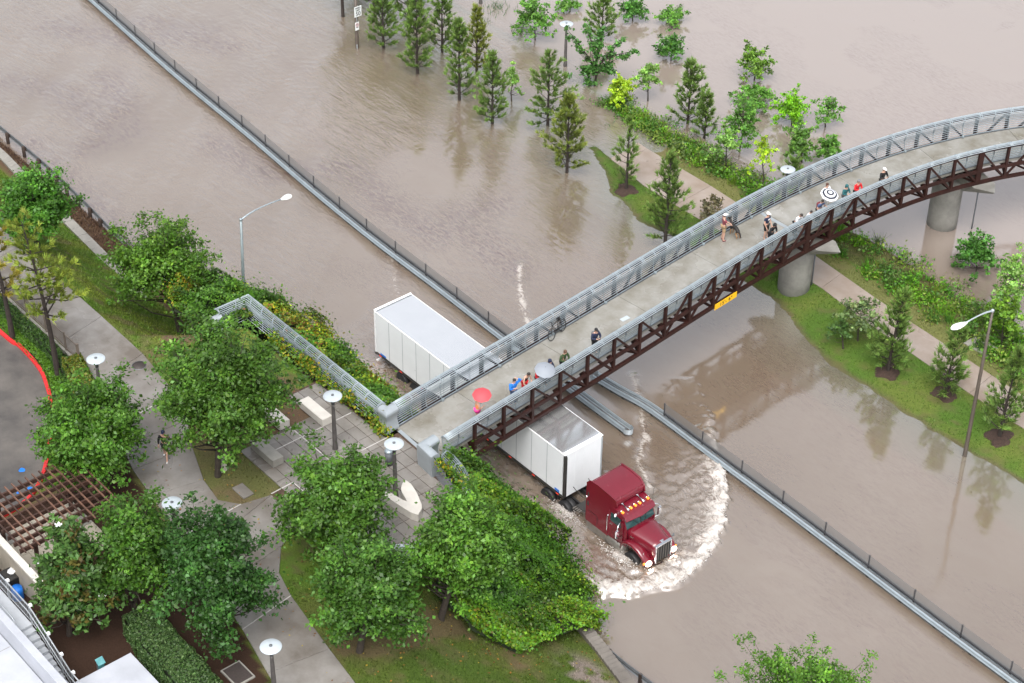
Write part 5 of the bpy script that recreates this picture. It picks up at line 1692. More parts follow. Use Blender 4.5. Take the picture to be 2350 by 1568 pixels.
# flooded and bank broadleaf trees and shrubs: (label, base px, crown centre px, width, height, colour, options)
DG, MG, BG, LG, YG = (0.055, 0.155, 0.024), (0.095, 0.225, 0.034), (0.15, 0.36, 0.014), (0.155, 0.29, 0.06), (0.26, 0.40, 0.020)
SM = dict(full=0.85, n_clusters=30, per=75, leaf=(0.18, 0.125), csize=0.30, trunk_r=0.05)
SHRUBS = [
    ('wide flooded tree with drooping leaves near the top edge', (1228, 92), (1225, 38), 108, 100, MG, dict(n_clusters=44)),
    ('low leafy sprig just above the water at the top edge', (1308, 26), (1303, 10), 62, 28, MG, dict(n_clusters=14)),
    ('dark round bush in the water at the top edge', (1452, 48), (1453, 18), 80, 60, DG, dict(n_clusters=34, rmin=0.2)),
    ('low sprawling shrub reaching out of the water, right of the dark round bush', (1543, 54), (1541, 36), 88, 36, MG, dict(n_clusters=22, lobe=0.4)),
    ('dark green bush with a pale side shoot in open water', (1540, 140), (1541, 108), 78, 72, DG, dict(n_clusters=36, rmin=0.2, lobe=0.25)),
    ('bright lime green bush at the flooded end of the bank', (1424, 247), (1423, 204), 72, 84, YG, dict(n_clusters=36)),
    ('slim small-leaved tree standing alone in the water', (1487, 232), (1488, 172), 62, 78, LG, dict(n_clusters=26)),
    ('pale slender sapling among the flooded pines', (1174, 232), (1174, 176), 46, 76, LG, dict(n_clusters=14, per=40)),
    ('rounded light green tree farthest out in the water', (1731, 184), (1731, 140), 88, 94, (0.105, 0.205, 0.025), dict(n_clusters=40)),
    ('mid green spreading tree just below the farthest light green tree', (1735, 250), (1738, 216), 100, 72, MG, dict(n_clusters=32, lobe=0.3)),
    ('tall leafy tree in the middle of the flooded group', (1697, 346), (1706, 276), 100, 136, MG, dict(n_clusters=44)),
    ('light feathery tree in the weeds by the water', (1669, 388), (1668, 326), 80, 92, LG, dict(n_clusters=26, per=55)),
    ('slender lime green young tree at the edge of the weeds', (1751, 426), (1752, 348), 66, 90, YG, dict(n_clusters=18, per=55)),
    ('dense bright green bush out in the river', (1817, 286), (1818, 244), 88, 92, BG, dict(n_clusters=44, rmin=0.2)),
    ('straggly shrub with bare stems right of the dense bright bush', (1894, 292), (1898, 250), 98, 84, MG, dict(n_clusters=18, per=60, lobe=0.5)),
    ('loose light green tree beside the lamp and the footbridge', (1840, 372), (1838, 322), 80, 104, (0.085, 0.18, 0.03), dict(n_clusters=32)),
    ('small green tree hard against the footbridge railing', (1903, 386), (1903, 340), 68, 80, MG, dict(n_clusters=28)),
    ('round dark green shrub in open water right of the footbridge', (2240, 632), (2243, 576), 104, 118, DG, dict(n_clusters=50, rmin=0.2, lobe=0.22)),
    ('tall pale green tree at the right edge', (2326, 745), (2326, 640), 96, 170, LG, dict(n_clusters=46, per=60)),
    ('bright yellow-green shrub behind the street light at the right edge', (2299, 790), (2305, 725), 90, 125, (0.11, 0.22, 0.02), dict(n_clusters=40)),
    ('leggy shrub with pinkish shoots beside the path left of the footbridge', (1634, 508), (1634, 472), 82, 62, (0.11, 0.10, 0.055), dict(n_clusters=22, per=38)),
    ('open sparse shrub with reddish twigs beside the first pine right of the footbridge', (1968, 786), (1974, 714), 112, 96, (0.10, 0.15, 0.055), dict(n_clusters=34, per=36)),
    ('thin green shrub on the bank right of the sparse reddish shrub', (1935, 800), (1930, 752), 60, 60, (0.06, 0.12, 0.03), dict(n_clusters=14, per=36)),
]
for i, (lab, bp_, cp_, w_, h_, col_, op) in enumerate(SHRUBS):
    b0 = at(*bp_, 0.0)
    if 21 < b0[1] < 31 and b0[0] > -8: b0 = at(*bp_, 0.25); b0[2] = max(float(bank_z(b0[0], b0[1])), 0)
    c0 = over(b0, *cp_)
    rx, rz = crown_dims(c0, w_ * 1.0, h_ * 1.0)
    kw = dict(SM); kw.update(op)
    broadleaf('flooded_tree' if h_ > 75 else 'shrub', lab, b0, c0, rx, rz, col_, seed=i, cat='tree' if h_ > 75 else 'shrub', group='broadleaf trees and shrubs in the flood', cone=0.25, **kw)

# the spreading tree with long arching arms beside the flooded lamp
b0 = at(1366, 197, 0)
arms = [((1366, 190), (1372, 110)), ((1362, 150), (1302, 68)), ((1368, 130), (1345, 62)), ((1372, 125), (1385, 66)), ((1380, 140), (1452, 118)), ((1375, 150), (1425, 96)), ((1370, 165), (1345, 160)), ((1370, 165), (1400, 150))]
cl_, mbt = [], MB()
for (u0, v0), (u1, v1) in arms:
    p0, p1 = over(b0, u0, v0) - b0, over(b0, u1, v1) - b0
    mbt.tube([p0, (p0 + p1) / 2 + [0, 0, 0.12], p1], [0.06, 0.04, 0.01], 5)
    for q in np.linspace(0.3, 1.0, 7): cl_.append(p0 + (p1 - p0) * q + RG.normal(0, 0.08, 3))
for _ in range(16): cl_.append(over(b0, 1370 + RG.normal(0, 22), 165 + RG.normal(0, 18)) - b0)
t = broadleaf('flooded_tree', 'spreading tree with long arching arms beside the flooded lamp', b0, b0 + [0, 0, 1.6], 1, 1, (0.062, 0.16, 0.035), per=55, leaf=(0.2, 0.14), csize=0.17, trunk_r=0.07, seed=70, group='broadleaf trees and shrubs in the flood', spread=(np.array(cl_), None))
for k_ in range(1): mbt.build('limb', M['bark'], t, fix=False)

# large trees of the near side: (label, base px, base z, crown px, width, height, colour, options)
OK = (0.062, 0.138, 0.013)
BIG = [
    ('round bright green tree above the left guard rail', (85, 570), None, (82, 470), 172, 180, (0.055, 0.155, 0.016), dict(n_clusters=90, per=170)),
    ('spreading oak standing between the lawn and the vine thicket', (415, 768), None, (371, 612), 236, 226, OK, dict(n_clusters=100, per=170, lobe=0.2)),
    ('largest oak overhanging the stone benches and the plaza', (500, 1092), 5.15, (508, 890), 296, 325, (0.057, 0.130, 0.016), dict(n_clusters=150, per=190, lobe=0.2, csize=0.55)),
    ('bright oak beside the red kerb above the pergola', (222, 1120), 4.7, (210, 985), 268, 262, (0.058, 0.142, 0.015), dict(n_clusters=110, per=180)),
    ('oak in front of the curved stone seat at the plaza edge', (768, 1282), 5.15, (768, 1148), 276, 262, (0.056, 0.132, 0.015), dict(n_clusters=110, per=180, lobe=0.22)),
    ('light green oak leaning over the vine covered slope', (1012, 1418), None, (1058, 1252), 240, 290, (0.066, 0.156, 0.017), dict(n_clusters=110, per=180, spike=0.2)),
    ('oak standing alone on the lower lawn', (825, 1495), None, (846, 1350), 238, 262, (0.050, 0.122, 0.016), dict(n_clusters=110, per=180)),
    ('slim oak crown beside the pergola covering the walkway edge', (312, 1420), 4.9, (312, 1255), 206, 270, (0.048, 0.118, 0.013), dict(n_clusters=90, per=170)),
    ('broad dark oak left of the lower walkway', (490, 1480), 5.1, (488, 1310), 240, 320, (0.028, 0.080, 0.014), dict(n_clusters=120, per=190, csize=0.55)),
]
for i, (lab, bp_, bz, cp_, w_, h_, col_, op) in enumerate(BIG):
    z_ = 3.0 if bz is None else bz
    for _ in range(8):
        b0 = at(*bp_, z_)
        if bz is None: z_ = float(land_z(b0[0], b0[1]))
    b0[2] = z_
    c0 = over(b0, *cp_)
    rx, rz = crown_dims(c0, w_ * 0.98, h_ * 0.98)
    broadleaf('oak_tree', lab, b0, c0, rx, rz, col_, seed=200 + i, trunk_r=0.16, group='broad oaks around the walkway', **op)
b0 = at(160, 1476, 4.6)
c0 = over(b0, 160, 1322)
rx, rz = crown_dims(c0, 176, 268)
broadleaf('magnolia_tree', 'glossy magnolia dotted with white blossoms in front of the pergola', b0, c0, rx, rz, (0.055, 0.120, 0.024), n_clusters=100, per=110, leaf=(0.27, 0.13), csize=0.42, seed=230, cone=0.3, tip=(1.7, 1.6, 1.6), flowers=16, accent=((0.13, 0.055, 0.015), 0.10), trunk_r=0.14)
b0 = at(1850, 1700, 1.0); b0 = np.array([36.8, -6.5, 0.75])
c0 = over(b0, 1850, 1606)
broadleaf('loose_tree', 'light feathery tree top poking in at the bottom edge', b0, c0, 2.9, 1.9, (0.085, 0.20, 0.020), n_clusters=110, per=120, leaf=(0.15, 0.08), csize=0.34, spike=0.5, lobe=0.3, seed=240, tip=(1.6, 1.4, 1.2))
# two thin leaning pines with yellowing needles at the left edge
for i, (bp_, tp_, w_, lab, kw) in enumerate([((133, 858), (88, 512), 148, 'tall thin-crowned pine with yellowing needles inside the red kerb', dict(bare=0.40, dens=0.66, skew=(-0.9, -0.3))), ((28, 768), (2, 520), 116, 'leaning pine with orange tinged needles at the left edge', dict(bare=0.42, dens=0.6, skew=(-0.5, -0.2), col=(0.27, 0.235, 0.035)))]):
    b0 = at(*bp_, 4.7)
    h_ = top_height(b0, tp_[0], tp_[1])
    kk = dict(col=(0.205, 0.255, 0.042)); kk.update(kw)
    pine(lab, b0, h_, w_, seed=40 + i, trunk=0.17, group='thin pines by the car park', whorl=0.46, ntuft=26, tl=0.34, pw=0.40, droop=0.1, rough_shape=0.35, **kk)

# ------------------------------------------------------------------ vines over the wall and the slope
def loft_surface(secs, nu, nv):
    """secs: list of (x, [(y, z) ...]); returns interpolating function"""
    X_ = np.array([s_[0] for s_ in secs])
    prof = []
    for _, pts in secs:
        pts = np.array(pts, float)
        d = np.concatenate([[0], np.cumsum(np.hypot(*np.diff(pts, axis=0).T))]); d /= d[-1]
        q = np.linspace(0, 1, nv)
        prof.append(np.stack([np.interp(q, d, pts[:, 0]), np.interp(q, d, pts[:, 1])], 1))
    prof = np.array(prof)
    xs_ = np.linspace(X_[0], X_[-1], nu)
    out = np.zeros((nu, nv, 3))
    for j in range(nv):
        out[:, j, 0] = xs_
        out[:, j, 1] = np.interp(xs_, X_, prof[:, j, 0])
        out[:, j, 2] = np.interp(xs_, X_, prof[:, j, 1])
    return out

def vines(label, secs, dens, seed, cols, wts):
    rng = np.random.default_rng(seed)
    S_ = loft_surface(secs, 60, 22)
    du, dv_ = np.gradient(S_, axis=0), np.gradient(S_, axis=1)
    Nn = np.cross(du, dv_); Nn /= np.linalg.norm(Nn, axis=2)[:, :, None] + 1e-9
    if Nn[:, :, 2].mean() < 0: Nn = -Nn
    lum = fbm(S_[:, :, 0] * 0.8, S_[:, :, 1] * 0.8 + S_[:, :, 2] * 0.6, seed, 4)
    lum2 = fbm(S_[:, :, 0] * 1.9 + 7, S_[:, :, 1] * 1.9 + S_[:, :, 2] * 1.4, seed + 5, 3)
    S2 = S_ + Nn * (1.3 * (lum - 0.5) + 0.7 * (lum2 - 0.5))[:, :, None]
    nu, nv = S_.shape[:2]
    ii, jj = np.meshgrid(np.arange(nu - 1), np.arange(nv - 1), indexing='ij')
    a = (ii * nv + jj).ravel()
    F = np.stack([a, a + nv, a + nv + 1, a + 1], 1)
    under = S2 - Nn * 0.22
    area = np.linalg.norm(np.cross(S2[1:, :-1] - S2[:-1, :-1], S2[:-1, 1:] - S2[:-1, :-1]), axis=2).ravel()
    n = int(area.sum() * dens)
    cell = rng.choice(len(area), n, p=area / area.sum())
    ci, cj = cell // (nv - 1), cell % (nv - 1)
    u, v = rng.random(n)[:, None], rng.random(n)[:, None]
    def bl(A): return (A[ci, cj] * (1 - u) + A[ci + 1, cj] * u) * (1 - v) + (A[ci, cj + 1] * (1 - u) + A[ci + 1, cj + 1] * u) * v
    P, N_ = bl(S2), bl(Nn)
    fine = fbm(P[:, 0] * 2.6, P[:, 1] * 2.6 + P[:, 2] * 2.0, seed + 3, 3) - 0.5
    P = P + N_ * (fine * 0.55 + rng.random(n) ** 2 * 0.22)[:, None]
    P = P + rng.normal(0, 0.28, P.shape) * (rng.random(n) < 0.14)[:, None]
    tuft = fbm(P[:, 0] * 1.5 + 11, P[:, 1] * 1.5 + P[:, 2] * 1.2, seed + 11, 2)
    P = P + N_ * (np.clip(tuft - 0.52, 0, 1) * 2.4)[:, None]
    shoots = rng.random(n) < 0.04
    P = P + (N_ + rng.normal(0, 0.5, P.shape)) * (shoots * rng.random(n) * 0.55)[:, None]
    pick = fbm(P[:, 0] * 0.5 + 3, P[:, 1] * 0.5 + P[:, 2] * 0.4, seed + 7, 4)
    pick = np.clip((pick - 0.30) / 0.40 + rng.normal(0, 0.16, n), 0, 0.999)
    edges = np.cumsum(wts) / np.sum(wts)
    idx = np.searchsorted(edges, pick)
    cb = np.array(cols)[np.clip(idx, 0, len(cols) - 1)]
    C = cb * np.exp(rng.normal(0, 0.25, (n, 1))) * (0.45 + 1.15 * np.clip((fbm(P[:, 0] * 1.1, P[:, 1] * 1.1 + P[:, 2], seed + 21, 3) - 0.25) * 1.7, 0, 1))[:, None]
    V, Fq, Cc = leaf_quads(P, N_ + [0, 0, 0.4], 0.145, 0.10, np.clip(C, 0, 1), 0.6, rng)
    o_ = np_mesh('vine_thicket', V, Fq, M['vine_leaf'], None, col=Cc)
    tag(o_, label, 'vines', kind='stuff')
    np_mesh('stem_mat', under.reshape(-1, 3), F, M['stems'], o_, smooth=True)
    return o_

M['stems'] = mat('dark_stems', (0.018, 0.028, 0.010), 0.95, var=0.4, scale=4, bump=0.4)  # dark green-brown layer below the leaves, hides the ground
VA = [(-8.6, [(-7.6, 3.4), (-6.8, 3.0), (-6, 2.4), (-5.4, 1.6), (-5, .8), (-4.8, .2)]), (-6.6, [(-9.2, 5.4), (-7.6, 5.2), (-6, 4.3), (-5, 3.0), (-4.5, 1.5), (-4.3, .2)]), (-4.0, [(-10.2, 5.9), (-8, 6.1), (-5.8, 5.3), (-4.5, 3.8), (-3.8, 1.8), (-3.5, .2)]),
      (-2.3, [(-9.2, 5.9), (-7.6, 6.1), (-5.6, 5.5), (-4.2, 4.0), (-3.4, 1.8), (-3.1, .1)]), (-1.2, [(-6.35, 5.5), (-5.9, 5.8), (-5.2, 5.4), (-4.2, 3.9), (-3.4, 1.8), (-3.1, .1)]), (1, [(-6.35, 5.4), (-5.9, 5.7), (-5.1, 5.2), (-4.0, 3.6), (-3.3, 1.6), (-3.0, .0)]), (4.5, [(-6.35, 5.2), (-5.9, 5.5), (-5.2, 5.0), (-4.2, 3.5), (-3.5, 1.6), (-3.2, .0)]), (8, [(-6.35, 5.2), (-6.0, 5.45), (-5.4, 4.9), (-4.4, 3.4), (-3.8, 1.6), (-3.5, .0)]), (10.0, [(-6.3, 5.1), (-6.0, 5.3), (-5.5, 4.7), (-4.8, 3.3), (-4.3, 1.6), (-4.1, .0)])]
VB = [(13.9, [(-6.4, 5.5), (-5.9, 5.4), (-5.3, 4.4), (-4.7, 3.0), (-4.3, 1.5), (-4.1, .1)]), (15.2, [(-7.0, 6.1), (-6.0, 5.9), (-5, 4.8), (-4.3, 3.2), (-3.8, 1.6), (-3.5, .1)]), (17, [(-7.8, 6.2), (-6.3, 5.8), (-5, 4.6), (-4, 3.0), (-3.2, 1.5), (-2.8, .1)]), (19.2, [(-10, 6.1), (-8, 5.6), (-6, 4.5), (-4.3, 2.9), (-3.2, 1.3), (-2.6, .1)]),
      (21.2, [(-12.2, 5.4), (-9.5, 4.8), (-7, 3.8), (-5, 2.5), (-3.7, 1.2), (-3.1, .1)]), (23.0, [(-11.6, 4.0), (-9.5, 3.6), (-7.5, 3.0), (-5.8, 2.2), (-4.7, 1.2), (-4.1, .2)]), (24.3, [(-9.9, 2.3), (-8.7, 2.2), (-7.3, 1.9), (-6.2, 1.5), (-5.4, .9), (-4.9, .5)])]
VC = [(0.055, 0.14, 0.012), (0.085, 0.18, 0.012), (0.17, 0.23, 0.012), (0.25, 0.205, 0.014), (0.15, 0.07, 0.018), (0.065, 0.16, 0.014)]
vines('vine thicket with yellow and rust coloured patches behind the plaza railing', VA, 560, 3, VC, [0.26, 0.26, 0.20, 0.14, 0.07, 0.07])
vines('big green vine mass covering the slope between the curved railing and the truck', VB, 560, 5, [(0.045, 0.128, 0.009), (0.062, 0.160, 0.009), (0.098, 0.195, 0.009), (0.135, 0.20, 0.010), (0.12, 0.10, 0.016), (0.06, 0.155, 0.014)], [0.30, 0.30, 0.18, 0.12, 0.05, 0.05])
# sprays of vine that climb through the plaza railing
rng = np.random.default_rng(90)
Pv = []
for k in range(46):
    if k < 30: c_ = np.array([rng.uniform(0.5, 10.0), -7.2 - 0.25 * rng.random(), 5.35 + 0.75 * rng.random()])
    elif k < 36: c_ = np.array([10.4 + rng.normal(0, .3), -7.3, 5.3 + rng.random() * 0.2])
    else: c_ = np.array([15.0 + 2.4 * rng.random(), -7.1 - 0.3 * rng.random(), 6.3 + rng.normal(0, 0.15)])
    Pv.append(c_ + rng.normal(0, 1, (70, 3)) * np.array([0.30, 0.16, 0.22]))
Pv = np.vstack(Pv)
C = np.array(VC)[rng.integers(0, 4, len(Pv))] * np.exp(rng.normal(0, 0.2, (len(Pv), 1)))
V, F, C = leaf_quads(Pv, np.tile([0, -0.5, 0.7], (len(Pv), 1)), 0.15, 0.10, C, 0.8, rng)
tag(np_mesh('climbing_vine', V, F, M['vine_leaf'], None, col=C), 'sprays of vine climbing through the plaza railing pipes', 'vines', kind='stuff')

# hedges and ground cover
def hedge(label, line, w_, z0, h_, dens, cols, seed, leaf=(0.10, 0.065), name='hedge', kind=None, zf=None):
    rng = np.random.default_rng(seed)
    ln = np.array(resample(line, 0.4))
    n = int(dens * w_ * 0.4 * len(ln) * (1 + 1.2 * h_ / w_))
    i = rng.integers(0, len(ln) - 1, n); f = rng.random(n)[:, None]
    p = ln[i] * (1 - f) + ln[i + 1] * f
    d = ln[i + 1] - ln[i]; d /= np.linalg.norm(d, axis=1)[:, None]
    nn = np.stack([-d[:, 1], d[:, 0]], 1)
    # section: flat top, rounded shoulders, upright sides
    s_ = rng.uniform(-1, 1, n) * (w_ / 2 + h_)
    sx = np.clip(s_, -w_ / 2, w_ / 2)
    dz = np.abs(s_) - np.abs(sx)
    lum = fbm(p[:, 0] * 2.2 + sx, p[:, 1] * 2.2 + dz, seed, 3) - 0.5
    q = p + nn * sx[:, None]
    zb_ = z0 if zf is None else zf(q[:, 0], q[:, 1])
    P = np.column_stack([q + nn * (np.sign(s_) * (dz > 0) * (0.1 + lum * 0.25))[:, None], zb_ + h_ - dz + lum * 0.25 * (dz == 0)])
    N_ = np.where((dz > 0)[:, None], np.column_stack([nn * np.sign(s_)[:, None], np.full(n, 0.3)]), [0, 0, 1.0])
    C = np.array(cols)[rng.integers(0, len(cols), n)] * np.exp(rng.normal(0, 0.25, (n, 1)))
    V, F, C = leaf_quads(P, N_, *leaf, np.clip(C, 0, 1), 0.7, rng)
    o_ = np_mesh(name, V, F, M['vine_leaf'], None, col=C)
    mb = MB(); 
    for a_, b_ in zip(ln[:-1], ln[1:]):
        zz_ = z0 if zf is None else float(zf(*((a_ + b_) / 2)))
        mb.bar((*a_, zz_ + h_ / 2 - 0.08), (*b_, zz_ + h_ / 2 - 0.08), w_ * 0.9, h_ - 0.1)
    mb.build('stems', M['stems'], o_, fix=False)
    return tag(o_, label, 'hedge', kind=kind)

hedge('clipped hedge with pale fresh leaves running to the bottom edge', pix([(318, 1398), (350, 1450), (400, 1505), (455, 1570), (500, 1625)], 6.2), 1.5, 5.05, 1.2, 900, [(0.045, 0.095, 0.022), (0.085, 0.14, 0.045), (0.028, 0.065, 0.016)], 31)
hedge('dark hedge below the picket fence', [(-24, -16.4), (-9.5, -16.4), (-6, -16.4), (-3.6, -16.9), (-2.2, -17.6)], 0.55, 4.45, 0.7, 700, [(0.03, 0.075, 0.012), (0.05, 0.105, 0.014), (0.022, 0.055, 0.010)], 32)
hedge('bright green ground cover between the dark hedge and the red kerb', [(-20, -17.0), (-9.9, -16.98), (-6.2, -17.0), (-4.6, -17.3), (-3.2, -17.95)], 0.55, 4.5, 0.12, 900, [(0.075, 0.165, 0.010), (0.06, 0.14, 0.010)], 33, name='ground_cover', kind='stuff')
hedge('yellowing shrubs around the walkway lamp beside the fence end', [(-4.4, -16.35), (-2.6, -16.75), (-1.6, -17.2)], 0.8, 4.9, 0.8, 600, [(0.10, 0.13, 0.015), (0.16, 0.14, 0.02), (0.045, 0.10, 0.014)], 34, leaf=(0.16, 0.1), name='shrub_border')

# grass: blades on the lawns
def blades(label, x, y, z, h, col, seed):
    rng = np.random.default_rng(seed)
    n = len(x)
    a = rng.random(n) * 6.28
    lean = rng.normal(0, 0.45, (n, 2)) * h[:, None]
    w = 0.012 + 0.022 * rng.random(n)
    p = np.column_stack([x, y, z])
    s_ = np.column_stack([np.cos(a) * w, np.sin(a) * w, np.zeros(n)])
    tipv = p + np.column_stack([lean, h])
    V = np.stack([p - s_, p + s_, tipv], 1).reshape(-1, 3)
    return tag(np_mesh('grass', V, np.arange(3 * n).reshape(n, 3), M['vine_leaf'], None, col=np.repeat(np.clip(col, 0, 1), 3, 0)), label, 'grass', kind='stuff')

rng = np.random.default_rng(50)
x = np.concatenate([rng.uniform(-42, -1.5, 60000), rng.uniform(16, 37, 42000), rng.uniform(2, 12, 8000)])
y = np.concatenate([rng.uniform(-13.2, -6.3, 60000), rng.uniform(-18.6, -5.6, 42000), rng.uniform(-16.5, -8.6, 8000)])
lc, dirt, low, mul = land_col(x, y)
wr = np.interp(x, [p[1][0] for p in wp], [p[1][1] for p in wp]) + 0.05
ok = (rng.random(len(x)) > dirt * 1.05) & (low < 0.3) & (y > wr) & ~(inside(x, y, PLAZA)) & ~inside(x, y, S1)
x, y = x[ok], y[ok]
blades('short green grass on the sloping lawns', x, y, land_z(x, y), 0.05 + 0.08 * rng.random(len(x)), lc[ok] * np.exp(rng.normal(0.12, 0.3, (len(x), 1))), 51)
x = rng.uniform(-10, 50, 70000); y = rng.uniform(19, 31.5, 70000)
zz_ = bank_z(x, y)
pi_, po = ip(PATH_IN, x), ip(PATH_OUT, x)
ok = (zz_ > 0.015) & ((y < pi_ - 0.03) | (y > po + 0.03)) & (fbm(x * 2, y * 2, 7) < 0.62)
x, y = x[ok], y[ok]
cg = np.tile([0.075, 0.135, 0.018], (len(x), 1)); cg[y > ip(PATH_OUT, x)] = (0.13, 0.14, 0.04)
blades('short grass on the river bank either side of the path', x, y, bank_z(x, y), 0.04 + 0.07 * rng.random(len(x)), cg * np.exp(rng.normal(0.05, 0.3, (len(x), 1))), 52)

# rank weeds between the path and the river
Pw, Cw, Nw = [], [], []
Bx, By, Bh, Bc = [], [], [], []
for k in range(640):
    x_ = rng.uniform(-13.5, 33)
    y_ = rng.uniform(float(ip(PATH_OUT, x_)) + 1.1, float(ip(RIVER, x_)) + (0.5 if rng.random() < 0.7 else 1.1))
    if 8 < x_ < 13.5 and rng.random() < 0.5: continue
    h_ = rng.uniform(0.25, 0.75)
    col_ = np.array([(0.065, 0.19, 0.012), (0.11, 0.26, 0.012), (0.06, 0.15, 0.022), (0.16, 0.22, 0.035), (0.09, 0.14, 0.035)][rng.integers(0, 5)])
    z0 = max(float(bank_z(x_, y_)), -0.15)
    if rng.random() < 0.6:
        m_ = rng.integers(40, 110)
        Pw.append(np.array([x_, y_, z0 + h_ * 0.45]) + rng.normal(0, 1, (m_, 3)) * np.array([0.30, 0.30, h_ * 0.35]))
        Cw.append(col_ * np.exp(rng.normal(0, 0.25, (m_, 1))))
    else:
        m_ = rng.integers(30, 70)
        Bx.append(x_ + rng.normal(0, 0.16, m_)); By.append(y_ + rng.normal(0, 0.16, m_)); Bh.append(h_ * rng.uniform(0.5, 1.2, m_)); Bc.append(np.tile(col_, (m_, 1)) * np.exp(rng.normal(0, 0.25, (m_, 1))))
Pw, Cw = np.vstack(Pw), np.vstack(Cw)
V, F, C = leaf_quads(Pw, np.tile([0, 0, 1.0], (len(Pw), 1)), 0.17, 0.10, np.clip(Cw, 0, 1), 0.8, rng)
tag(np_mesh('weeds', V, F, M['vine_leaf'], None, col=C), 'rank green weeds between the path and the river', 'weeds', kind='stuff')
Bx, By = np.concatenate(Bx), np.concatenate(By)
blades('tall grass tussocks along the river edge', Bx, By, np.maximum(bank_z(Bx, By), -0.15), np.concatenate(Bh), np.vstack(Bc), 53)
# reeds poking out of the water near the top edge
Bx, By, Bh = [], [], []
for (u, v, n_, w_, h_) in [(1143, 20, 90, 0.5, 0.7), (1115, 50, 30, 0.3, 0.3), (1195, 72, 70, 0.35, 0.6), (1275, 160, 24, 0.2, 0.3), (1400, 290, 30, 0.3, 0.3)]:
    p = at(u, v, 0); Bx.append(p[0] + rng.normal(0, w_, n_)); By.append(p[1] + rng.normal(0, w_, n_)); Bh.append(h_ * rng.uniform(0.4, 1.1, n_))
Bx, By = np.concatenate(Bx), np.concatenate(By)
blades('thin reeds poking out of the flood water', Bx, By, np.full(len(Bx), -0.05), np.concatenate(Bh), np.tile([0.07, 0.13, 0.05], (len(Bx), 1)), 54)
# dead stalks and litter washed up behind the guard rail
x = rng.uniform(-42, -14, 16000)
y = np.interp(x, [-62, -40, -33.5, -29.5, -23, -17.7, -13], [-5.6, -5.6, -5.4, -5.65, -6.05, -6.4, -6.6]) + rng.random(16000) * 1.3
col_ = np.array([(0.10, 0.05, 0.035), (0.06, 0.035, 0.03), (0.16, 0.10, 0.06)])[rng.integers(0, 3, len(x))]
blades('brown flood litter and dead stalks behind the guard rail', x, y, land_z(x, y), 0.04 + 0.16 * rng.random(len(x)) ** 2, col_, 55)
# fallen leaves
n = 900
x = np.concatenate([rng.uniform(17, 37, 500), rng.uniform(4, 24, 400)]); y = np.concatenate([rng.uniform(-18, -6, 500), rng.uniform(-20, -8, 400)])
z = np.maximum(land_z(x, y) + 0.05, np.where(y < -13, 5.22, 0))
V, F, C = leaf_quads(np.column_stack([x, y, z]), np.tile([0, 0, 1.0], (n, 1)), 0.10, 0.07, np.array([(0.28, 0.13, 0.03), (0.14, 0.06, 0.02), (0.32, 0.24, 0.04)])[rng.integers(0, 3, n)], 0.2, rng)
tag(np_mesh('fallen_leaves', V, F, M['vine_leaf'], None, col=C), 'fallen leaves scattered over the lower lawn and paving', 'leaves', kind='stuff')

# ------------------------------------------------------------------ lamps, lights, signs
def park_lamp(label, base, top):
    t = thing('park_lamp', label, 'lamp post', tuple(base), 0, 'disc topped lamp posts')
    h = top - base[2]
    MB().lathe([(0.15, -0.5), (0.15, 0.0), (0.125, 0.3), (0.085, h - 0.75), (0.075, h - 0.5), (0.0, h - 0.5)], (0, 0, 0), 12).build('pole', M['lamp_pole'], t)
    MB().lathe([(0.0, h - 0.52), (0.09, h - 0.5), (0.10, h - 0.2), (0.07, h - 0.06), (0.0, h - 0.05)], (0, 0, 0), 12).build('lantern', M['galv_dark'], t)
    d_ = MB().lathe([(0.0, h - 0.06), (0.36, h - 0.05), (0.465, h - 0.02), (0.475, h), (0.455, h + 0.02), (0.12, h + 0.055), (0.0, h + 0.055)], (0, 0, 0), 32).build('disc_shade', M['lamp_white'], t)
    MB().lathe([(0.0, h + 0.05), (0.075, h + 0.05), (0.07, h + 0.09), (0.0, h + 0.10)], (0, 0, 0), 10).build('cap', M['galv_dark'], d_)
    return t
park_lamp('disc topped lamp beside the longest pale bench', (9.95, -9.81, 5.2), 8.52)
park_lamp('disc topped lamp rising from the notch of the curved stone seat', (14.75, -9.72, 5.2), 8.55)
park_lamp('disc topped lamp at the bottom edge beside the lower walkway', (22.0, -21.75, 5.2), 8.52)
park_lamp('disc topped lamp among yellowing shrubs by the end of the picket fence', (0.1, -17.15, 4.8), 8.5)
park_lamp('disc topped lamp half hidden by oak leaves above the pergola', (11.67, -20.05, 5.15), 8.5)
for (bu, bv), (tu, tv), lab in [((1297, 152), (1300, 55), 'disc topped lamp standing in the water beside the tree with arching arms'), ((1807, 500), (1808, 389), 'disc topped lamp behind the footbridge railing'), ((1103, 8), (1104, -80), 'lamp post cut off by the top edge of the photo')]:
    b0 = at(bu, bv, 0.0)
    if bu == 1807:
        b0 = at(1808, 389, 3.5)
    b0[2] = 0
    tz = float(over(b0, tu, tv)[2])
    park_lamp(lab, b0, tz)

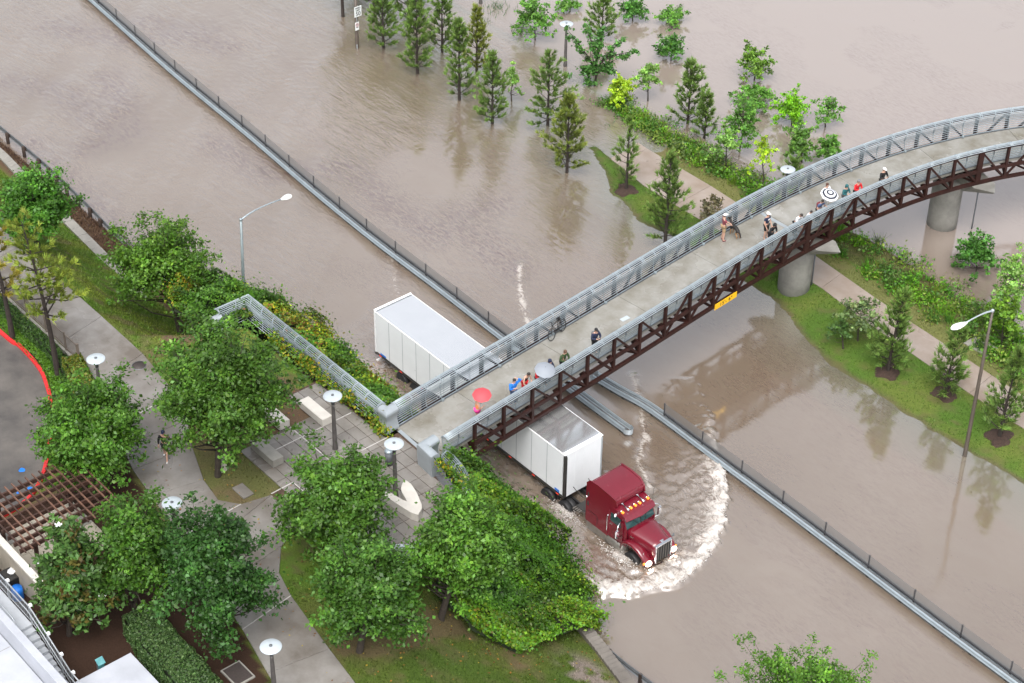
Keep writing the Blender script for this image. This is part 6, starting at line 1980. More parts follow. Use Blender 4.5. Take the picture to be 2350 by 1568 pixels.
def street_light(label, base, top, head, pole_mat, arm_mat, head_len):
    t = thing('street_light', label, 'street light', tuple(base))
    o = np.array(base, float)
    top, head = np.array(top, float), np.array(head, float)
    MB(o).tube([o - [0, 0, 0.7], o, o * 0.5 + top * 0.5, top], [0.125, 0.12, 0.095, 0.07], 10).build('pole', pole_mat, t)
    d = head - top
    c1 = top + d * 0.35 + np.array([0, 0, 0.30]) * (np.linalg.norm(d) / 2.6)
    pts = [top + (0, 0, -0.12)] + [top * (1 - q) ** 2 + 2 * q * (1 - q) * c1 + head * q * q for q in np.linspace(0.05, 1, 9)]
    MB(o).tube(pts, [0.05] * 5 + [0.04] * 5, 8).build('arm', arm_mat, t)
    MB(o).lathe([(0.0, top[2] - o[2] - 0.05), (0.085, top[2] - o[2] - 0.04), (0.085, top[2] - o[2] + 0.08), (0.0, top[2] - o[2] + 0.12)], (top[0], top[1], o[2]), 10).build('pole_cap', arm_mat, t)
    u = d * [1, 1, 0]; u /= np.linalg.norm(u)
    n_ = np.array([-u[1], u[0], 0])
    secs = []
    for q, w_, h_ in ((-0.15, 0.05, 0.05), (0.0, 0.10, 0.07), (0.2, 0.16, 0.10), (0.5, 0.21, 0.13), (0.75, 0.20, 0.12), (0.95, 0.10, 0.07), (1.0, 0.02, 0.02)):
        c = head + u * head_len * q
        secs.append([c + n_ * w_ * math.cos(a_) + np.array([0, 0, 1]) * (h_ * math.sin(a_) * (1.0 if math.sin(a_) > 0 else 0.75)) for a_ in np.linspace(0, 2 * PI, 13)[:-1]])
    MB(o).loft(secs, smooth=True).build('lamp_head', M['white_paint'], t)
    return t
b0 = np.array([-6.1, -4.7, 0.1])
tp = over(b0, 565, 504); tp[:2] = (b0[:2] + tp[:2]) / 2
a0, a1 = at(648, 457, tp[2] + 0.25), tp
street_light('slim grey street light rising from the vine thicket, arm over the flooded road', b0, tp, a0, M['grey_pole'], M['galv'], 0.62)
b0 = at(2214, 1045, 0.05)
tp = over(b0, 2278, 714)
street_light('brown street light pole at the right edge with a large white drop shaped head', b0, tp, at(2215, 742, tp[2] - 0.05), M['brown_pole'], M['galv_light'], 0.95)

# speed limit sign
b0 = at(820, 109, 0)
t = thing('speed_limit_sign', 'speed limit 50 sign on a dark post standing in the water at the top edge', 'road sign', tuple(b0))
MB().tube([(0, 0, -0.6), (0, 0, 0), (0, 0, 4.2)], [0.15, 0.14, 0.11], 10).build('post', M['brown_pole'], t)
zs_ = float(over(b0, 817, 25)[2])
pl = MB().box((0.17, 0.05, zs_), (0.02, 0.62, 0.80)).build('speed_plate', M['sign_white'], t, bevel=0.008, seg=1)
def front_x(y_, z_): return Matrix(((0, 0, 1, 0.182), (1, 0, 0, y_), (0, 1, 0, z_), (0, 0, 0, 1)))
text_obj('lettering', 'SPEED', 0.165, M['ink'], pl, front_x(0.05, zs_ + 0.27))
text_obj('lettering', 'LIMIT', 0.165, M['ink'], pl, front_x(0.05, zs_ + 0.10))
text_obj('lettering', '50', 0.44, M['ink'], pl, front_x(0.05, zs_ - 0.18))
z2 = float(over(b0, 816, 57)[2])
pl = MB().box((0.16, -0.06, z2), (0.02, 0.33, 0.56)).build('no_parking_plate', M['sign_white'], t, bevel=0.006, seg=1)
text_obj('lettering', 'P', 0.2, M['ink'], pl, Matrix(((0, 0, 1, 0.172), (1, 0, 0, -0.06), (0, 1, 0, z2 + 0.08), (0, 0, 0, 1))))
mb = MB()
for k in range(20):
    a0, a1 = 2 * PI * k / 20, 2 * PI * (k + 1) / 20
    mb.bar((0.178, -0.06 + 0.12 * math.cos(a0), z2 + 0.08 + 0.12 * math.sin(a0)), (0.178, -0.06 + 0.12 * math.cos(a1), z2 + 0.08 + 0.12 * math.sin(a1)), 0.03, 0.012)
mb.bar((0.178, -0.14, z2 + 0.16), (0.178, 0.02, z2 + 0.0), 0.03, 0.012)
mb.build('red_ring', M['sign_red'], pl)
MB().box((0.174, -0.06, z2 - 0.12), (0.012, 0.18, 0.045)).build('print_bar', M['ink'], pl)
MB().box((0.16, -0.06, z2 - 0.31), (0.02, 0.33, 0.07)).build('arrow_plate', M['sign_white'], t)
MB().bar((0.15, -0.06, z2 + 0.28), (0.15, -0.06, zs_ - 0.4), 0.03).build('strap', M['galv_light'], t)
MB().bar((0.12, -0.1, 0.0), (0.12, -0.1, 0.3), 0.05).build('strap', M['galv_light'], t)

# ------------------------------------------------------------------ plaza furniture
def block_seat(label, x0, x1, y0, y1, material):
    t = thing('stone_bench', label, 'bench', ((x0 + x1) / 2, (y0 + y1) / 2, 5.2), 0, 'block benches on the plaza')
    o = ((x0 + x1) / 2, (y0 + y1) / 2, 5.2)
    MB(o).box((o[0], o[1], 5.44), (x1 - x0, y1 - y0, 0.44)).build('seat_block', material, t, bevel=0.015, seg=2)
    MB(o).box((o[0], o[1], 5.20), (x1 - x0 - 0.08, y1 - y0 - 0.08, 0.08)).build('plinth', M['dark_metal'], t)
block_seat('pale block bench nearest the plaza railing', 6.17, 8.22, -9.32, -8.72, M['bench'])
block_seat('pale block bench half under the largest oak', 5.1, 7.12, -11.16, -10.55, M['bench'])
block_seat('weathered grey block bench nearest the walkway', 7.25, 9.28, -13.05, -12.43, M['bench_dark'])
CB = [(14.46, -8.87), (14.85, -8.85), (15.23, -8.94), (15.6, -9.05), (15.93, -9.19), (16.3, -9.34), (16.6, -9.55), (16.84, -9.96), (16.5, -10.12), (16.02, -10.2), (15.5, -10.27), (15.17, -10.3), (14.8, -10.36), (14.49, -10.38), (14.42, -10.2), (14.75, -10.0), (15.15, -9.93), (15.55, -9.86), (15.72, -9.78), (15.5, -9.70), (15.25, -9.63), (14.98, -9.54), (14.75, -9.38), (14.55, -9.15)]
t = thing('curved_seat', 'white crescent shaped stone seat wrapped round a lamp post', 'bench', (15.4, -9.6, 5.2))
mb = MB((15.4, -9.6, 5.2)); mb.prism(CB, 5.2, 5.66); mb.build('seat_block', M['bench'], t, bevel=0.015, seg=1)
b0 = at(893, 1065, 5.2)
t = thing('litter_bin', 'grey cylindrical bin behind the lamp of the curved seat', 'bin', tuple(b0))
MB().lathe([(0.0, 0.0), (0.2, 0.0), (0.2, 0.8), (0.0, 0.8)], (0, 0, 0), 18).build('drum', M['galv_dark'], t)
MB().lathe([(0.0, 0.78), (0.215, 0.8), (0.215, 0.86), (0.12, 0.92), (0.0, 0.92)], (0, 0, 0), 18).build('lid', M['galv'], t)
b0 = at(319, 839, 5.2)
t = thing('manhole_cover', 'round dark manhole cover in the upper walkway', 'manhole cover', tuple(b0))
MB().lathe([(0.0, -0.01), (0.38, -0.01), (0.38, 0.008), (0.0, 0.008)], (0, 0, 0), 28).build('frame', M['galv_dark'], t)
MB().lathe([(0.0, 0.0), (0.34, 0.0), (0.34, 0.014), (0.0, 0.014)], (0, 0, 0), 28).build('lid', M['iron'], t)
b0 = np.array([7.7, -15.0, 5.13])
t = thing('utility_cabinet', 'small pale cabinet behind the trunk of the largest oak', 'cabinet', tuple(b0))
MB().box((0, 0, 0.3), (0.4, 0.35, 0.6)).build('case', M['bench'], t, bevel=0.02)
MB().box((0, 0, 0.62), (0.46, 0.41, 0.05)).build('lid', M['bench_dark'], t, bevel=0.015)
b0 = at(546, 1548, 5.13)
t = thing('vault_cover', 'dark square vault cover in the grass at the bottom edge', 'vault cover', tuple(b0))
MB().box((0, 0, 0.02), (1.25, 1.0, 0.10)).build('frame', M['bench_dark'], t, bevel=0.01)
MB().box((0, 0, 0.065), (1.1, 0.85, 0.03)).build('lid', M['iron'], t, bevel=0.008)
b0 = at(2253, 795, 0.4); b0[2] = float(bank_z(b0[0], b0[1]))
t = thing('drain_inlet', 'concrete drain inlet with a dark grate beside the path at the right edge', 'drain', tuple(b0))
MB().box((0, 0, 0.02), (1.75, 1.15, 0.16)).build('apron', M['concrete'], t, bevel=0.015)
for k in range(7):
    MB().box((-0.36 + 0.12 * k, 0, 0.105), (0.05, 0.55, 0.03)).build('grate_bar', M['iron'], t)
MB().box((0, 0, 0.095), (0.9, 0.6, 0.02)).build('grate_well', M['ink'], t)

# picket fence along the walkway
t = thing('picket_fence', 'low metal picket fence along the walkway above the car park', 'fence', (-14, -15.98, 5.1))
o = (-14, -15.98, 5.1)
pm = None
xk = -16.0
k = 0
while xk < -4.2:
    if k % 16 == 0:
        MB(o).box((xk, -15.98, 5.72), (0.07, 0.07, 1.24)).build('fence_post', M['picket'], t)
    else:
        if pm is None:
            mb = MB(); mb.box((0, 0, 0), (0.022, 0.022, 0.92)); p_ = mb.build('picket', M['picket'], t); pm = p_.data
        else:
            p_ = link_mesh('picket', pm, t)
        p_.location = (xk - o[0], 0, 0.66)
    xk += 0.13; k += 1
MB(o).box((-4.25, -15.98, 5.6), (0.12, 0.12, 1.5)).build('fence_post', M['picket'], t)
for z_ in (5.30, 6.22):
    MB(o).box((-10.12, -15.98, z_), (11.8, 0.045, 0.05)).build('fence_rail', M['picket'], t)
MB(o).box((-10.12, -16.03, 5.02), (11.9, 0.14, 0.26)).build('base_curb', M['concrete'], t)
MB(o).bar((-4.2, -15.98, 5.25), (-3.2, -16.05, 5.15), 0.06).build('end_rail', M['picket'], t)

# ------------------------------------------------------------------ pergola, wall, stairs, roofs of the corner building
t = thing('pergola', 'rusty steel pergola with crossed beams and rafters left of the oaks', 'pergola', (6.7, -23.7, 4.42))
o = (6.7, -23.7, 4.42)
for x_, y_ in ((5.0, -25.5), (5.0, -21.9), (8.5, -25.5), (8.5, -21.9)):
    MB(o).box((x_, y_, 5.75), (0.16, 0.16, 2.7)).build('pergola_post', M['rust_dark'], t)
for i in range(8):
    MB(o).box((4.75 + 0.56 * i, -23.8, 7.06), (0.09, 5.1, 0.22)).build('pergola_beam', M['rust_dark'], t)
for i in range(15):
    MB(o).box((6.72, -26.22 + 0.36 * i, 7.20), (4.6, 0.06, 0.08)).build('rafter', M['rust_bright'] if i % 3 else M['rust_dark'], t)
pg = thing('service_yard', None, None); tag(pg, 'pale paved yard under the pergola', kind='structure')
for i in range(5):
    for j in range(4):
        x0, y0 = 4.2 + i * 1.05, -26.1 + j * 1.15
        slab('yard_slab', [(x0 + .01, y0 + .01), (x0 + 1.04, y0 + .01), (x0 + 1.04, y0 + 1.14), (x0 + .01, y0 + 1.14)], 4.36, 4.47, M['cream'] if (i + j) % 4 else M['concrete'], pg)
b0 = at(30, 1332, 4.9); b0[2] = 4.46
t = thing('black_bin', 'black wheeled bin behind the cream wall', 'bin', tuple(b0))
MB().box((0, 0, 0.42), (0.8, 0.7, 0.84), taper=1.08).build('bin_body', M['black'], t, bevel=0.03)
MB().box((0, 0, 0.87), (0.88, 0.78, 0.06)).build('bin_lid', M['dark_metal'], t, bevel=0.02)
t = thing('white_bag', 'crumpled white bag lying on the black bin', 'bag', (b0[0], b0[1], 5.36))
MB().lathe([(0.0, 0.0), (0.16, 0.02), (0.2, 0.12), (0.1, 0.22), (0.04, 0.3), (0.0, 0.31)], (0, 0, 0), 7, smooth=False).build('bag_body', M['white_paint'], t)
b0 = at(40, 1362, 4.9); b0[2] = 4.46
t = thing('blue_barrel', 'blue plastic barrel behind the cream wall', 'barrel', tuple(b0))
MB().lathe([(0.0, 0.0), (0.25, 0.0), (0.28, 0.2), (0.27, 0.4), (0.28, 0.6), (0.25, 0.8), (0.0, 0.8)], (0, 0, 0), 16).build('barrel_body', M['blue_paint'], t)
t = thing('cream_wall', 'cream panelled wall in the bottom left corner', 'wall', (8, -26.35, 4.3))
o = (8, -26.35, 4.3)
for i in range(6):
    MB(o).box((4.6 + 1.05 * i + 0.52, -26.40, 5.33), (1.03, 0.20, 2.1)).build('wall_panel', M['cream'], t, bevel=0.01, seg=1)
    MB(o).box((4.6 + 1.05 * i + 0.52, -26.40, 6.44), (1.045, 0.34, 0.12)).build('coping', M['bench'], t, bevel=0.01, seg=1)
t = thing('corner_terrace', 'white walled terrace with a stair in the bottom left corner', 'building', (12, -29, 4.2))
o = (12, -29, 4.2)
MB(o).box((11.5, -29.08, 5.75), (16.5, 0.36, 3.3)).build('parapet', M['white_wall'], t, bevel=0.015, seg=1)
MB(o).box((11.5, -34.3, 5.2), (16.5, 10.0, 2.3)).build('roof_terrace', M['white_wall'], t)
for i in range(4):
    MB(o).box((5 + 4 * i, -34.3, 6.352), (0.03, 9.9, 0.006)).build('roof_joint', M['concrete'], t)
MB(o).box((8.4, -28.45, 5.4), (8.5, 0.86, 2.4)).build('landing', M['stair_grey'], t, bevel=0.01, seg=1)
for i in range(10):
    MB(o).box((12.65 + 0.32 * i + 0.16, -28.45, 4.2 + (6.6 - 0.15 * (i + 1) - 4.2) / 2), (0.318, 0.86, 6.6 - 0.15 * (i + 1) - 4.2)).build('step', M['stair_grey'], t, bevel=0.008, seg=1)
t = thing('stair_railing', 'grey stair railing with white capped posts in the bottom left corner', 'railing', (12, -28.0, 6.6))
o = (12, -28.0, 6.6)
def stair_z(x_): return 6.6 if x_ < 12.65 else max(6.6 - (x_ - 12.65) / 0.32 * 0.15, 5.1)
for nm, off_, r_ in (('top_rail', 1.02, 0.035), ('hand_rail', 0.82, 0.028), ('bottom_rail', 0.12, 0.022)):
    MB(o).tube([(x_, -28.0 - (0.1 if nm == 'hand_rail' else 0), stair_z(x_) + off_) for x_ in (4.5, 8, 12.5, 12.9, 14, 15.8, 16.6)], r_, 6).build(nm, M['steel_rail'], t)
for x_ in (5.0, 6.8, 8.6, 10.6, 12.6, 14.0, 15.0, 15.9):
    p_ = MB(o).box((x_, -28.0, stair_z(x_) + 0.5), (0.07, 0.07, 1.15)).build('rail_post', M['steel_rail'], t)
    MB(o).box((x_, -27.94, stair_z(x_) + 1.06), (0.13, 0.13, 0.12)).build('post_cap', M['white_paint'], p_)
x_ = 4.6
while x_ < 16:
    MB(o).bar((x_, -28.0, stair_z(x_) + 0.12), (x_, -28.0, stair_z(x_) + 1.0), 0.018).build('picket', M['steel_rail'], t)
    x_ += 0.14
t = thing('wall_handrail', 'short handrail fixed to the white parapet beside the stair', 'railing', (10, -28.9, 7.4))
MB((10, -28.9, 7.4)).tube([(6.0, -28.86, 7.55), (12.6, -28.86, 7.55), (12.9, -28.86, 7.35)], 0.028, 6).build('hand_rail', M['steel_rail'], t)
for x_ in (7.5, 10.2, 12.6):
    MB((10, -28.9, 7.4)).bar((x_, -28.86, 7.55), (x_, -28.92, 7.2), 0.03).build('bracket', M['steel_rail'], t)
t = thing('white_roof', 'flat white roof corner at the bottom edge beside the clipped hedge', 'building', (20, -28, 4.2))
o = (20, -28, 4.2)
MB(o).box((23.3, -31.0, 5.1), (13.7, 11.2, 1.9)).build('wall_block', M['white_wall'], t)
for i in range(5):
    for j in range(3):
        MB(o).box((16.42 + 2.75 * i + 1.37, -25.42 - 2.75 * j - 1.37, 6.09), (2.744, 2.744, 0.10)).build('roof_slab', M['white_wall'], t, bevel=0.008, seg=1)
b0 = at(236, 1560, 5.1)
t = thing('totem_sign', 'small teal information post standing on mulch in the bottom left corner', 'sign', tuple(b0))
MB().box((0, 0, 0.55), (0.12, 0.34, 1.1)).build('post', M['galv_dark'], t, bevel=0.01)
MB().box((0.065, 0, 0.75), (0.012, 0.30, 0.62)).build('print_panel', M['teal'], t)
MB().box((0.03, 0, 1.16), (0.34, 0.36, 0.03), rot=Matrix.Rotation(R(35), 3, 'Y')).build('tilted_panel', M['teal'], t, bevel=0.006, seg=1)
MB().lathe([(0.0, 0.0), (0.11, 0.0), (0.11, 0.02), (0.0, 0.02)], (0.075, 0, 0.45), 16, axis='X').build('round_emblem', M['lamp_white'], t)
# painted utility marks on the asphalt
for (u, v, r_, lab) in ((50, 1079, 0.16, 'blue paint spot on the asphalt farthest from the pergola'), (68, 1123, 0.17, 'larger blue paint spot on the asphalt nearest the pergola'), (41, 1131, 0.07, 'tiny blue paint spot on the asphalt')):
    b0 = at(u, v, 4.45)
    t = thing('paint_mark', lab, 'paint mark', tuple(b0), 0, 'blue paint spots on the asphalt')
    MB().prism([(r_ * math.cos(a_) * (1 + 0.2 * math.sin(3 * a_)), r_ * math.sin(a_)) for a_ in np.linspace(0, 2 * PI, 15)[:-1]], -0.008, 0.0).build('paint_spot', M['blue_paint'], t)

# ------------------------------------------------------------------ people, dog, bicycle
def cloth(name, c, rough=0.8): return mat(name, c, rough, var=0.12, scale=8)
SKIN = mat('skin', (0.50, 0.30, 0.22), 0.5, var=0.05, scale=10)
SKIN2 = mat('tanned_skin', (0.36, 0.20, 0.14), 0.5, var=0.05, scale=10)
HAIR = mat('dark_hair', (0.02, 0.014, 0.011), 0.6, var=0.2, scale=20)
EYE = mat('dark_eye', (0.02, 0.02, 0.02), 0.3)
LIP = mat('lip', (0.32, 0.12, 0.10), 0.5)
CL = {k: cloth(k, v) for k, v in dict(navy_cloth=(0.012, 0.018, 0.05), black_cloth=(0.010, 0.010, 0.012), white_cloth=(0.75, 0.75, 0.76), red_cloth=(0.55, 0.010, 0.016), blue_cloth=(0.008, 0.15, 0.52),
      green_cloth=(0.03, 0.06, 0.018), teal_cloth=(0.015, 0.10, 0.11), orange_cloth=(0.80, 0.26, 0.09), pink_cloth=(0.75, 0.06, 0.32), maroon_cloth=(0.20, 0.045, 0.06), khaki_cloth=(0.36, 0.25, 0.14), denim_cloth=(0.05, 0.08, 0.16), grey_cloth=(0.16, 0.17, 0.18)).items()}

def skin_mesh(name, verts, edges, radii, material, parent, root=0, sub=1):
    me = bpy.data.meshes.new(name)
    me.from_pydata([tuple(v) for v in verts], edges, [])
    o = bpy.data.objects.new(name, me)
    COL.objects.link(o)
    md = o.modifiers.new('skin', 'SKIN')
    md.use_smooth_shade = True
    md.branch_smoothing = 0.4
    for i, r_ in enumerate(radii):
        rr_ = r_ if isinstance(r_, tuple) else (r_, r_)
        me.skin_vertices[0].data[i].radius = rr_
        me.skin_vertices[0].data[i].use_root = (i == root)
    sd = o.modifiers.new('sub', 'SUBSURF')
    sd.levels = sub
    dg = bpy.context.evaluated_depsgraph_get()
    dg.update()
    m2 = bpy.data.meshes.new_from_object(o.evaluated_get(dg))
    bpy.data.objects.remove(o)
    bpy.data.meshes.remove(me)
    m2.name = name
    m2.materials.clear()
    for mm in (material if isinstance(material, (list, tuple)) else [material]): m2.materials.append(mm)
    for p in m2.polygons: p.use_smooth = True
    return link_mesh(name, m2, parent)

def person(label, xy, yaw, top, bottom, arms='hands', lean=0.0, sleeve='long', legs='long', hat=None, hood=None, skin=None, h=1.75, hairc=None, z=DZ, stride=0.0, look=0.0, shoes='grey_cloth', group='people watching the flood', hold=None, backpack=None):
    skin = skin or SKIN
    t = thing('person', label, 'person', (xy[0], xy[1], z), yaw, group)
    k = h / 1.75
    piv = np.array([0, 0, 0.95])
    def T(p, bend=True):
        p = np.array(p, float)
        if bend and lean:
            q = p - piv
            c, s_ = math.cos(lean), math.sin(lean)
            p = piv + np.array([c * q[0] + s_ * q[2], q[1], -s_ * q[0] + c * q[2]])
        return p * k
    J = {'pel': T((0, 0, 0.95), False), 'sp': T((0.01, 0, 1.15)), 'ch': T((0.0, 0, 1.34)), 'nk': T((0.0, 0, 1.49)), 'jaw': T((0.025, 0, 1.555)), 'hd': T((0.03, 0, 1.64)), 'tp': T((0.02, 0, 1.715))}
    rail = np.array([0.42, 0, 1.16])
    for s_, n_ in ((-1, 'r'), (1, 'l')):
        J['sh' + n_] = T((0, 0.185 * s_, 1.42))
        if arms == 'hands':
            el, wr = T((0.10, 0.27 * s_, 1.16)), T((0.30, 0.07 * s_, 1.22))
        elif arms == 'rail':
            el, wr = T((0.20, 0.27 * s_, 1.12)), T((0.40, 0.10 * s_, 1.06))
        elif arms == 'head':
            el, wr = (T((0.10, 0.36 * s_, 1.58)), T((0.06, 0.14 * s_, 1.74))) if s_ > 0 else (T((0.14, 0.30 * s_, 1.20)), T((0.30, 0.16 * s_, 1.36)))
        elif arms == 'umbrella':
            el, wr = (T((0.12, 0.28 * s_, 1.18)), T((0.26, 0.16 * s_, 1.36))) if s_ > 0 else (T((0.05, 0.26 * s_, 1.12)), T((0.28, 0.12 * s_, 1.14)))
        elif arms == 'dog':
            el, wr = T((0.10, 0.24 * s_, 1.14)), T((0.34, 0.10 * s_, 1.02))
        elif arms == 'walk':
            el, wr = T((-0.06 * s_, 0.25 * s_, 1.14)), T((0.12 * -s_, 0.25 * s_, 0.93))
        else:
            el, wr = T((0.03, 0.25 * s_, 1.12)), T((0.14, 0.22 * s_, 0.92))
        J['el' + n_], J['wr' + n_] = el, wr
        st = stride * s_
        J['hp' + n_] = T((0, 0.095 * s_, 0.90), False)
        J['kn' + n_] = T((0.03 + st * 0.5, 0.105 * s_, 0.50), False)
        J['an' + n_] = T((st - 0.02, 0.11 * s_, 0.09), False)
        J['to' + n_] = T((st + 0.13, 0.125 * s_, 0.035), False)
    names = ['pel', 'sp', 'ch', 'nk', 'jaw', 'hd', 'tp']
    rad = {'pel': (0.13, 0.10), 'sp': (0.115, 0.09), 'ch': (0.13, 0.10), 'nk': 0.055, 'jaw': (0.062, 0.07), 'hd': (0.078, 0.092), 'tp': (0.05, 0.06)}
    ed = [('pel', 'sp'), ('sp', 'ch'), ('ch', 'nk'), ('nk', 'jaw'), ('jaw', 'hd'), ('hd', 'tp')]
    for n_ in 'rl':
        names += ['sh' + n_, 'el' + n_, 'wr' + n_, 'hp' + n_, 'kn' + n_, 'an' + n_, 'to' + n_]
        rad.update({'sh' + n_: 0.058, 'el' + n_: 0.042, 'wr' + n_: 0.028, 'hp' + n_: 0.085, 'kn' + n_: 0.056, 'an' + n_: 0.040, 'to' + n_: 0.03})
        ed += [('ch', 'sh' + n_), ('sh' + n_, 'el' + n_), ('el' + n_, 'wr' + n_), ('pel', 'hp' + n_), ('hp' + n_, 'kn' + n_), ('kn' + n_, 'an' + n_), ('an' + n_, 'to' + n_)]
    V = [J[n_] for n_ in names]
    E = [(names.index(a_), names.index(b_)) for a_, b_ in ed]
    RR = [rad[n_] for n_ in names]
    # palms and fingers
    for n_, s_ in (('r', -1), ('l', 1)):
        d = J['wr' + n_] - J['el' + n_]; d /= np.linalg.norm(d)
        side = np.cross(d, [0, 0, 1.0]); side /= np.linalg.norm(side) + 1e-9
        dn = np.cross(side, d)
        pi0 = len(V)
        V.append(J['wr' + n_] + d * 0.07 * k); RR.append((0.036, 0.022)); E.append((names.index('wr' + n_), pi0))
        for f_, (o_, L_) in enumerate(((-0.027, 0.065), (-0.009, 0.078), (0.009, 0.072), (0.027, 0.055))):
            b0 = len(V)
            V.append(V[pi0] + (d * 0.045 + side * o_) * k); RR.append(0.010); E.append((pi0, b0))
            V.append(V[pi0] + (d * (0.045 + L_ * 0.6) + side * o_ * 1.15 - dn * 0.018) * k); RR.append(0.009); E.append((b0, b0 + 1))
            V.append(V[pi0] + (d * (0.045 + L_ * 0.85) + side * o_ * 1.2 - dn * 0.042) * k); RR.append(0.007); E.append((b0 + 1, b0 + 2))
        b0 = len(V)
        sg = -1 if n_ == 'r' else 1
        V.append(V[pi0] + (-d * 0.015 - side * 0.042 * sg) * k); RR.append(0.011); E.append((pi0, b0))
        V.append(V[pi0] + (d * 0.03 - side * 0.062 * sg - dn * 0.012) * k); RR.append(0.008); E.append((b0, b0 + 1))
    body = skin_mesh('body', V, E, RR, skin, t)
    # face
    fd = J['hd'] - np.array([0, 0, 0])
    hv = (J['tp'] - J['jaw']); hv /= np.linalg.norm(hv)
    fx = np.array([hv[2], 0, -hv[0]])
    def face(u_, v_, w_): return tuple(J['hd'] + fx * u_ * k + np.array([0, 1, 0]) * v_ * k + hv * w_ * k)
    for s_ in (-1, 1):
        MB().lathe([(0.0, -0.006), (0.011, 0.0), (0.0, 0.006)], face(0.083, 0.032 * s_, 0.012), 8, axis='X').build('eye', EYE, t)
        MB().lathe([(0.0, -0.012), (0.026, -0.006), (0.026, 0.006), (0.0, 0.012)], face(-0.005, 0.082 * s_, -0.005), 8, axis='Y', sx=0.7).build('ear', skin, t)
    MB().add([face(0.082, -0.010, 0.012), face(0.082, 0.010, 0.012), face(0.074, 0.018, -0.032), face(0.074, -0.018, -0.032), face(0.112, 0, -0.026)], [(0, 1, 4), (1, 2, 4), (2, 3, 4), (3, 0, 4)]).build('nose', skin, t)
    MB().box(face(0.078, 0, -0.058), (0.012, 0.046, 0.011)).build('mouth', LIP, t)
    # hair, cap or hood
    def cap_shell(name, m_, grow, low, back):
        secs = []
        for a_, (rr_, hh) in enumerate(((1.0, low), (1.04, 0.02), (0.98, 0.055), (0.78, 0.09), (0.42, 0.112), (0.05, 0.118))):
            ring = []
            for q in range(14):
                th = 2 * PI * q / 14
                cx, cy = math.cos(th), math.sin(th)
                w_ = hh - (back if (a_ == 0 and cx < 0.3) else 0) + (0.05 if (a_ == 0 and cx > 0.6 and name == 'hair') else 0)
                ring.append(np.array(face((0.093 * cx - 0.005) * rr_ * grow, 0.083 * cy * rr_ * grow, w_)))
            secs.append(ring)
        return MB().loft(secs, smooth=True).build(name, m_, t)
    if hood:
        cap_shell('hood', CL[hood], 1.16, -0.02, 0.09)
    elif hat:
        cap_shell('cap', CL[hat] if isinstance(hat, str) else hat, 1.08, 0.01, 0.02)
        MB().add([face(0.085, -0.07, 0.035), face(0.085, 0.07, 0.035), face(0.165, 0.05, 0.018), face(0.165, -0.05, 0.018), face(0.085, -0.07, 0.022), face(0.085, 0.07, 0.022), face(0.165, 0.05, 0.008), face(0.165, -0.05, 0.008)],
                 [(0, 1, 2, 3), (7, 6, 5, 4), (0, 4, 5, 1), (1, 5, 6, 2), (2, 6, 7, 3), (3, 7, 4, 0)]).build('cap_peak', CL[hat] if isinstance(hat, str) else hat, t)
    if not hood:
        cap_shell('hair', hairc or HAIR, 1.03, -0.02, 0.05)
    # clothes: trunk and sleeves, then legs
    tv, te, tr_ = [J['pel'] + [0, 0, 0.02], J['sp'], J['ch'], J['nk'] - (J['nk'] - J['ch']) * 0.25], [(0, 1), (1, 2), (2, 3)], [(0.150, 0.122), (0.145, 0.115), (0.158, 0.122), 0.075]
    for n_ in 'rl':
        i0 = len(tv)
        tv.append(J['sh' + n_]); te.append((2, i0)); tr_.append(0.078)
        if sleeve == 'long':
            tv += [J['el' + n_], J['wr' + n_] * 0.9 + J['el' + n_] * 0.1]; te += [(i0, i0 + 1), (i0 + 1, i0 + 2)]; tr_ += [0.062, 0.047]
        elif sleeve == 'short':
            tv += [J['sh' + n_] * 0.4 + J['el' + n_] * 0.6]; te += [(i0, i0 + 1)]; tr_ += [0.066]
        else:
            tr_[-1] = 0.03; tv[-1] = J['sh' + n_] * 0.72 + J['ch'] * 0.28 + [0, 0, 0.02]
    skin_mesh('jacket' if sleeve == 'long' else 'shirt', tv, te, tr_, CL[top], t)
    bv, be, brr = [J['pel']], [], [(0.140, 0.115)]
    for n_ in 'rl':
        i0 = len(bv)
        bv.append(J['hp' + n_]); be.append((0, i0)); brr.append(0.102)
        if legs == 'long':
            bv += [J['kn' + n_], J['an' + n_]]; be += [(i0, i0 + 1), (i0 + 1, i0 + 2)]; brr += [0.080, 0.066]
        else:
            f_ = 0.85 if legs == 'knee' else 0.45
            bv += [J['hp' + n_] * (1 - f_) + J['kn' + n_] * f_]; be += [(i0, i0 + 1)]; brr += [0.098]
        d_ = J['to' + n_] - J['an' + n_]
        skin_mesh('shoe', [J['an' + n_] - [0.03, 0, 0.045], J['an' + n_] * 0.5 + J['to' + n_] * 0.5 - [0, 0, 0.02], J['to' + n_] + [0.03, 0, 0.005]], [(0, 1), (1, 2)], [0.046, 0.046, 0.036], CL[shoes], t)
    skin_mesh('trousers' if legs == 'long' else 'shorts', bv, be, brr, CL[bottom], t)
    if hold == 'phone':
        c_ = (J['wrr'] + J['wrl']) / 2 + np.array([0.11, 0, 0.03])
        MB().box(c_, (0.014, 0.14, 0.075)).build('phone', CL['black_cloth'], t)
    if backpack:
        MB().box(J['ch'] + [-0.17, 0, -0.12], (0.14, 0.28, 0.40)).build('backpack', CL[backpack], t, bevel=0.05)
    if not stride and z == DZ and hold == 'cup':
        pass
    return t, J

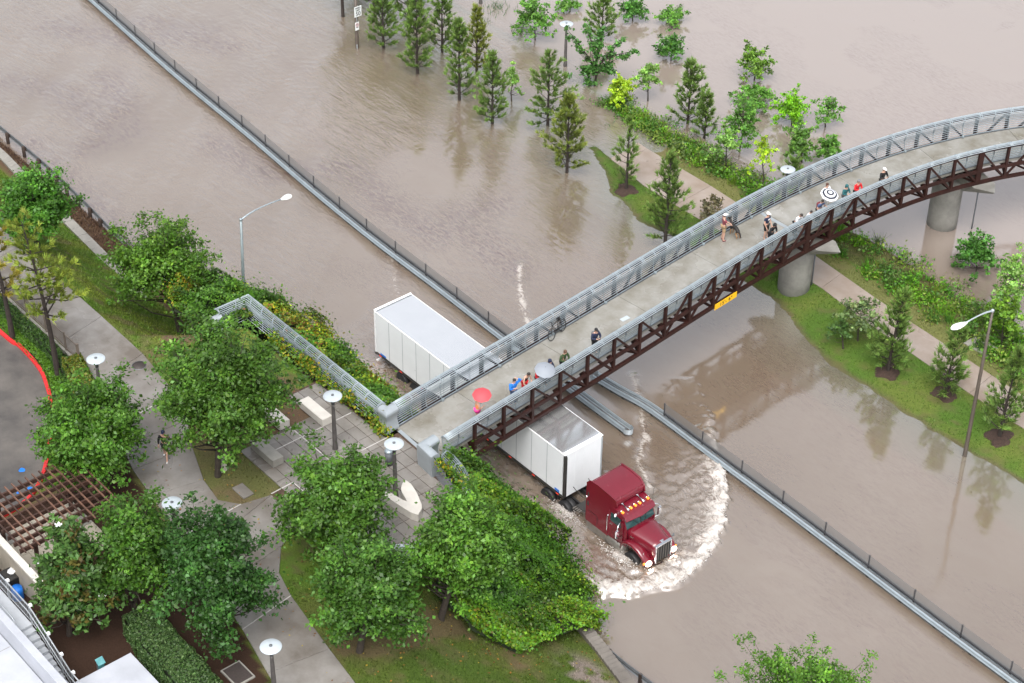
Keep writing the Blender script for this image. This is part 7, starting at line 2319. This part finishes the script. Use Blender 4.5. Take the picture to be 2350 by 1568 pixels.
def umbrella(label, hub, r_, tilt, mats_, rings=None, handle=None, ribs=8):
    """hub = top of the canopy in the world"""
    t = thing('umbrella', label, 'umbrella', tuple(hub))
    Rm = Matrix.Rotation(tilt[0], 3, 'X') @ Matrix.Rotation(tilt[1], 3, 'Y')
    rg = [0.0, 0.22, 0.42, 0.62, 0.82, 1.0]
    V_, F_, mi = [], [], []
    n = ribs * 4
    for i, q in enumerate(rg):
        for j in range(n):
            a_ = 2 * PI * j / n
            f_ = (j % 4) / 4.0
            sag = 0.10 * math.sin(PI * f_) * q * q
            rad_ = r_ * q * (1 - 0.5 * sag)
            p = Rm @ Vector((rad_ * math.cos(a_), rad_ * math.sin(a_), -0.42 * r_ * q ** 1.9 + 0.5 * sag * r_ * 0.3))
            V_.append(tuple(p))
    for i in range(len(rg) - 1):
        for j in range(n):
            F_.append((i * n + j, (i + 1) * n + j, (i + 1) * n + (j + 1) % n, i * n + (j + 1) % n))
            mi.append((rings[i] if rings else 0))
    c_ = MB().add(V_, F_, True)
    c_.m = mi
    o_ = c_.build('canopy', mats_, t, fix=False)
    end = Vector(handle) if handle is not None else Rm @ Vector((0, 0, -0.95))
    MB().tube([tuple(Rm @ Vector((0, 0, 0.05))), (0, 0, 0), tuple(end * 0.5), tuple(end)], 0.010, 6).build('shaft', M['dark_metal'], t)
    MB().tube([tuple(end), tuple(end + Vector((0, 0, -0.10)))], 0.018, 6).build('handle', M['black'], t)
    mb = MB()
    for j in range(ribs):
        a_ = 2 * PI * j / ribs
        pts = [tuple(Rm @ Vector((r_ * q * math.cos(a_), r_ * q * math.sin(a_), -0.42 * r_ * q ** 1.9 - 0.008))) for q in (0.05, 0.4, 0.7, 1.0)]
        mb = MB(); mb.tube(pts, 0.006, 4); mb.build('rib', M['dark_metal'], t)
    return t

def fabric(name, c, transl):
    m, nt, b = new_mat(name)
    b.inputs['Base Color'].default_value = (*c, 1); b.inputs['Roughness'].default_value = 0.6
    tr = nt.nodes.new('ShaderNodeBsdfTranslucent'); tr.inputs['Color'].default_value = (*c, 1)
    mx = nt.nodes.new('ShaderNodeMixShader'); mx.inputs[0].default_value = transl
    nt.links.new(b.outputs[0], mx.inputs[1]); nt.links.new(tr.outputs[0], mx.inputs[2])
    nt.links.new(mx.outputs[0], nt.nodes['Material Output'].inputs['Surface'])
    return m

def near_rail(y_):
    ss = np.linspace(0, _s[-1], 900)
    yy = np.array([br(q, HALF - 0.1)[1] for q in ss])
    return float(np.interp(y_, yy, ss))
def stand(u, v, hh, back=None):
    """where somebody whose head is at (u, v) stands; kept on the deck"""
    p = at(u, v, DZ + hh)
    return p

def head_at(u, v, hh=1.66, lean=0.0, yaw=0.0, h=1.75):
    """ground point of a person whose head shows at (u, v); kept behind the near railing"""
    k = h / 1.75
    p = at(u, v, DZ + k * (0.95 + 0.69 * math.cos(lean)))[:2] - np.array([math.cos(yaw), math.sin(yaw)]) * k * (0.69 * math.sin(lean) + 0.03)
    ss = np.linspace(0, _s[-1], 700)
    cc_ = np.array([br(q)[:2] for q in ss])
    i = int(np.argmin(((cc_ - p) ** 2).sum(1)))
    n = br(ss[i], 1.0)[:2] - br(ss[i])[:2]
    off = float((p - cc_[i]) @ n)
    lim = HALF - 0.30
    return p - n * max(0.0, off - lim)
A0 = R(2)
# left to right along the near railing
P_ = head_at(1096, 917, h=1.66); person('person in an orange tank top and pink shorts under a coral umbrella', P_, R(75), 'orange_cloth', 'pink_cloth', 'umbrella', sleeve='none', legs='short', h=1.66, shoes='white_cloth')
hub = at(1106, 901, DZ + 1.98)
umbrella('coral red umbrella held over the person in pink shorts', hub, 0.49, (R(8), R(10)), [fabric('coral_fabric', (0.72, 0.10, 0.12), 0.35)], handle=(P_[0] + 0.03 - hub[0], P_[1] + 0.22 - hub[1], DZ + 1.26 - hub[2]))
person('person in a bright blue hooded jacket raising an arm to the head', head_at(1181, 873, lean=0.08), R(-8), 'blue_cloth', 'denim_cloth', 'head', lean=0.08, hairc=HAIR)
person('bare armed person in a black tank top leaning on the railing', head_at(1213, 859, lean=0.42), R(2), 'black_cloth', 'red_cloth', 'rail', lean=0.42, sleeve='none', legs='knee', skin=SKIN)
P_ = head_at(1244, 848, lean=0.2, h=1.7); person('person in a red jacket hidden under a clear grey umbrella', P_, R(5), 'red_cloth', 'teal_cloth', 'umbrella', lean=0.2, h=1.7)
hub = at(1252, 843, DZ + 2.0)
umbrella('translucent grey umbrella over the person in red at the railing', hub, 0.55, (R(4), R(14)), [fabric('clear_grey_fabric', (0.42, 0.46, 0.52), 0.5)], handle=(P_[0] + 0.25 - hub[0], P_[1] + 0.15 - hub[1], DZ + 1.28 - hub[2]))
person('person with a navy hood and white bag straps behind the grey umbrella', head_at(1263, 829, lean=0.12), R(5), 'navy_cloth', 'navy_cloth', 'hands', lean=0.12, hood='navy_cloth', hold='phone')
person('person in a dark green parka looking at a camera', head_at(1298, 807, lean=0.22, h=1.82), R(-5), 'green_cloth', 'black_cloth', 'hands', lean=0.22, hairc=mat('brown_hair', (0.09, 0.045, 0.025), 0.6), h=1.82)
person('person with a dark cycle helmet and navy jacket holding a phone', head_at(1369, 757, lean=0.1), R(-10), 'navy_cloth', 'black_cloth', 'hands', lean=0.1, hat='black_cloth', hold='phone', backpack='grey_cloth')
person('person in a white cap, maroon shirt and khaki shorts standing with a dog', at(1658, 552, DZ)[:2], R(62), 'maroon_cloth', 'khaki_cloth', 'dog', sleeve='short', legs='knee', hat='white_cloth', h=1.84, shoes='maroon_cloth', skin=SKIN)
tall, _j = person('tall person in a white cap, navy t-shirt with white print and dark shorts', at(1756, 549, DZ)[:2], R(8), 'navy_cloth', 'black_cloth', 'side', sleeve='short', legs='knee', hat='white_cloth', h=1.86)
mb = MB(); mb.box((0.142, 0, 1.44), (0.012, 0.22, 0.035)); mb.box((0.138, -0.02, 1.39), (0.012, 0.16, 0.03)); mb.build('shirt_print', CL['white_cloth'], tall)
person('person in a black hoodie bending over a phone at the railing', head_at(1779, 516, lean=0.35), R(0), 'black_cloth', 'black_cloth', 'hands', lean=0.35, hood='black_cloth', hold='phone')
person('person in a black vest with white sleeves resting on the railing', head_at(1840, 495, lean=0.5, h=1.72), R(5), 'white_cloth', 'black_cloth', 'rail', lean=0.5, h=1.72)
person('child with dark hair and a white top peering over the railing', head_at(1866, 489, lean=0.45, h=1.45), R(5), 'white_cloth', 'black_cloth', 'rail', lean=0.45, h=1.45)
person('person in a long white jacket behind the striped umbrella', head_at(1899, 424, h=1.78), R(-12), 'white_cloth', 'white_cloth', 'hands', h=1.78, hairc=mat('auburn_hair', (0.07, 0.03, 0.018), 0.6))
P_ = head_at(1896, 466, lean=0.3); person('person in a dark blue t-shirt under the striped umbrella', P_, R(0), 'denim_cloth', 'black_cloth', 'umbrella', lean=0.3, sleeve='short', backpack='maroon_cloth')
hub = at(1906, 441, DZ + 2.02)
umbrella('black and white striped umbrella held over the railing', hub, 0.54, (R(2), R(16)), [mat('white_fabric', (0.72, 0.74, 0.78), 0.6, var=0.03), mat('black_fabric', (0.02, 0.022, 0.035), 0.6)], rings=[0, 1, 0, 1, 0], handle=(P_[0] + 0.3 - hub[0], P_[1] + 0.16 - hub[1], DZ + 1.22 - hub[2]))
person('person in a teal hooded raincoat holding a phone', head_at(1944, 427, lean=0.1, h=1.72), R(-4), 'teal_cloth', 'grey_cloth', 'hands', lean=0.1, hood='teal_cloth', hold='phone', h=1.72)
person('person in a red jacket and dark cap next to the teal raincoat', head_at(1972, 416, lean=0.12, h=1.8), R(-4), 'red_cloth', 'black_cloth', 'hands', lean=0.12, hat='grey_cloth', h=1.8)
person('person in a black jacket and white cap, farthest right on the deck', head_at(2031, 389, lean=0.05, h=1.84), R(-6), 'black_cloth', 'black_cloth', 'hands', lean=0.05, hat='white_cloth', hold='phone', legs='knee', h=1.84)
b0 = at(381, 1052, 5.2)
person('person in dark running clothes and a navy cap walking under the oaks', b0[:2], R(-42), 'black_cloth', 'black_cloth', 'walk', legs='knee', hat='navy_cloth', stride=0.30, z=5.2, group='people on the walkway', shoes='white_cloth', h=1.8)

# dog: tan legs, black saddle
d0, d1 = at(1677, 536, DZ), at(1693, 549, DZ)
c_ = (d0 + d1) / 2
yaw = math.atan2(d0[1] - d1[1], d0[0] - d1[0])
dog = thing('dog', 'black and tan shepherd dog standing beside the person in the white cap', 'dog', tuple(c_), yaw)
V = [(-0.30, 0, 0.60), (-0.05, 0, 0.60), (0.25, 0, 0.62), (0.42, 0, 0.78), (0.50, 0, 0.92), (0.60, 0, 0.92), (0.72, 0, 0.88),
     (-0.42, 0, 0.52), (-0.55, 0, 0.36), (-0.60, 0, 0.20)]
E = [(0, 1), (1, 2), (2, 3), (3, 4), (4, 5), (5, 6), (0, 7), (7, 8), (8, 9)]
RR = [(0.115, 0.12), (0.125, 0.13), (0.13, 0.16), 0.085, 0.085, 0.06, 0.035, 0.045, 0.045, 0.02]
for s_ in (-1, 1):
    b_ = len(V)
    V += [(0.26, 0.09 * s_, 0.48), (0.24, 0.095 * s_, 0.30), (0.27, 0.095 * s_, 0.06), (0.32, 0.095 * s_, 0.03)]
    E += [(2, b_), (b_, b_ + 1), (b_ + 1, b_ + 2), (b_ + 2, b_ + 3)]; RR += [0.06, 0.04, 0.028, 0.03]
    b_ = len(V)
    V += [(-0.30, 0.095 * s_, 0.46), (-0.24, 0.10 * s_, 0.32), (-0.38, 0.10 * s_, 0.20), (-0.36, 0.10 * s_, 0.05), (-0.31, 0.10 * s_, 0.03)]
    E += [(0, b_), (b_, b_ + 1), (b_ + 1, b_ + 2), (b_ + 2, b_ + 3), (b_ + 3, b_ + 4)]; RR += [0.08, 0.055, 0.034, 0.026, 0.03]
TAN = mat('tan_fur', (0.30, 0.17, 0.08), 0.8, var=0.2, scale=20)
BFUR = mat('black_fur', (0.014, 0.012, 0.011), 0.7, var=0.2, scale=20)
db = skin_mesh('body', V, E, RR, [BFUR, TAN], dog, root=1)
for p in db.data.polygons:
    c = p.center
    if (c[2] < 0.44 and c[0] > -0.42) or (c[0] > 0.56 and c[2] < 0.93): p.material_index = 1
for s_ in (-1, 1):
    MB().add([(0.47, 0.03 * s_, 0.97), (0.50, 0.085 * s_, 0.95), (0.53, 0.04 * s_, 0.97), (0.475, 0.065 * s_, 1.10)], [(0, 1, 3), (1, 2, 3), (2, 0, 3), (0, 2, 1)]).build('ear', BFUR, dog)
MB().lathe([(0.0, -0.01), (0.018, 0.0), (0.0, 0.015)], (0.755, 0, 0.885), 8, axis='X').build('nose', BFUR, dog)
MB().tube([(0.35, 0.02, 0.80), (0.33, 0.12, 0.75), (0.38, 0.0, 0.66), (0.45, -0.1, 0.72)], 0.012, 5).build('collar', CL['maroon_cloth'], dog)

# bicycle leaning against the far railing
w0, w1 = at(1268, 781, DZ), at(1293, 759, DZ)
c_ = (w0 + w1) / 2
yaw = math.atan2(w0[1] - w1[1], w0[0] - w1[0])
bike = thing('bicycle', 'black bicycle leaning against the far railing of the footbridge', 'bicycle', tuple(c_), yaw)
tilt = Matrix.Rotation(R(12), 3, 'X')
def bk(x_, y_, z_): return tuple(tilt @ Vector((x_, y_, z_)))
for wx in (-0.52, 0.52):
    ring = [bk(wx + 0.33 * math.cos(a_), 0, 0.34 + 0.33 * math.sin(a_)) for a_ in np.linspace(0, 2 * PI, 25)]
    wh = MB().tube(ring, 0.024, 6, cap=False).build('wheel', M['black'], bike, fix=False)
    for k_ in range(12):
        a_ = 2 * PI * k_ / 12
        MB().tube([bk(wx, 0, 0.34), bk(wx + 0.32 * math.cos(a_), 0, 0.34 + 0.32 * math.sin(a_))], 0.004, 4).build('spoke', M['galv'], wh)
mb = MB()
fr, bb, st_, hd_, rw = (0.38, 0, 0.86), (-0.05, 0, 0.30), (-0.20, 0, 0.82), (0.36, 0, 0.78), (-0.52, 0, 0.34)
for a_, b_ in ((bb, st_), (st_, hd_), (bb, hd_), (bb, rw), (st_, rw), (hd_, (0.52, 0, 0.34)), (hd_, (0.34, 0, 0.96))):
    mb.tube([bk(*a_), bk(*b_)], 0.022, 6)
mb.build('frame', M['black'], bike)
MB().tube([bk(-0.20, 0, 0.82), bk(-0.235, 0, 0.93)], 0.016, 6).build('seat_post', M['dark_metal'], bike)
MB().loft([[bk(-0.36, -0.08, 0.95), bk(-0.36, 0.08, 0.95), bk(-0.36, 0.07, 0.99), bk(-0.36, -0.07, 0.99)], [bk(-0.10, -0.025, 0.94), bk(-0.10, 0.025, 0.94), bk(-0.10, 0.02, 0.98), bk(-0.10, -0.02, 0.98)]]).build('saddle', M['black'], bike)
MB().tube([bk(0.30, -0.28, 1.0), bk(0.36, -0.2, 0.99), bk(0.35, 0, 0.97), bk(0.36, 0.2, 0.99), bk(0.30, 0.28, 1.0)], 0.014, 6).build('handlebar', M['black'], bike)
MB().lathe([(0.0, -0.01), (0.09, -0.01), (0.09, 0.01), (0.0, 0.01)], bk(-0.05, -0.04, 0.30), 14, axis='Y').build('chainring', M['dark_metal'], bike)
for s_ in (-1, 1):
    MB().bar(bk(-0.05, -0.06 * s_, 0.30), bk(-0.05 + 0.14 * s_, -0.07 * s_, 0.22), 0.02).build('crank', M['dark_metal'], bike)
    MB().box(bk(-0.05 + 0.14 * s_, -0.12 * s_, 0.22), (0.09, 0.08, 0.025)).build('pedal', M['black'], bike)
MB().box(bk(-0.34, 0, 0.80), (0.14, 0.12, 0.13)).build('saddle_bag', M['black'], bike, bevel=0.02)
#NEXT
